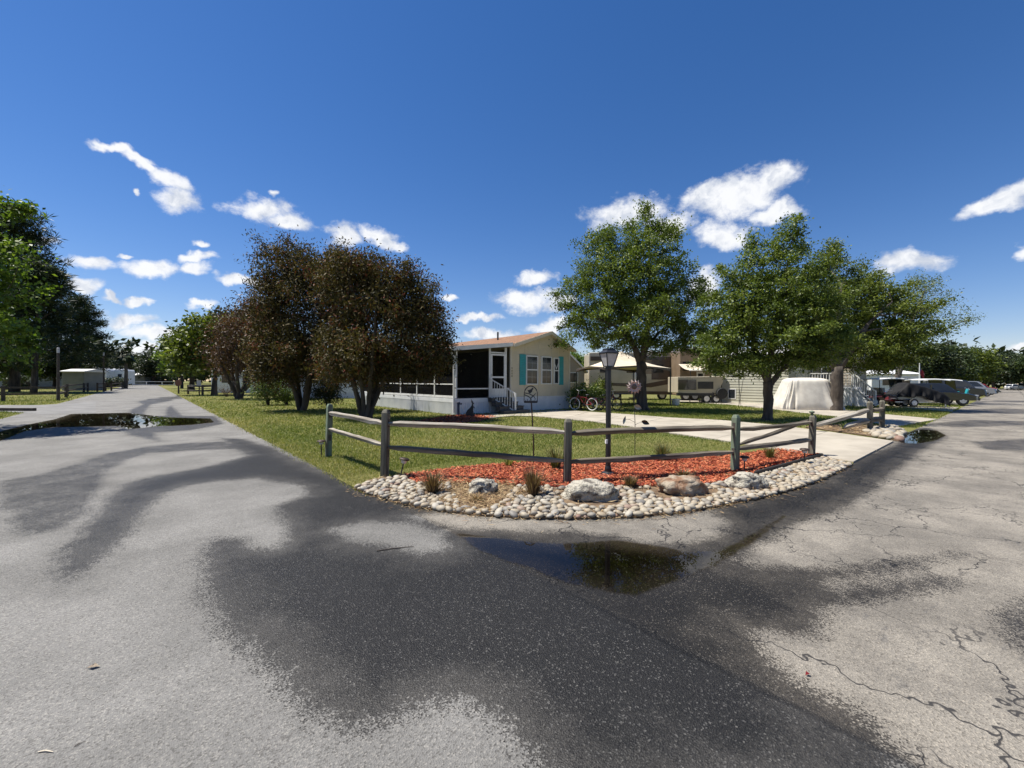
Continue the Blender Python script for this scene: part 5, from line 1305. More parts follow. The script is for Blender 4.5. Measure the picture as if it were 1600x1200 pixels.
def home():
    x0, xm, x1, y0, y1 = HOUSE['x0'], HOUSE['xm'], HOUSE['x1'], HOUSE['y0'], HOUSE['y1']
    yp = 27.0; zf = 0.75; ze = 3.30; xr = UY(856, y0); zr = 4.10; zp = 2.92
    h = thing('mobile_home', 'cream sided mobile home with brown shingle roof, teal shutters and screened porch', 'house', (xm, y0, 0))
    o = Vector((xm, y0, 0)); L = lambda x, y, z=0: Vector((x, y, z)) - o
    X = lambda px: UY(px, y0) - xm
    W_, D_ = x1 - xm, y1 - y0
    # walls
    top = lambda t: ze + (zr - ze) * max(0.0, 1 - abs(t * W_ - (xr - xm)) / ((xr - xm) if t * W_ < xr - xm else (x1 - xr))) + 0.0
    b = MB(); lap_wall(b, (0, 0), (W_, 0), zf, zr, (0, -1), top=top); b.quad((0, .01, zf), (W_, .01, zf), (W_, .01, ze), (0, .01, ze)); b.add([(0, .01, ze), (W_, .01, ze), (xr - xm, .01, zr)], [(0, 1, 2)])
    b.build('gable_wall', 'siding', h)
    b = MB(); lap_wall(b, (0, 0), (0, D_), zf, ze, (-1, 0)); lap_wall(b, (W_, 0), (W_, D_), zf, ze, (1, 0)); lap_wall(b, (0, D_), (W_, D_), zf, ze, (0, 1))
    b.box(0.02, 0.02, zf, W_ - .02, D_ - .02, ze - .02); b.build('side_wall', 'siding', h)
    for px in (797.5, 889):
        b = MB(); x = X(px); b.box(x - .045, -.048, zf, x + .045, .03, ze - 0.02); b.build('corner_trim', 'trim', h)
    for px in (819.6, 841.5, 861.5, 871.5):
        b = MB(); x = X(px); tt = top(x / W_); b.box(x - .010, -.040, zf, x + .010, -.004, tt - .05); b.build('seam_strip', 'trim', h)
    b = MB(); skirt(b, (0, 0), (W_, 0), 0, zf - .06, (0, -1)); skirt(b, (W_, 0), (W_, D_), 0, zf - .06, (1, 0)); b.box(-.0, -.03, zf - .07, W_ + .03, .0, zf - .012); b.build('skirting', 'white_skirt', h)
    # roof
    ov = 0.28; rx = xr - xm
    def slab(xa, za, xb, zb, ya, yb, th):
        m_ = MB(); m_.add([(xa, ya, za), (xb, ya, zb), (xb, yb, zb), (xa, yb, za), (xa, ya, za - th), (xb, ya, zb - th), (xb, yb, zb - th), (xa, yb, za - th)], [(0, 1, 2, 3), (7, 6, 5, 4), (0, 4, 5, 1), (1, 5, 6, 2), (2, 6, 7, 3), (3, 7, 4, 0)]); return m_
    sl = (zr - ze) / rx
    r_ = slab(0, ze + .1, rx, zr + .1, -ov, D_ + ov, .07); r_.build('roof', 'shingle', h)
    r_ = slab(rx, zr + .1, W_ + .2, ze + .1 - sl * .2, -ov, D_ + ov, .07); ro = r_.build('roof', 'shingle', h)
    b = MB()
    for (xa, za, xb, zb) in ((-.05, ze + .07, rx, zr + .10), (rx, zr + .10, W_ + .24, ze + .07 - sl * .2)):
        b.add([(xa, -ov - .035, za), (xb, -ov - .035, zb), (xb, -ov - .035, zb - .17), (xa, -ov - .035, za - .17), (xa, -ov - .002, za), (xb, -ov - .002, zb), (xb, -ov - .002, zb - .17), (xa, -ov - .002, za - .17)], [(0, 1, 2, 3), (7, 6, 5, 4), (0, 4, 5, 1), (1, 5, 6, 2), (2, 6, 7, 3), (3, 7, 4, 0)])
    b.build('rake_board', 'trim', h)
    b = MB(); b.add([(0, -ov, ze - .03), (rx, -ov, zr - .03), (rx, .0, zr - .03), (0, 0, ze - .03)], [(0, 1, 2, 3)]); b.add([(rx, -ov, zr - .03), (W_ + .2, -ov, ze - .03 - sl * .2), (W_ + .2, 0, ze - .03 - sl * .2), (rx, 0, zr - .03)], [(0, 1, 2, 3)]); b.build('soffit', 'trim', h)
    vp = MB(); vp.tube([(rx - .9, 3.2, zr - .35), (rx - .9, 3.2, zr + .28)], .05, 8); vp.build('vent_pipe', 'black_metal', h)
    for (xx, yy) in ((rx - 1.3, 7.0), (rx - 1.2, 9.5)):
        vp = MB(); vp.box(xx - .12, yy - .12, zr - .4, xx + .12, yy + .12, zr - .22); vp.build('roof_vent', 'brown_rv', h)
    # windows
    def window(pa, pb, ztop, zbot, curtain=False):
        xa, xb = X(pa), X(pb); zm = (ztop + zbot) / 2 + .02; f = .06
        w = MB(); w.box(xa, -.085, zbot, xa + f, .0, ztop); w.box(xb - f, -.085, zbot, xb, .0, ztop); w.box(xa + f, -.085, ztop - f, xb - f, 0, ztop); w.box(xa + f, -.085, zbot, xb - f, 0, zbot + f); w.box(xa + f, -.08, zm - .03, xb - f, 0, zm + .03)
        wo = w.build('window', 'white', h)
        for za, zb in ((zbot + f, zm - .03), (zm + .03, ztop - f)):
            g_ = MB(); g_.box(xa + f, -.056, za, xb - f, -.048, zb); g_.build('pane', 'glass', wo)
            if xb - xa > .5:
                mu = MB(); xc = (xa + xb) / 2; zc = (za + zb) / 2; mu.box(xc - .008, -.065, za, xc + .008, -.058, zb); mu.box(xa + f, -.0655, zc - .008, xb - f, -.0585, zc + .008); mu.build('muntin', 'grey_paint', wo)
        if curtain:
            c_ = MB(); n = 10
            for i in range(n):
                t0, t1 = i / n, (i + 1) / n; xx0 = xa + f + (xb - xa - 2 * f) * t0; xx1 = xa + f + (xb - xa - 2 * f) * t1
                lo = lambda t: zm + .05 + (ztop - f - zm) * 0.45 * abs(t - .5) * 2
                c_.add([(xx0, -.060, lo(t0)), (xx1, -.060, lo(t1)), (xx1, -.060, lo(t1) + .10), (xx0, -.060, lo(t0) + .10)], [(0, 1, 2, 3)])
            c_.build('curtain', 'white', wo)
    window(820.6, 839.2, 2.86, 1.35); window(844.4, 860.8, 2.86, 1.37); window(864.0, 872.0, 2.82, 1.38, True)
    for pa, pb in ((811, 820), (872.2, 879)):
        s_ = MB(); xa, xb = X(pa), X(pb); s_.box(xa, -.070, 1.34, xb, -.030, 2.90)
        so = s_.build('shutter', 'teal', h)
        st = MB(); nS = 16
        for k in range(nS):
            z_ = 1.42 + (2.82 - 1.42) * k / nS
            if abs(k - nS / 2) < .6: continue
            st.add([(xa + .05, -.071, z_), (xb - .05, -.071, z_), (xb - .05, -.085, z_ + .03), (xa + .05, -.085, z_ + .03)], [(0, 1, 2, 3)]); st.add([(xa + .05, -.085, z_ + .03), (xb - .05, -.085, z_ + .03), (xb - .05, -.071, z_ + .06), (xa + .05, -.071, z_ + .06)], [(0, 1, 2, 3)])
        st.build('louvres', 'teal', so)
    # small dark address digits set one above the other at the corner
    for k in range(4):
        d_ = MB(); zc = 2.17 - k * .13; x = X(798.8)
        d_.box(x - .03, -.054, zc - .045, x - .018, -.0485, zc + .045); d_.box(x + .018, -.054, zc - .045, x + .03, -.0485, zc + .045); d_.box(x - .018, -.0542, zc + .033, x + .018, -.0486, zc + .045)
        if k % 2: d_.box(x - .018, -.0542, zc - .006, x + .018, -.0486, zc + .006)
        d_.build('address_digit', 'black_metal', h)
    # porch: floor, screened walls, roof
    xp = x0 - xm; yb_ = yp - y0
    b = MB(); b.box(xp, 0, zf - .12, -.002, yb_, zf); b.build('porch_floor', 'dark_step', h)
    b = MB(); skirt(b, (xp, 0), (-.0, 0), 0, zf - .13, (0, -1)); skirt(b, (xp, 0), (xp, yb_), 0, zf - .13, (-1, 0)); b.build('porch_skirting', 'white_skirt', h)
    b = MB(); b.box(xp - .03, -.03, zf - .20, 0.0, .0, zf - .02); b.box(xp - .03, .0, zf - .20, xp, yb_, zf - .02); b.build('porch_rim', 'white_skirt', h)
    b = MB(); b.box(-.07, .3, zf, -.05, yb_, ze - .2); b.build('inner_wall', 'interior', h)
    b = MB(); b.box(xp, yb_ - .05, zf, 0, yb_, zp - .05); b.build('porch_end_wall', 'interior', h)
    pw = .09
    for px in (713, 765.5, 790.5):
        x = X(px); b = MB(); b.box(x - pw / 2, 0, zf, x + pw / 2, pw, zp - .0 + (x - xp) * .09); b.build('porch_post', 'white', h)
    ys = [VX(px, x0) - y0 for px in (678.5, 651, 625.5)] + [9.4]
    for y_ in ys:
        if y_ < yb_ - .3:
            b = MB(); b.box(xp, y_ - .035, zf, xp + .07, y_ + .035, zp - .04); b.build('porch_post', 'white', h)
    zr1 = zf + .42
    for (xa, xb) in ((X(713) + pw / 2, X(765.5) - pw / 2), (X(790.5) + pw / 2, -.03)):
        b = MB(); b.box(xa, .02, zr1 - .03, xb, .07, zr1 + .03); b.build('porch_rail', 'white', h)
    yy = [pw] + [v for v in ys if v < yb_ - .3] + [yb_ - .05]
    for ya, yc in zip(yy, yy[1:]):
        b = MB(); b.box(xp + .01, ya + .036, zr1 + .18, xp + .06, yc - .036, zr1 + .23); b.build('porch_rail', 'white', h)
        b = MB(); b.box(xp + .01, ya + .036, zf + .002, xp + .06, yc - .036, zf + .10); b.build('kick_rail', 'white', h)
        s_ = MB(); s_.quad((xp + .035, ya, zf), (xp + .035, yc, zf), (xp + .035, yc, zp - .04), (xp + .035, ya, zp - .04)); s_.build('screen', 'screen', h)
    for pa, pb in ((713, 765.5), (790.5, 797.5)):
        s_ = MB(); xa, xb = X(pa), X(pb); s_.quad((xa, .045, zf), (xb, .045, zf), (xb, .045, zp + (xb - xp) * .09), (xa, .045, zp + (xa - xp) * .09)); s_.build('screen', 'screen', h)
    # screen door
    xa, xb = X(766.8), X(789.2); zt = zf + 2.10; d_ = MB(); f = .085
    d_.box(xa, -.02, zf, xa + f, .03, zt); d_.box(xb - f, -.02, zf, xb, .03, zt); d_.box(xa + f, -.02, zt - f, xb - f, .03, zt); d_.box(xa + f, -.02, zf + .93, xb - f, .03, zf + 1.01); d_.box(xa + f, -.012, zf + .0, xb - f, .02, zf + .42)
    do = d_.build('screen_door', 'white', h)
    for za, zb in ((zf + .42, zf + .93), (zf + 1.01, zt - f)):
        s_ = MB(); s_.quad((xa + f, .005, za), (xb - f, .005, za), (xb - f, .005, zb), (xa + f, .005, zb)); s_.build('door_screen', 'screen', do)
    k_ = MB(); k_.box(xa + .02, -.06, zf + .98, xa + .05, -.02, zf + 1.12); k_.build('handle', 'silver', do)
    b = MB(); b.box(X(766), .0, zt + .03, X(790), .06, zt + .09); b.build('door_header', 'white', h)
    # porch roof with white fascia and gutter
    xo = xp - .22
    r_ = slab(xo, zp + .10, .02, ze + .095, -.20, yb_ + .1, .05); r_.build('porch_roof', 'white_roof', h)
    f_ = slab(xo, zp + .13, -.05, ze + .14, -.235, -.201, .19); f_.build('fascia', 'white', h)
    g_ = MB(); g_.prism([(xo - .12, zp + .0), (xo - .03, zp - .02), (xo - .002, zp - .02), (xo - .002, zp + .13), (xo - .13, zp + .13)], -.20, yb_, 'y'); g_.build('gutter', 'white', h)
    dn = MB(); dn.tube([(xo - .06, -.1, zp), (xo - .06, -.1, zp - .14), (xp - .10, -.06, zp - .32), (xp - .10, -.06, .1)], .045, 6); dn.build('downspout', 'white', h)
    c_ = MB(); c_.quad((xo + .02, -.19, zp + .04), (-.02, -.19, ze + .03), (-.02, yb_, ze + .03), (xo + .02, yb_, zp + .04)); c_.build('porch_ceiling', 'white_roof', h)
    # porch furniture hints: low bench seen through the screen
    t_ = thing('porch_bench', 'pale cushioned bench just visible behind the left porch screens', 'bench', (xm + xp + 1.0, y0 + 5.2, zf))
    u_ = MB(); u_.box(-.3, -.9, .38, .3, .9, .5); u_.build('seat', 'beige', t_, bevel=.03)
    u_ = MB(); u_.box(.25, -.9, .5, .36, .9, .95); u_.build('backrest', 'beige', t_, bevel=.03)
    for sx in (-.26, .26):
        for sy in (-.82, .82):
            u_ = MB(); u_.box(sx - .03, sy - .03, 0, sx + .03, sy + .03, .38); u_.build('leg', 'black_metal', t_)
    # steps
    st = thing('entry_steps', 'dark grey entry steps with white railing leading to the screen door', 'steps', (xm + X(778), y0, 0))
    wd = .62
    for k in range(4):
        z1_ = zf - .02 - k * .185; ya = -.34 - .30 * k
        b = MB(); b.box(-wd, ya - .0, max(z1_ - .19, 0), wd + .22 * k * .5, ya + .33 if k else -.01, z1_ - .04); b.build('riser', 'dark_step', st)
        b = MB(); b.box(-wd - .03, ya - .03, z1_ - .039, wd + .03 + .22 * k * .5, ya + .30 if k else -.01, z1_); b.build('tread', 'dark_step', st, bevel=.006)
    b = MB(); xs = .12
    b.bar((xs, -1.15, .0), (xs, -1.15, .98), .075); b.bar((-wd + .05, -.08, zf), (-wd + .05, -.08, zf + .92), .06)
    b.bar((xs, -1.15, .95), (-wd + .05, -.08, zf + .90), .05); b.bar((xs, -1.15, .12), (-wd + .05, -.08, zf + .06), .045)
    ro = b.build('railing', 'white', st)
    for k in range(9):
        t = (k + 1) / 10; p = Vector((xs, -1.15, .12)).lerp(Vector((-wd + .05, -.08, zf + .06)), t); q = Vector((xs, -1.15, .95)).lerp(Vector((-wd + .05, -.08, zf + .90)), t)
        bb = MB(); bb.bar(p, q, .022); bb.build('baluster', 'white', ro)
    sl_ = sheet('walkway', gpoly([(752, 648), (835, 643), (866, 641.5), (836, 651), (800, 650.5), (765, 654)]), .03, 'concrete', thick=.05)
home()
# dark mulch bed at the porch with animal ornament and post
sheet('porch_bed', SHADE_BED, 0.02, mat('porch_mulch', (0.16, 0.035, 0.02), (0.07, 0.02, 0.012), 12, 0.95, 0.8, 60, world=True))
n = 1600
sticks('porch_mulch', rand_in(SHADE_BED, n), 0.03, rng.uniform(0.05, 0.14, n), rng.uniform(0.02, 0.05, n), 'mulch', 0.3, 'shaded red mulch along the front of the porch skirting', 'mulch')
def ornament():
    p = G(735, 651); d = DEPTH(p); o = thing('animal_ornament', 'dark sitting kangaroo shaped yard ornament in front of the porch skirting', 'ornament', (p.x, p.y, .02), CR)
    pr = [(-.34, .0), (-.30, .03), (-.22, .05), (-.19, .16), (-.12, .27), (-.02, .36), (.05, .46), (.07, .54), (.04, .60), (.03, .67), (.07, .64), (.10, .66), (.11, .60), (.155, .555), (.14, .52), (.12, .50), (.13, .38), (.12, .25), (.14, .12), (.19, .03), (.18, 0.0), (.02, .0)]
    b = MB(); b.prism([(x * 1.0, z * 1.0) for x, z in pr], -.045, .045); b.build('body', 'black_metal', o, bevel=.03)
    e_ = MB(); e_.prism([(.045, .62), (.03, .74), (.075, .66)], .01, .03); e_.build('ear', 'black_metal', o)
    e_ = MB(); e_.prism([(.11, .40), (.18, .33), (.20, .345), (.125, .43)], -.03, .03); e_.build('paw', 'black_metal', o)
    q = G(716, 650); b = MB(); b.tube([(0, 0, -.05), (0, 0, .54)], .055, 10); b.lathe([(.07, .54), (.075, .60), (.05, .62)], 12); b.box(.03, -.03, .50, .16, .03, .56)
    hb = b.build('hydrant_post', 'navy_cap', None, loc=(q.x, q.y, .0), rot=(0, 0, CR)); tag(hb, 'dark blue water spigot post beside the porch corner', 'spigot post')
ornament()

# ================================================================== bicycles
def bike(px, py, rz, label, frame, tyre, seed=0):
    p = G(px, py); o = thing('bicycle', label, 'bicycle', (p.x, p.y, .035), rz, 'bicycles parked beside the cream home')
    r = .33; wb = 1.06
    for x in (0, wb):
        w = MB(); n = 28
        vs = []; fs = []
        for i in range(n):
            a = 2 * math.pi * i / n
            for k in range(6):
                t = 2 * math.pi * k / 6; rr_ = r - .028 + .028 * math.cos(t); vs.append((x + rr_ * math.cos(a), .028 * math.sin(t), r + rr_ * math.sin(a)))
        for i in range(n):
            for k in range(6): fs.append((i * 6 + k, i * 6 + (k + 1) % 6, ((i + 1) % n) * 6 + (k + 1) % 6, ((i + 1) % n) * 6 + k))
        w.add(vs, fs); wo = w.build('wheel', tyre, o, smooth=True)
        sp = MB()
        for k in range(12):
            a = 2 * math.pi * k / 12; sp.bar((x, 0, r), (x + (r - .05) * math.cos(a), 0, r + (r - .05) * math.sin(a)), .006)
        sp.tube([(x, -.05, r), (x, .05, r)], .03, 8); sp.build('spokes', 'silver', wo)
        fd = MB()
        pts = [(x + (r + .03) * math.cos(a), 0, r + (r + .03) * math.sin(a)) for a in np.linspace(R(40), R(170) if x == 0 else R(140), 9)]
        for a_, c_ in zip(pts, pts[1:]): fd.bar(a_, c_, .05, .01)
        fd.build('fender', frame, o)
    f = MB(); bb = (wb * .43, 0, .29); seat = (wb * .30, 0, .74); head = (wb * .80, 0, .80)
    for a, c in ((bb, seat), (bb, head), ((wb * .32, 0, .66), (wb * .79, 0, .70)), ((0, .05, r), bb), ((0, -.05, r), bb), ((0, .05, r), (wb * .32, 0, .66)), ((0, -.05, r), (wb * .32, 0, .66))): f.tube([a, c], .017, 7)
    f.build('frame', frame, o)
    fk = MB(); fk.tube([(wb, .05, r), (wb * .83, .04, .72), (wb * .79, 0, .86)], .013, 6); fk.tube([(wb, -.05, r), (wb * .83, -.04, .72)], .013, 6); fk.build('fork', frame, o)
    hb = MB(); hb.tube([(wb * .79, 0, .84), (wb * .77, 0, 1.0)], .014, 6); hb.tube([(wb * .55, .32, 1.02), (wb * .72, .27, 1.06), (wb * .79, 0, 1.0), (wb * .72, -.27, 1.06), (wb * .55, -.32, 1.02)], .012, 6); hb.build('handlebar', 'silver', o)
    sd = MB(); sd.ball((wb * .27, 0, .80), .12, 8, (1.1, .75, .3)); sd.tube([(wb * .30, 0, .72), (wb * .28, 0, .79)], .013, 6); sd.build('saddle', 'black_metal', o, smooth=True)
    ck = MB(); ck.lathe([(.09, .03), (.09, .035)], 14, (bb[0], 0, bb[2]), 'y'); ck.bar((bb[0], .05, bb[2]), (bb[0] + .12, .06, bb[2] - .12), .02); ck.bar((bb[0], -.05, bb[2]), (bb[0] - .12, -.06, bb[2] + .12), .02); ck.build('crank', 'black_metal', o)
    ks = MB(); ks.bar((bb[0] - .06, -.05, bb[2]), (bb[0] - .16, -.22, .005), .015); ks.build('kickstand', 'silver', o)
    o.rotation_euler = (0, 0, rz)
bike(925, 643.0, CR + math.pi - 0.75, 'red cruiser bicycle with white tyres parked nearest the house', 'red_paint', 'white_rubber')
bike(936, 643.0, CR + math.pi + 0.35 + math.pi, 'dark red bicycle with black tyres parked behind the lamp post', 'maroon', 'rubber')

# ================================================================== vehicles
def wheel(parent, x, y, r, w=.2, rim='silver', name='wheel'):
    b = MB(); b.lathe([(r * .6, -w / 2), (r * .93, -w / 2), (r, -w / 3), (r, w / 3), (r * .93, w / 2), (r * .6, w / 2)], 18, (x, y, r), 'y'); o = b.build(name, 'rubber', parent, smooth=False)
    b = MB(); b.lathe([(r * .6, -w / 2 - .004), (r * .5, -w / 2 + .02), (r * .15, -w / 2 - .012)], 14, (x, y, r), 'y'); b.lathe([(r * .6, w / 2 + .004), (r * .5, w / 2 - .02), (r * .15, w / 2 + .012)], 14, (x, y, r), 'y'); b.build('rim', rim, o)
def car(name, label, cat, loc, rz, L, Wd, H, paint, prof=None, cabin=None, group=None, wr=.34):
    """x forward, prof: body side outline, cabin: glasshouse outline (fractions of L and H)"""
    o = thing(name, label, cat, loc, rz, group)
    prof = prof or [(-.5, .22), (-.5, .52), (-.47, .60), (.18, .60), (.40, .53), (.49, .44), (.5, .22)]
    cabin = cabin or [(-.46, .60), (-.38, .95), (-.30, 1.0), (.05, 1.0), (.14, .95), (.27, .58)]
    b = MB(); n = len(prof)
    for y0_, y1_, s0, s1 in ((-.5, -.44, .93, 1), (-.44, .44, 1, 1), (.44, .5, 1, .93)):
        vs = [(x * L * s0, y0_ * Wd, z * H) for x, z in prof] + [(x * L * s1, y1_ * Wd, z * H) for x, z in prof]
        b.add(vs, [tuple(range(n)), tuple(range(2 * n - 1, n - 1, -1))] + [(i, (i + 1) % n, n + (i + 1) % n, n + i) for i in range(n)])
    b.build('body', paint, o, bevel=.03)
    n = len(cabin); b = MB()
    def sec(y, s, z0): return [((x * s) * L, y, z0 + (z * H - z0)) for x, z in cabin]
    zb = cabin[0][1] * H
    for (ya, yb) in ((-.47, -.40),):
        pass
    low, hi = .46, .37
    vs = []
    for sgn in (-1, 1):
        for x, z in cabin:
            t = (z * H - zb) / (H - zb); vs.append((x * L, sgn * Wd * (low * (1 - t) + hi * t), z * H))
    b.add(vs, [tuple(range(n)), tuple(range(2 * n - 1, n - 1, -1))] + [(i, (i + 1) % n, n + (i + 1) % n, n + i) for i in range(n)])
    b.build('cabin', paint, o, bevel=.03)
    # side glass slightly proud, following the tumblehome
    cx = sum(x for x, z in cabin) / n; cz = sum(z for x, z in cabin) / n
    for sgn in (-1, 1):
        pts = []
        for x, z in cabin:
            x2 = cx + (x - cx) * .86; z2 = cz + (z - cz) * .74; t = (z2 * H - zb) / (H - zb); pts.append((x2 * L, sgn * (Wd * (low * (1 - t) + hi * t) + .012), z2 * H))
        g_ = MB(); g_.add(pts, [tuple(range(n))]); g_.build('side_window', 'glass', o)
        pl = MB(); pl.box(-.06 * L - .04, sgn * Wd * .43 - .0, zb, -.06 * L + .04, sgn * (Wd * .43 + .03), H * .93); pl.build('door_pillar', paint, o)
    def endglass(i, j, nm):
        (xa, za), (xb, zb_) = cabin[i], cabin[j]; pts = []
        dx, dz = (zb_ - za) * H, -(xb - xa) * L; l = math.hypot(dx, dz) or 1; sg = 1 if xa + xb > cx * 2 else -1
        if dx * sg < 0: dx, dz = -dx, -dz
        for t_, s_ in ((.12, 1), (.12, -1), (.9, -1), (.9, 1)):
            x = (xa + (xb - xa) * t_) * L + dx / l * .015; z = (za + (zb_ - za) * t_) * H + dz / l * .015; tt = (z - zb) / (H - zb); pts.append((x, s_ * Wd * (low * (1 - tt) + hi * tt) * .88, z))
        g_ = MB(); g_.add(pts, [(0, 1, 2, 3)]); g_.build(nm, 'glass', o)
    endglass(n - 1, n - 2, 'windscreen'); endglass(0, 1, 'rear_window')
    for x in (-.31 * L, .31 * L):
        for y in (-Wd * .44, Wd * .44): wheel(o, x, y, wr)
    for y in (-.33 * Wd, .33 * Wd):
        b = MB(); b.box(.475 * L, y - .14, .40 * H, .497 * L, y + .14, .47 * H); b.build('headlight', 'white_paint', o, bevel=.01)
        b = MB(); b.box(-.505 * L, y - .12, .42 * H, -.49 * L, y + .12, .52 * H); b.build('tail_light', 'red_paint', o, bevel=.01)
    b = MB(); b.box(.49 * L, -.45 * Wd, .22 * H, .52 * L, .45 * Wd, .34 * H); b.build('bumper', 'dark_paint', o, bevel=.02)
    b = MB(); b.box(.488 * L, -.16 * Wd, .37 * H, .503 * L, .16 * Wd, .46 * H); b.build('grille', 'black_metal', o)
    return o
RD = 0.0   # direction of the right road is world x; parked vehicles nose toward it
nose = -math.pi / 2
def cart(label, px, depth, rz, body, roof='white_roof', L=2.4, name='golf_cart'):
    p = GD(px, depth); o = thing(name, label, 'golf cart', (p.x, p.y, .04), rz, 'golf carts parked along the right road')
    b = MB(); b.prism([(-.5 * L, .28), (-.5 * L, .62), (-.2 * L, .66), (-.16 * L, .36), (.22 * L, .34), (.30 * L, .78), (.44 * L, .66), (.5 * L, .30)], -.58, .58); b.build('body', body, o, bevel=.03)
    s_ = MB(); s_.box(-.28 * L, -.52, .66, -.05 * L, .52, .80); s_.box(-.33 * L, -.52, .76, -.26 * L, .52, 1.15); s_.build('seat', 'canvas', o, bevel=.03)
    rf = MB(); n = 10
    vs = []; fs = []
    for i in range(n + 1):
        t = i / n; x = (-.52 + 1.0 * t) * L; z = 1.82 + .10 * math.sin(math.pi * t)
        for y, dz in ((-.62, -.06), (-.55, 0), (.55, 0), (.62, -.06)): vs.append((x, y, z + dz))
    m_ = len(vs); vs += [(a, c, d - .05) for a, c, d in vs]
    for i in range(n):
        for k in range(3):
            fs.append((i * 4 + k, i * 4 + k + 1, i * 4 + k + 5, i * 4 + k + 4)); fs.append((m_ + i * 4 + k + 4, m_ + i * 4 + k + 5, m_ + i * 4 + k + 1, m_ + i * 4 + k))
        for k in (0, 3): fs.append((i * 4 + k, i * 4 + 4 + k, m_ + i * 4 + 4 + k, m_ + i * 4 + k))
    for i in (0, n): fs.append((i * 4, i * 4 + 1, i * 4 + 2, i * 4 + 3, m_ + i * 4 + 3, m_ + i * 4 + 2, m_ + i * 4 + 1, m_ + i * 4))
    rf.add(vs, fs); rf.build('roof', roof, o)
    for sx, x2 in ((-.42 * L, -.44 * L), (.30 * L, .22 * L)):
        for y in (-.54, .54):
            b = MB(); b.bar((sx, y, .6), (x2, y, 1.80), .035); b.build('strut', 'black_metal', o)
    b = MB(); b.quad((.30 * L, -.52, .8), (.30 * L, .52, .8), (.225 * L, .52, 1.78), (.225 * L, -.52, 1.78)); b.build('windscreen', 'glass', o)
    for x in (-.33 * L, .34 * L):
        for y in (-.5, .5): wheel(o, x, y, .24, .18)
    return o
# covered golf cart
def covered_cart():
    D_ = DEPTH(G(1258, 640)); p = GD(1260, D_); s = D_ / FPX
    o = thing('covered_golf_cart', 'golf cart under a draped pale canvas cover on the second driveway', 'golf cart', (p.x, p.y, .03), CR - .22)
    lv = [(0.0, 1.50, .86), (.05, 1.52, .88), (.18, 1.47, .86), (.36, 1.34, .80), (.58, 1.20, .74), (.80, 1.08, .68), (.91, 1.04, .66), (.965, .98, .60), (1.0, .62, .36)]
    H_ = 1.76; n = 120; r = random.Random(4); vs = []; fs = []
    ph = [(5, r.random() * 6.28), (17, r.random() * 6.28), (29, r.random() * 6.28)]
    for t, a, c in lv:
        for k in range(n):
            th = 2 * math.pi * k / n; e = .38; cs, sn = math.cos(th), math.sin(th)
            x = a * math.copysign(abs(cs) ** e, cs); y = c * math.copysign(abs(sn) ** e, sn)
            fo = (1 - t) ** .7 * 1.9 * (.05 * math.sin(ph[0][0] * th + ph[0][1] + t * 2) + .075 * abs(math.sin(.5 * (ph[1][0] * th + ph[1][1] - t * 3))) + .03 * math.sin(ph[2][0] * th + ph[2][1] + 2 * t))
            if t > .97: fo = 0
            fo *= .6 + .5 * math.sin(3 * th + 1.0)
            vs.append((x * (1 + fo / 1.2) + .10 * t * (-1), y * (1 + fo), t * H_ + (.03 * math.sin(3 * th) if 0 < t < .9 else 0) + (0.02 * math.cos(2 * th) if t > .95 else 0)))
    for i in range(len(lv) - 1):
        for k in range(n): fs.append((i * n + k, i * n + (k + 1) % n, (i + 1) * n + (k + 1) % n, (i + 1) * n + k))
    vs.append((-.1, 0, H_ + .03)); m_ = len(vs) - 1
    for k in range(n): fs.append(((len(lv) - 1) * n + k, (len(lv) - 1) * n + (k + 1) % n, m_))
    b = MB(); b.add(vs, fs); co = b.build('canvas_cover', 'cover', o, smooth=True)
    sd = co.modifiers.new('sub', 'SUBSURF'); sd.levels = 1; sd.render_levels = 1
    b = MB(); b.box(-.12, -.725, 1.30, .16, -.70, 1.37); b.build('vent_flap', 'beige', o)
    for x in (-.9, .9):
        for y in (-.45, .45): wheel(o, x, y, .22, .16)
covered_cart()
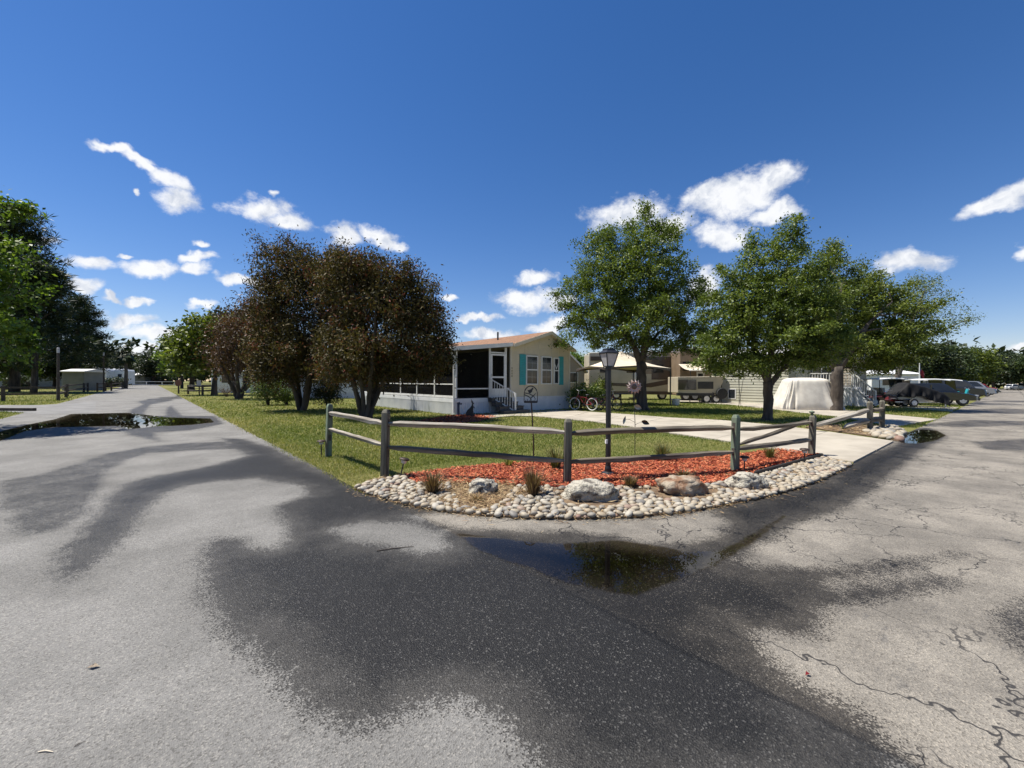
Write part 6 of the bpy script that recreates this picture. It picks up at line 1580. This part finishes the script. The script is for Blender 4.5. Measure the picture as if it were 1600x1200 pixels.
# dark car with a black tarp, behind the maroon trike
p = GD(1452, 30.5); car('parked_car', 'charcoal sedan parked behind the black covered watercraft', 'car', (p.x, p.y, .04), nose + .55, 4.6, 1.8, 1.50, 'dark_paint')
def tarp():
    p = GD(1430, 27.4); w = thing('covered_watercraft', 'small watercraft on a trailer under a draped black cover beside the maroon trike', 'watercraft', (p.x, p.y, .04), CR - .12)
    o = MB(); n, m_ = 48, 16; vs = []; fs = []
    top = [(0, .72), (.14, 1.12), (.26, 1.50), (.40, 1.42), (.55, 1.30), (.75, 1.08), (.9, .90), (1.0, .62)]
    for i in range(n + 1):
        u = i / n; x = -1.45 + 3.0 * u
        ztop = np.interp(u, [q[0] for q in top], [q[1] for q in top])
        hem = np.interp(u, [0, .2, .45, .62, .8, 1.0], [.60, .62, .66, .50, .26, .10]) + .04 * math.sin(17 * u)
        for j in range(m_ + 1):
            v = j / m_
            if v < .3: y = .6 - 1.05 * v / .3; z = ztop + .05 * math.sin(math.pi * v / .3)
            else:
                t = (v - .3) / .7; z = ztop + (min(hem, ztop - .05) - ztop) * t; y = -.45 - .16 * t ** .6 - .07 * t * math.sin(30 * u + 5 * t) - .05 * t * math.sin(61 * u + 2)
            vs.append((x + .04 * math.sin(8 * v + 5 * u), y, max(z, .05)))
    for i in range(n):
        for j in range(m_): fs.append((i * (m_ + 1) + j, (i + 1) * (m_ + 1) + j, (i + 1) * (m_ + 1) + j + 1, i * (m_ + 1) + j + 1))
    o.add(vs, fs); t = o.build('cover', 'tarp', w, smooth=True); sm = t.modifiers.new('thick', 'SOLIDIFY'); sm.thickness = .012
    h = MB(); h.prism([(-1.3, .45), (-1.3, .72), (.2, .78), (1.3, .66), (1.45, .52), (.9, .40), (0, .34)], -.42, .42); h.build('hull', 'grey_paint', w, bevel=.06)
    f = MB(); f.bar((-1.4, -.35, .30), (1.0, -.35, .30), .07); f.bar((-1.4, .35, .30), (1.0, .35, .30), .07); f.bar((1.0, -.35, .30), (1.9, 0, .28), .07); f.bar((1.0, .35, .30), (1.9, 0, .28), .07); f.bar((1.75, 0, 0), (1.75, 0, .5), .05); f.build('trailer_frame', 'silver', w)
    for y in (-.62, .62): wheel(w, -.55, y, .26, .17, 'white_rubber')
tarp()
def trike():
    D_ = DEPTH(G(1380, 635)); p = GD(1381, D_); s = D_ / FPX
    o = thing('motor_trike', 'low maroon open trike with fenders and pale hubs beside the fence stub', 'trike', (p.x, p.y, .04), CR - .1)
    b = MB(); b.prism([(-1.15, .28), (-1.2, .50), (-.9, .62), (-.4, .66), (-.2, .42), (.3, .40), (.55, .62), (1.0, .62), (1.2, .45), (1.15, .28)], -.45, .45); b.build('body', 'maroon', o, bevel=.04)
    for x in (-.95, .85):
        for y in (-.55, .55):
            wheel(o, x, y, .26, .18, 'white_rubber')
            f = MB(); pts = [(x + .34 * math.cos(a), y, .27 + .34 * math.sin(a)) for a in np.linspace(R(5), R(175), 9)]
            for a_, c_ in zip(pts, pts[1:]): f.bar(a_, c_, .22, .025)
            f.build('fender', 'maroon', o)
    b = MB(); b.box(-.75, -.3, .64, -.3, .3, .74); b.box(-.85, -.3, .70, -.75, .3, 1.02); b.build('seat', 'tarp', o, bevel=.03)
    b = MB(); b.tube([(.6, 0, .6), (.35, 0, 1.0)], .02, 6); b.tube([(.32, -.28, 1.03), (.36, 0, 1.0), (.32, .28, 1.03)], .015, 6); b.build('handlebar', 'silver', o)
    b = MB(); b.prism([(.1, .40), (.95, .42), (1.5, .22), (1.45, .16), (.1, .3)], -.3, .3); b.build('front_deck', 'silver', o, bevel=.02)
trike()
cart('dark golf cart with long white roof left of the charcoal sedan', 1387, 33, CR + .05, 'maroon', L=2.7)
cart('dark golf cart with pale roof right of the flag pole', 1450, 38, CR + .1, 'navy', L=3.1)
cart('navy golf cart with white roof beside the dark van', 1474, 41, CR - .15, 'navy')
van = ([(-.5, .2), (-.5, .58), (.30, .58), (.47, .52), (.5, .2)], [(-.49, .58), (-.47, .97), (-.42, 1.0), (.12, 1.0), (.18, .97), (.31, .58)])
p = GD(1489, 44); car('parked_car', 'dark boxy utility vehicle beside the aqua scooter', 'car', (p.x, p.y, .04), nose + .4, 4.5, 1.85, 1.85, 'navy', *van, 'cars parked along the right road')
p = GD(1512, 52); car('parked_car', 'silver grey utility vehicle behind the aqua scooter', 'car', (p.x, p.y, .04), nose + .3, 4.5, 1.85, 1.8, 'grey_paint', *van, 'cars parked along the right road')
p = GD(1523, 60); car('parked_car', 'dark blue sedan beyond the silver utility vehicle', 'car', (p.x, p.y, .04), nose + .3, 4.5, 1.8, 1.5, 'navy', None, None, 'cars parked along the right road')
p = GD(1531, 80); car('parked_car', 'small red car far down the right road', 'car', (p.x, p.y, .04), nose, 4.4, 1.8, 1.55, 'red_paint', None, None, 'cars parked along the right road')
p = GD(1588, 112); car('parked_car', 'white car at the far bend near the right edge', 'car', (p.x, p.y, .02), CR, 4.6, 1.8, 1.5, 'white_paint', None, None, 'cars parked along the right road')
p = GD(1610, 108); car('parked_car', 'white utility vehicle cut by the right picture edge', 'car', (p.x, p.y, .02), CR, 4.6, 1.85, 1.8, 'white_paint', *van, 'cars parked along the right road')
def scooter():
    p = GD(1500, 41.5); o = thing('scooter', 'aqua blue motor scooter parked near the road edge', 'scooter', (p.x, p.y, .04), nose + .5)
    for x in (-.6, .6): wheel(o, x, 0, .24, .12)
    b = MB(); b.prism([(-.85, .45), (-.75, .78), (-.1, .76), (-.05, .35), (.35, .33), (.50, 1.0), (.62, .98), (.56, .4), (.3, .22), (-.3, .22)], -.17, .17); b.build('body', 'aqua', o, bevel=.05)
    b = MB(); b.box(-.75, -.14, .78, -.12, .14, .87); b.build('seat', 'tarp', o, bevel=.03)
    b = MB(); b.tube([(.5, -.32, 1.08), (.55, 0, 1.02), (.5, .32, 1.08)], .02, 6); b.tube([(.6, 0, .24), (.55, 0, 1.02)], .03, 6); b.build('handlebar', 'silver', o)
    b = MB(); b.prism([(.32, .42), (.40, .52), (.6, .55), (.82, .45), (.6, .47)], -.11, .11); b.build('front_fender', 'aqua', o, bevel=.02)
    b = MB(); b.ball((.64, 0, .92), .075, 8); b.build('headlight', 'white_paint', o, smooth=True)
scooter()

# ================================================================== motorhome, fifth wheel, canopy
def rv(label, px0, px1, depth, top, name='motorhome', rz=CR, body='cream_rv', band='brown_rv', skew=0.0, group='recreational vehicles on the neighbouring lots', wheels=True, wid=2.5, z0=.45, stripes=True, nwin=3):
    s = depth / FPX; xc = (px0 + px1) / 2; p = GD(xc, depth); L = (px1 - px0) * s; H = ZH(xc, top, depth)
    o = thing(name, label, 'motorhome', (p.x, p.y, 0), rz, group)
    b = MB(); b.prism([(-L / 2, z0), (-L / 2, H - .12), (-L / 2 + .12, H), (L / 2 - .25, H), (L / 2, H - .35), (L / 2, z0)], 0, wid); b.build('body', body, o, bevel=.05)
    if stripes:
        b = MB(); b.prism([(-L / 2 + .02, z0 + .55), (-L / 4, z0 + .75), (L * .2, z0 + .62), (L / 2 - .02, z0 + 1.05), (L / 2 - .02, z0 + 1.45), (L * .15, z0 + .95), (-L / 4, z0 + 1.0), (-L / 2 + .02, z0 + .75)], -.012, .004); b.build('stripe', band, o)
        b = MB(); b.prism([(L * .05, z0 + 1.75), (L / 2 - .04, z0 + 1.9), (L / 2 - .04, H - .6), (L * .12, H - .7)], -.013, .004); b.build('stripe', 'tan_rv', o)
        b = MB(); b.box(-L / 2 + .03, -.014, z0 + .02, L / 2 - .03, .003, z0 + .28); b.build('stripe', band, o)
    for k in range(nwin):
        x = -L / 2 + L * (k + .6) / (nwin + .3); w = MB(); w.box(x - .45, -.03, H - 1.75, x + .45, .004, H - 1.0); wo = w.build('window', 'black_metal', o, bevel=.02)
        w = MB(); w.box(x - .40, -.036, H - 1.70, x + .40, -.031, H - 1.05); w.build('pane', 'glass', wo)
    for k in range(2):
        x = -L / 4 + L / 2.2 * k; b = MB(); b.prism([(x - .45, H), (x - .38, H + .26), (x + .38, H + .26), (x + .45, H)], wid * .3, wid * .7); b.build('roof_unit', 'white_roof', o, bevel=.03)
    d_ = MB(); d_.box(L * .02, -.03, z0 + .1, L * .02 + .65, .003, z0 + 1.95); do = d_.build('door', 'white', o, bevel=.01); d_ = MB(); d_.box(L * .02 + .12, -.036, z0 + 1.2, L * .02 + .53, -.031, z0 + 1.8); d_.build('pane', 'glass', do)
    if wheels:
        for x in (-L * .28, -L * .28 + .75, L * .34): wheel(o, x, .25, .40, .25)
    return o
mh = rv('cream and brown motorhome with pale roof behind the canopy tent', 920, 1058, 37, 551, nwin=3)
q = MB(); q.prism([(1.6, 1.75), (3.70, 1.75), (3.70, 3.45), (2.6, 3.7), (1.6, 3.75)], -.02, .003); q.build('dark_panel', 'brown_rv', mh)
q = MB(); q.prism([(-3.7, 3.35), (3.5, 3.45), (3.5, 3.72), (-3.7, 3.72)], -.10, -.021); q.build('awning_roll', 'brown_rv', mh)
rv('tan fifth wheel trailer with dark cap behind the front oak', 1062, 1112, 35, 546, 'fifth_wheel_trailer', body='tan_rv', nwin=2)
def awning(px0, px1, depth, top, label):
    s = depth / FPX; p = GD((px0 + px1) / 2, depth); L = (px1 - px0) * s; z = ZH((px0 + px1) / 2, top, depth)
    o = thing('awning', label, 'awning', (p.x, p.y, 0), CR); b = MB()
    n = 8; vs = []
    for i in range(n + 1):
        t = i / n; vs += [(-L / 2, -2.2 * t, z - .55 * t - .12 * math.sin(math.pi * t)), (L / 2, -2.2 * t, z - .55 * t - .12 * math.sin(math.pi * t))]
    b.add(vs, [(2 * i, 2 * i + 1, 2 * i + 3, 2 * i + 2) for i in range(n)]); a = b.build('awning_cloth', 'canvas', o); m_ = a.modifiers.new('t', 'SOLIDIFY'); m_.thickness = .01
    for x in (-L / 2 + .05, L / 2 - .05):
        c = MB(); c.bar((x, -2.2, z - .56), (x, -2.15, 0), .05); c.build('awning_leg', 'black_metal', o)
    c = MB(); c.tube([(-L / 2, -2.2, z - .56), (L / 2, -2.2, z - .56)], .05, 8); c.build('roller', 'white', o)
awning(1060, 1108, 34.8, 569, 'cream awning stretched out from the tan fifth wheel trailer')
def utility_trailer():
    d = 31; p = GD(1100, d); s = d / FPX; o = thing('travel_trailer', 'cream wedge nosed trailer with black windows and a dark spare tyre', 'trailer', (p.x, p.y, 0), CR)
    b = MB(); b.prism([(-1.9, .75), (-1.9, 1.92), (1.42, 1.98), (1.38, 1.55), (.98, .62), (-.2, .62)], 0, 2.0); b.build('body', 'cream_rv', o, bevel=.04)
    b = MB(); b.box(-1.88, -.02, .98, -.55, .004, 1.72); b.build('window', 'glass', o, bevel=.01); b = MB(); b.box(-.45, -.02, 1.05, .68, .004, 1.58); b.build('window', 'glass', o, bevel=.01)
    b = MB(); b.box(-1.9, -.03, .55, 0.75, .3, .74); b.build('chassis', 'black_metal', o)
    for x in (.25, .95): wheel(o, x, .2, .34, .22)
    for x in (-.25, -.1, .62):
        b = MB(); b.bar((x, .1, 0), (x, .1, .62), .07); b.build('jack', 'black_metal', o)
    b = MB(); b.lathe([(.15, -.1), (.38, -.09), (.40, 0), (.38, .09), (.15, .1)], 16, (1.25, -.12, .72), 'y'); b.build('spare_tyre', 'rubber', o)
    c = MB(); c.bar((.60, -.03, .8), (.95, -.03, .62), .04); c.build('strut', 'black_metal', o)
utility_trailer()
def canopy():
    d = 29; p = GD(970, d); s = d / FPX; o = thing('canopy_tent', 'tan peaked canopy tent on black legs behind the oak trunk', 'canopy', (p.x, p.y, 0), CR + .25)
    hw = 2.3; ze = ZH(970, 574, d); zp = ZH(970, 549, d); b = MB(); n = 8; vs = []; fs = []
    for i in range(n + 1):
        t = i / n; r_ = hw * (1 - t); z = ze + (zp - ze) * (t ** 1.0) - .18 * math.sin(math.pi * t)
        for k in range(8):
            cx, cy = [(-1, -1), (0, -1), (1, -1), (1, 0), (1, 1), (0, 1), (-1, 1), (-1, 0)][k]; sag = .16 * (1 - t) if k % 2 == 0 else -.10 * (1 - t)
            vs.append((cx * max(r_, .02), cy * max(r_, .02), z - sag * .6))
    for i in range(n):
        for k in range(8): fs.append((i * 8 + k, i * 8 + (k + 1) % 8, (i + 1) * 8 + (k + 1) % 8, (i + 1) * 8 + k))
    b.add(vs, fs); a = b.build('canopy_top', 'canvas', o); m_ = a.modifiers.new('t', 'SOLIDIFY'); m_.thickness = .01
    v = MB(); cs = [(-1, -1), (1, -1), (1, 1), (-1, 1)]
    for i in range(4):
        (xa, ya), (xb, yb) = cs[i], cs[(i + 1) % 4]; pts = []
        for k in range(9):
            t = k / 8; x, y = (xa + (xb - xa) * t) * hw, (ya + (yb - ya) * t) * hw; up = .10 * math.sin(math.pi * t); pts.append(((x, y, ze - .10 + up), (x, y, ze - .28 + up * 2.2)))
        for q, w in zip(pts, pts[1:]): v.quad(q[0], w[0], w[1], q[1])
    v.build('valance', 'brown_rv', o)
    for x, y in cs:
        l = MB(); l.bar((x * (hw - .03), y * (hw - .03), 0), (x * (hw - .03), y * (hw - .03), ze - .1), .06); l.build('leg', 'black_metal', o)
    t = thing('patio_table', 'dark round patio table under the canopy tent', 'table', (p.x + .3, p.y + .2, 0)); b = MB(); b.lathe([(.6, .68), (.62, .70), (.6, .72)], 20); b.build('table_top', 'black_metal', t); b = MB(); b.lathe([(.3, 0), (.28, .03), (.05, .05), (.04, .68)], 12); b.build('pedestal', 'black_metal', t)
    for k, (dx, lab) in enumerate(((-1.1, 'dark patio chair left of the table under the canopy'), (1.0, 'dark patio chair right of the table under the canopy'))):
        c = thing('patio_chair', lab, 'chair', (p.x + dx * .8, p.y - dx * .5, 0), CR + (1.2 if dx < 0 else -1.2), 'patio chairs under the canopy')
        b = MB(); b.box(-.26, -.26, .40, .26, .26, .47); b.build('seat', 'black_metal', c, bevel=.02); b = MB(); b.box(-.26, .22, .47, .26, .28, 1.0); b.build('backrest', 'black_metal', c, bevel=.02)
        for sx in (-.23, .23):
            for sy in (-.23, .23): b = MB(); b.bar((sx, sy, 0), (sx, sy, .4), .04); b.build('leg', 'black_metal', c)
canopy()
b = thing('water_jug', 'white plastic tub on the grass beside the trailer hitch', 'tub', (*GD(1056, 28).xy, 0)); c = MB(); c.lathe([(.22, 0), (.27, .38), (.29, .40), (.27, .42)], 14); c.build('tub', 'white', b); c = MB(); c.tube([(-.27, 0, .38), (0, 0, .52), (.27, 0, .38)], .012, 6); c.build('handle', 'black_metal', b)

# ================================================================== other homes
def cabin(label, px0, px1, depth, eave, ridge, wallm, roofm, name='mobile_home', cat='house', rz=CR, z0=.0, deep=8, gable=True, wins=((.3, .5, 1.3, 2.1),), lap=True, peak=.5, group='neighbouring homes', skirting=True, side=None):
    s = depth / FPX; xc = (px0 + px1) / 2; p = GD(px0, depth); L = (px1 - px0) * s
    if side is not None:                             # wall square to the right-hand road, at x = side
        p = Vector((side, VX(px0, side), 0)); L = VX(px0, side) - VX(px1, side); rz = -math.pi / 2; depth = DEPTH((side, VX(xc, side)))
    he = ZH(xc, eave, depth); hr = ZH(xc, ridge, depth)
    o = thing(name, label, cat, (p.x, p.y, 0), rz, group); zf = .5 if skirting else 0
    b = MB()
    if lap:
        if gable: lap_wall(b, (0, 0), (L, 0), zf, hr, (0, -1), .2, top=lambda t: he + (hr - he) * (1 - abs(t - peak) / (peak if t < peak else 1 - peak)))
        else: lap_wall(b, (0, 0), (L, 0), zf, he, (0, -1), .2)
    b.box(0.005, .012, zf, L - .005, deep, he)
    if gable: b.prism([(0.005, he), (L - .005, he), (L * peak, hr)], .012, deep)
    b.build('wall', wallm, o)
    if skirting: b = MB(); skirt(b, (0, 0), (L, 0), 0, zf, (0, -1), .3); b.box(0, .02, 0, L, deep, zf - .01); b.build('skirting', 'white_skirt', o)
    b = MB(); ov = .25
    if gable:
        for xa, za, xb, zb in ((-ov, he - (hr - he) / (L * peak) * ov, L * peak, hr), (L * peak, hr, L + ov, he - (hr - he) / (L * (1 - peak)) * ov)):
            b.add([(xa, -ov, za + .09), (xb, -ov, zb + .09), (xb, deep + ov, zb + .09), (xa, deep + ov, za + .09), (xa, -ov, za - .04), (xb, -ov, zb - .04), (xb, deep + ov, zb - .04), (xa, deep + ov, za - .04)], [(0, 1, 2, 3), (7, 6, 5, 4), (0, 4, 5, 1), (1, 5, 6, 2), (2, 6, 7, 3), (3, 7, 4, 0)])
    else:
        b.prism([(-ov, he), (deep / 2, hr), (deep + ov, he), (deep + ov, he - .1), (-ov, he - .1)], -ov, L + ov, 'x')
    b.build('roof', roofm, o)
    for (fx, w, za, zb) in wins:
        x = L * fx; f_ = MB(); f_.box(x - w - .06, -.05, za - .06, x + w + .06, .004, zb + .06); fo = f_.build('window', 'white', o); f_ = MB(); f_.box(x - w, -.058, za, x + w, -.051, zb); f_.build('pane', 'glass', fo)
    return o
cabin('beige gabled home just behind the right corner of the cream home', 868, 913, 33, 577, 548, 'beige', 'white_roof', wins=((.62, .3, 1.5, 2.2),), peak=.35)
cabin('pale green lap sided cabin behind the front oak trunk', 1122, 1232, 34, 556, 540, 'lap', 'white_roof', gable=False, deep=5, wins=((.22, .22, .35, 1.0),), skirting=False, side=33.7)
cabin('white roofed beige home behind the raised deck', 1228, 1330, 38, 560, 545, 'beige', 'white_roof', gable=False, deep=5, wins=((.3, .5, 1.8, 2.7), (.7, .5, 1.8, 2.7)), side=39.0)
cabin('long low white home with dark carport behind the covered watercraft', 1362, 1438, 52, 584, 577, 'white', 'white_roof', gable=False, deep=6, wins=((.35, .8, 1.3, 2.2), (.65, .8, 1.3, 2.2)))
cabin('white home beyond the bottlebrush trees on the left', 438, 560, 37, 558, 545, 'white', 'white_roof', gable=False, deep=8, wins=((.15, .5, 1.3, 2.4), (.4, .5, 1.3, 2.4), (.75, .6, 1.3, 2.4)))
cabin('white low home behind the rusty leaved tree', 330, 412, 52, 580, 570, 'white', 'white_roof', gable=False, deep=8, wins=((.3, .6, 1.2, 2.2), (.7, .6, 1.2, 2.2)))
cabin('grey storage shed with pale roof behind the left dark fence', 97, 131, 58, 580, 576, 'grey_shed', 'white_roof', 'storage_shed', 'shed', gable=False, deep=3, wins=(), skirting=False)
cabin('low home with white roof edge at the far left', -20, 49, 76, 582, 578, 'grey_shed', 'white_roof', gable=False, deep=8, wins=((.75, .8, 1.0, 1.9),), skirting=False)
cabin('dark green low trailer home left of the white gate', 196, 226, 125, 586, 583, 'grey_shed', 'white_roof', gable=False, deep=6, wins=(), skirting=False)
rv('white travel trailer with small dark windows behind the left hedge', 136, 166, 96, 576.5, 'travel_trailer', body='white_paint', stripes=False, wheels=False, nwin=2)
rv('white travel trailer nearest the palm behind the left hedge', 167, 196, 98, 577.5, 'travel_trailer', body='white_paint', stripes=False, wheels=False, nwin=2)
def deck():
    d = 29.4; x0 = 35.2; o = thing('raised_deck', 'white raised deck with railing and long stair behind the covered golf cart', 'deck', (x0, VX(1226, x0), 0), -math.pi / 2)
    X_ = lambda px: VX(1226, x0) - VX(px, x0); zt = ZH(1290, 583, d); zd = zt - .95
    b = MB(); b.box(0, 0, zd - .15, X_(1332), 2.5, zd); b.build('floor', 'white', o)
    b = MB(); skirt(b, (0, 0), (X_(1332), 0), 0, zd - .16, (0, -1), .16); b.build('skirting', 'white', o)
    def railing(a, c, name='railing'):
        a, c = Vector(a), Vector(c); b = MB(); up = Vector((0, 0, .92)); b.bar(a + up, c + up, .07); b.bar(a + Vector((0, 0, .1)), c + Vector((0, 0, .1)), .05); b.bar(a, a + up * 1.08, .09); b.bar(c, c + up * 1.08, .09); ro = b.build(name, 'white', o)
        n = int((c - a).length / .16)
        for k in range(1, n): q = a.lerp(c, k / n); m_ = MB(); m_.bar(q + Vector((0, 0, .1)), q + up, .035); m_.build('baluster', 'white', ro)
    railing((0.05, .05, zd), (X_(1300), .05, zd)); railing((X_(1312), .05, zd), (X_(1331), .05, zd))
    railing((X_(1333), .05, zd), (X_(1368), .05, .08), 'stair_railing')
    for k in range(6):
        b = MB(); z = zd - (k + 1) * zd / 7; x = X_(1333) + (X_(1368) - X_(1333)) * (k + .5) / 6; b.box(x - .16, .1, z - .05, x + .16, 1.2, z); b.build('tread', 'white', o)
    b = MB(); b.add([(X_(1333), .12, zd), (X_(1366), .12, .02), (X_(1360), .12, .0), (X_(1333), .12, 0)], [(0, 1, 2, 3)]); b.build('stringer', 'white', o)
deck()
def flag():
    d = 47; p = GD(1436.5, d); z = ZH(1436, 566, d); o = thing('flag_pole', 'white pole with a small drooping flag right of the far white home', 'flag pole', (p.x, p.y, 0), CR); b = MB(); b.tube([(0, 0, 0), (0, 0, z)], [.06, .04], 8); b.build('pole', 'white', o)
    f = MB()
    for k in range(6): t0, t1 = k / 6, (k + 1) / 6; f.quad((.05 + .45 * t0, .06 * math.sin(6 * t0), z - .5 - .7 * t0), (.05 + .45 * t1, .06 * math.sin(6 * t1), z - .5 - .7 * t1), (.05 + .45 * t1, .06 * math.sin(6 * t1), z - 1.2 - .8 * t1), (.05 + .45 * t0, .06 * math.sin(6 * t0), z - 1.2 - .8 * t0))
    f.build('flag', 'flag_red', o); f = MB(); f.quad((.05, -.02, z - .5), (.25, .04, z - .75), (.25, .04, z - 1.05), (.05, -.02, z - .85)); f.build('flag_canton', 'flag_blue', o)
flag()
def hang_stand():
    d = 27; p = GD(1152, d); z = ZH(1152, 588, d); o = thing('hanging_stand', 'black oval hanging canopy on thin crossed legs before the pale green cabin', 'stand', (p.x, p.y, 0), CR)
    b = MB(); b.ball((-.05, 0, z), .5, 10, (1.0, .4, .16)); b.build('canopy', 'black_metal', o, smooth=True)
    b = MB(); b.bar((0.12, 0, z), (.12, 0, 0), .02); b.bar((.4, 0, z), (.05, -.1, .0), .018); b.bar((.05, 0, z), (.3, .1, 0), .018); b.build('legs', 'black_metal', o)
hang_stand()

# ================================================================== left side: dark fences, lights, gate, signs, hedge
def dark_fence(label, pts, h=1.05, group='dark rail fences along the left road'):
    P = [G(px, py) for px, py in pts]; o = thing('dark_rail_fence', label, 'fence', (*P[0].xy, 0), 0, group); b0 = Vector(o.location)
    for p in P: q = MB(); q.box(-.09, -.09, -.1, .09, .09, h); q.build('post', 'fence_dark', o, loc=Vector((p.x, p.y, 0)) - b0, bevel=.01)
    for a, c in zip(P, P[1:]):
        for z in (h * .45, h * .88):
            q = MB(); q.bar(Vector((a.x, a.y, z)) - b0, Vector((c.x, c.y, z)) - b0, .07, .12); q.build('rail', 'fence_dark', o)
dark_fence('near dark rail fence on the grass at the left edge', [(-60, 628), (5, 627), (91, 625), (103, 621)])
dark_fence('short dark rail fence section beyond the lamp on the left verge', [(105, 619), (131, 613), (137, 612)], 1.1)
dark_fence('far dark rail fence section by the second light pole', [(152, 611.5), (165, 611), (174, 611), (191, 607.5)], 1.1)
dark_fence('dark post fence with pale rail right of the left road', [(294, 616), (316.5, 618), (334, 616)], 1.0)
r_ = MB(); a_, c_ = G(295, 616), G(333, 616); r_.bar((a_.x, a_.y - .2, .95), (c_.x, c_.y - .2, .95), .12, .15); tag(r_.build('pale_rail', 'wood_pale_sunlit'), 'bleached pale rail resting on the dark fence right of the left road', 'rail')
def light_pole(px, py, top, label):
    p = G(px, py); d = DEPTH(p); h = ZH(px, top, d); o = thing('light_pole', label, 'light pole', (p.x, p.y, 0), 0, 'light poles on the left verge'); b = MB(); b.tube([(0, 0, -.1), (0, 0, h - .3)], [.09, .07], 8); b.build('pole', 'fence_dark', o); b = MB(); b.lathe([(.06, h - .40), (.075, h - .38), (.075, h - .05), (.04, h)], 8); b.build('lamp_head', 'lamp_pane', o)
light_pole(91, 626, 543, 'dark light pole with pale head beside the left dark fence')
light_pole(162, 612, 551, 'slim far light pole in front of the left hedge')
def gate():
    d = 118; s = d / FPX; p = GD(207, d); o = thing('white_gate', 'long low white pipe gate closing the far end of the left road', 'gate', (p.x, p.y, 0), CR); L = 66 * s
    b = MB(); b.bar((0, 0, 1.05), (L, 0, 1.05), .14); b.bar((0, 0, .25), (L, 0, .25), .12); b.build('rail', 'white', o)
    for k in (0, .33, .70, 1): b = MB(); b.bar((L * k, 0, 0), (L * k, 0, 1.1), .14); b.build('post', 'white', o)
gate()
def sign():
    p = G(279, 615); d = DEPTH(p); z = ZH(279, 597, d); o = thing('stop_sign', 'dark octagonal sign back on a post where the lawn meets the left road', 'sign', (p.x, p.y, 0), CR + .2); b = MB(); b.bar((0, 0, -.1), (0, 0, z), .12); b.build('post', 'fence_dark', o); b = MB(); b.prism([(.36 * math.cos(R(22.5 + 45 * k)), z - .1 + .36 * math.sin(R(22.5 + 45 * k))) for k in range(8)], -.08, -.06); b.build('sign_plate', 'maroon', o)
    p = G(317, 617); d = DEPTH(p); z = ZH(317, 594, d); o = thing('lot_sign', 'small pale sign on a dark post by the pale rail', 'sign', (p.x - .3, p.y, 0), CR); b = MB(); b.bar((0, 0, -.1), (0, 0, z), .08); b.build('post', 'fence_dark', o); b = MB(); b.box(-.22, -.07, z - .55, .22, -.05, z); b.build('sign_plate', 'lamp_pane', o)
sign()
def hedge(label, px0, px1, depth, h, seed):
    s = depth / FPX; r = np.random.default_rng(seed); p = GD((px0 + px1) / 2, depth); L = (px1 - px0) * s; o = thing('hedge', label, 'hedge', (p.x, p.y, 0), CR, 'hedges by the left road')
    C = r.uniform([-L / 2, -1, .3], [L / 2, 1, h], (int(L * 18), 3)); link('foliage', crown_mesh('foliage', C, 12, .3, .35, .22, r, zmin=.02), 'far_dark', o)
    b = MB(); b.box(-L / 2 + .3, -.5, 0, L / 2 - .3, .5, h * .6); b.build('inner_stems', 'bark', o)
hedge('dark clipped hedge in front of the white trailers', 128, 196, 90, 1.9, 1)
hedge('dark hedge right of the palm beside the white gate', 226, 270, 128, 2.6, 2)
hedge('dark hedge left of the pine trunk', 8, 44, 62, 2.2, 3)
r_ = MB(); p = G(25, 642); r_.box(-.9, -.08, 0, .9, .08, .14); tag(r_.build('parking_stop', 'fence_dark', loc=(p.x, p.y, 0.004), rot=(0, 0, CR), bevel=.02), 'dark timber parking stop on the side lane at the left edge', 'parking stop')
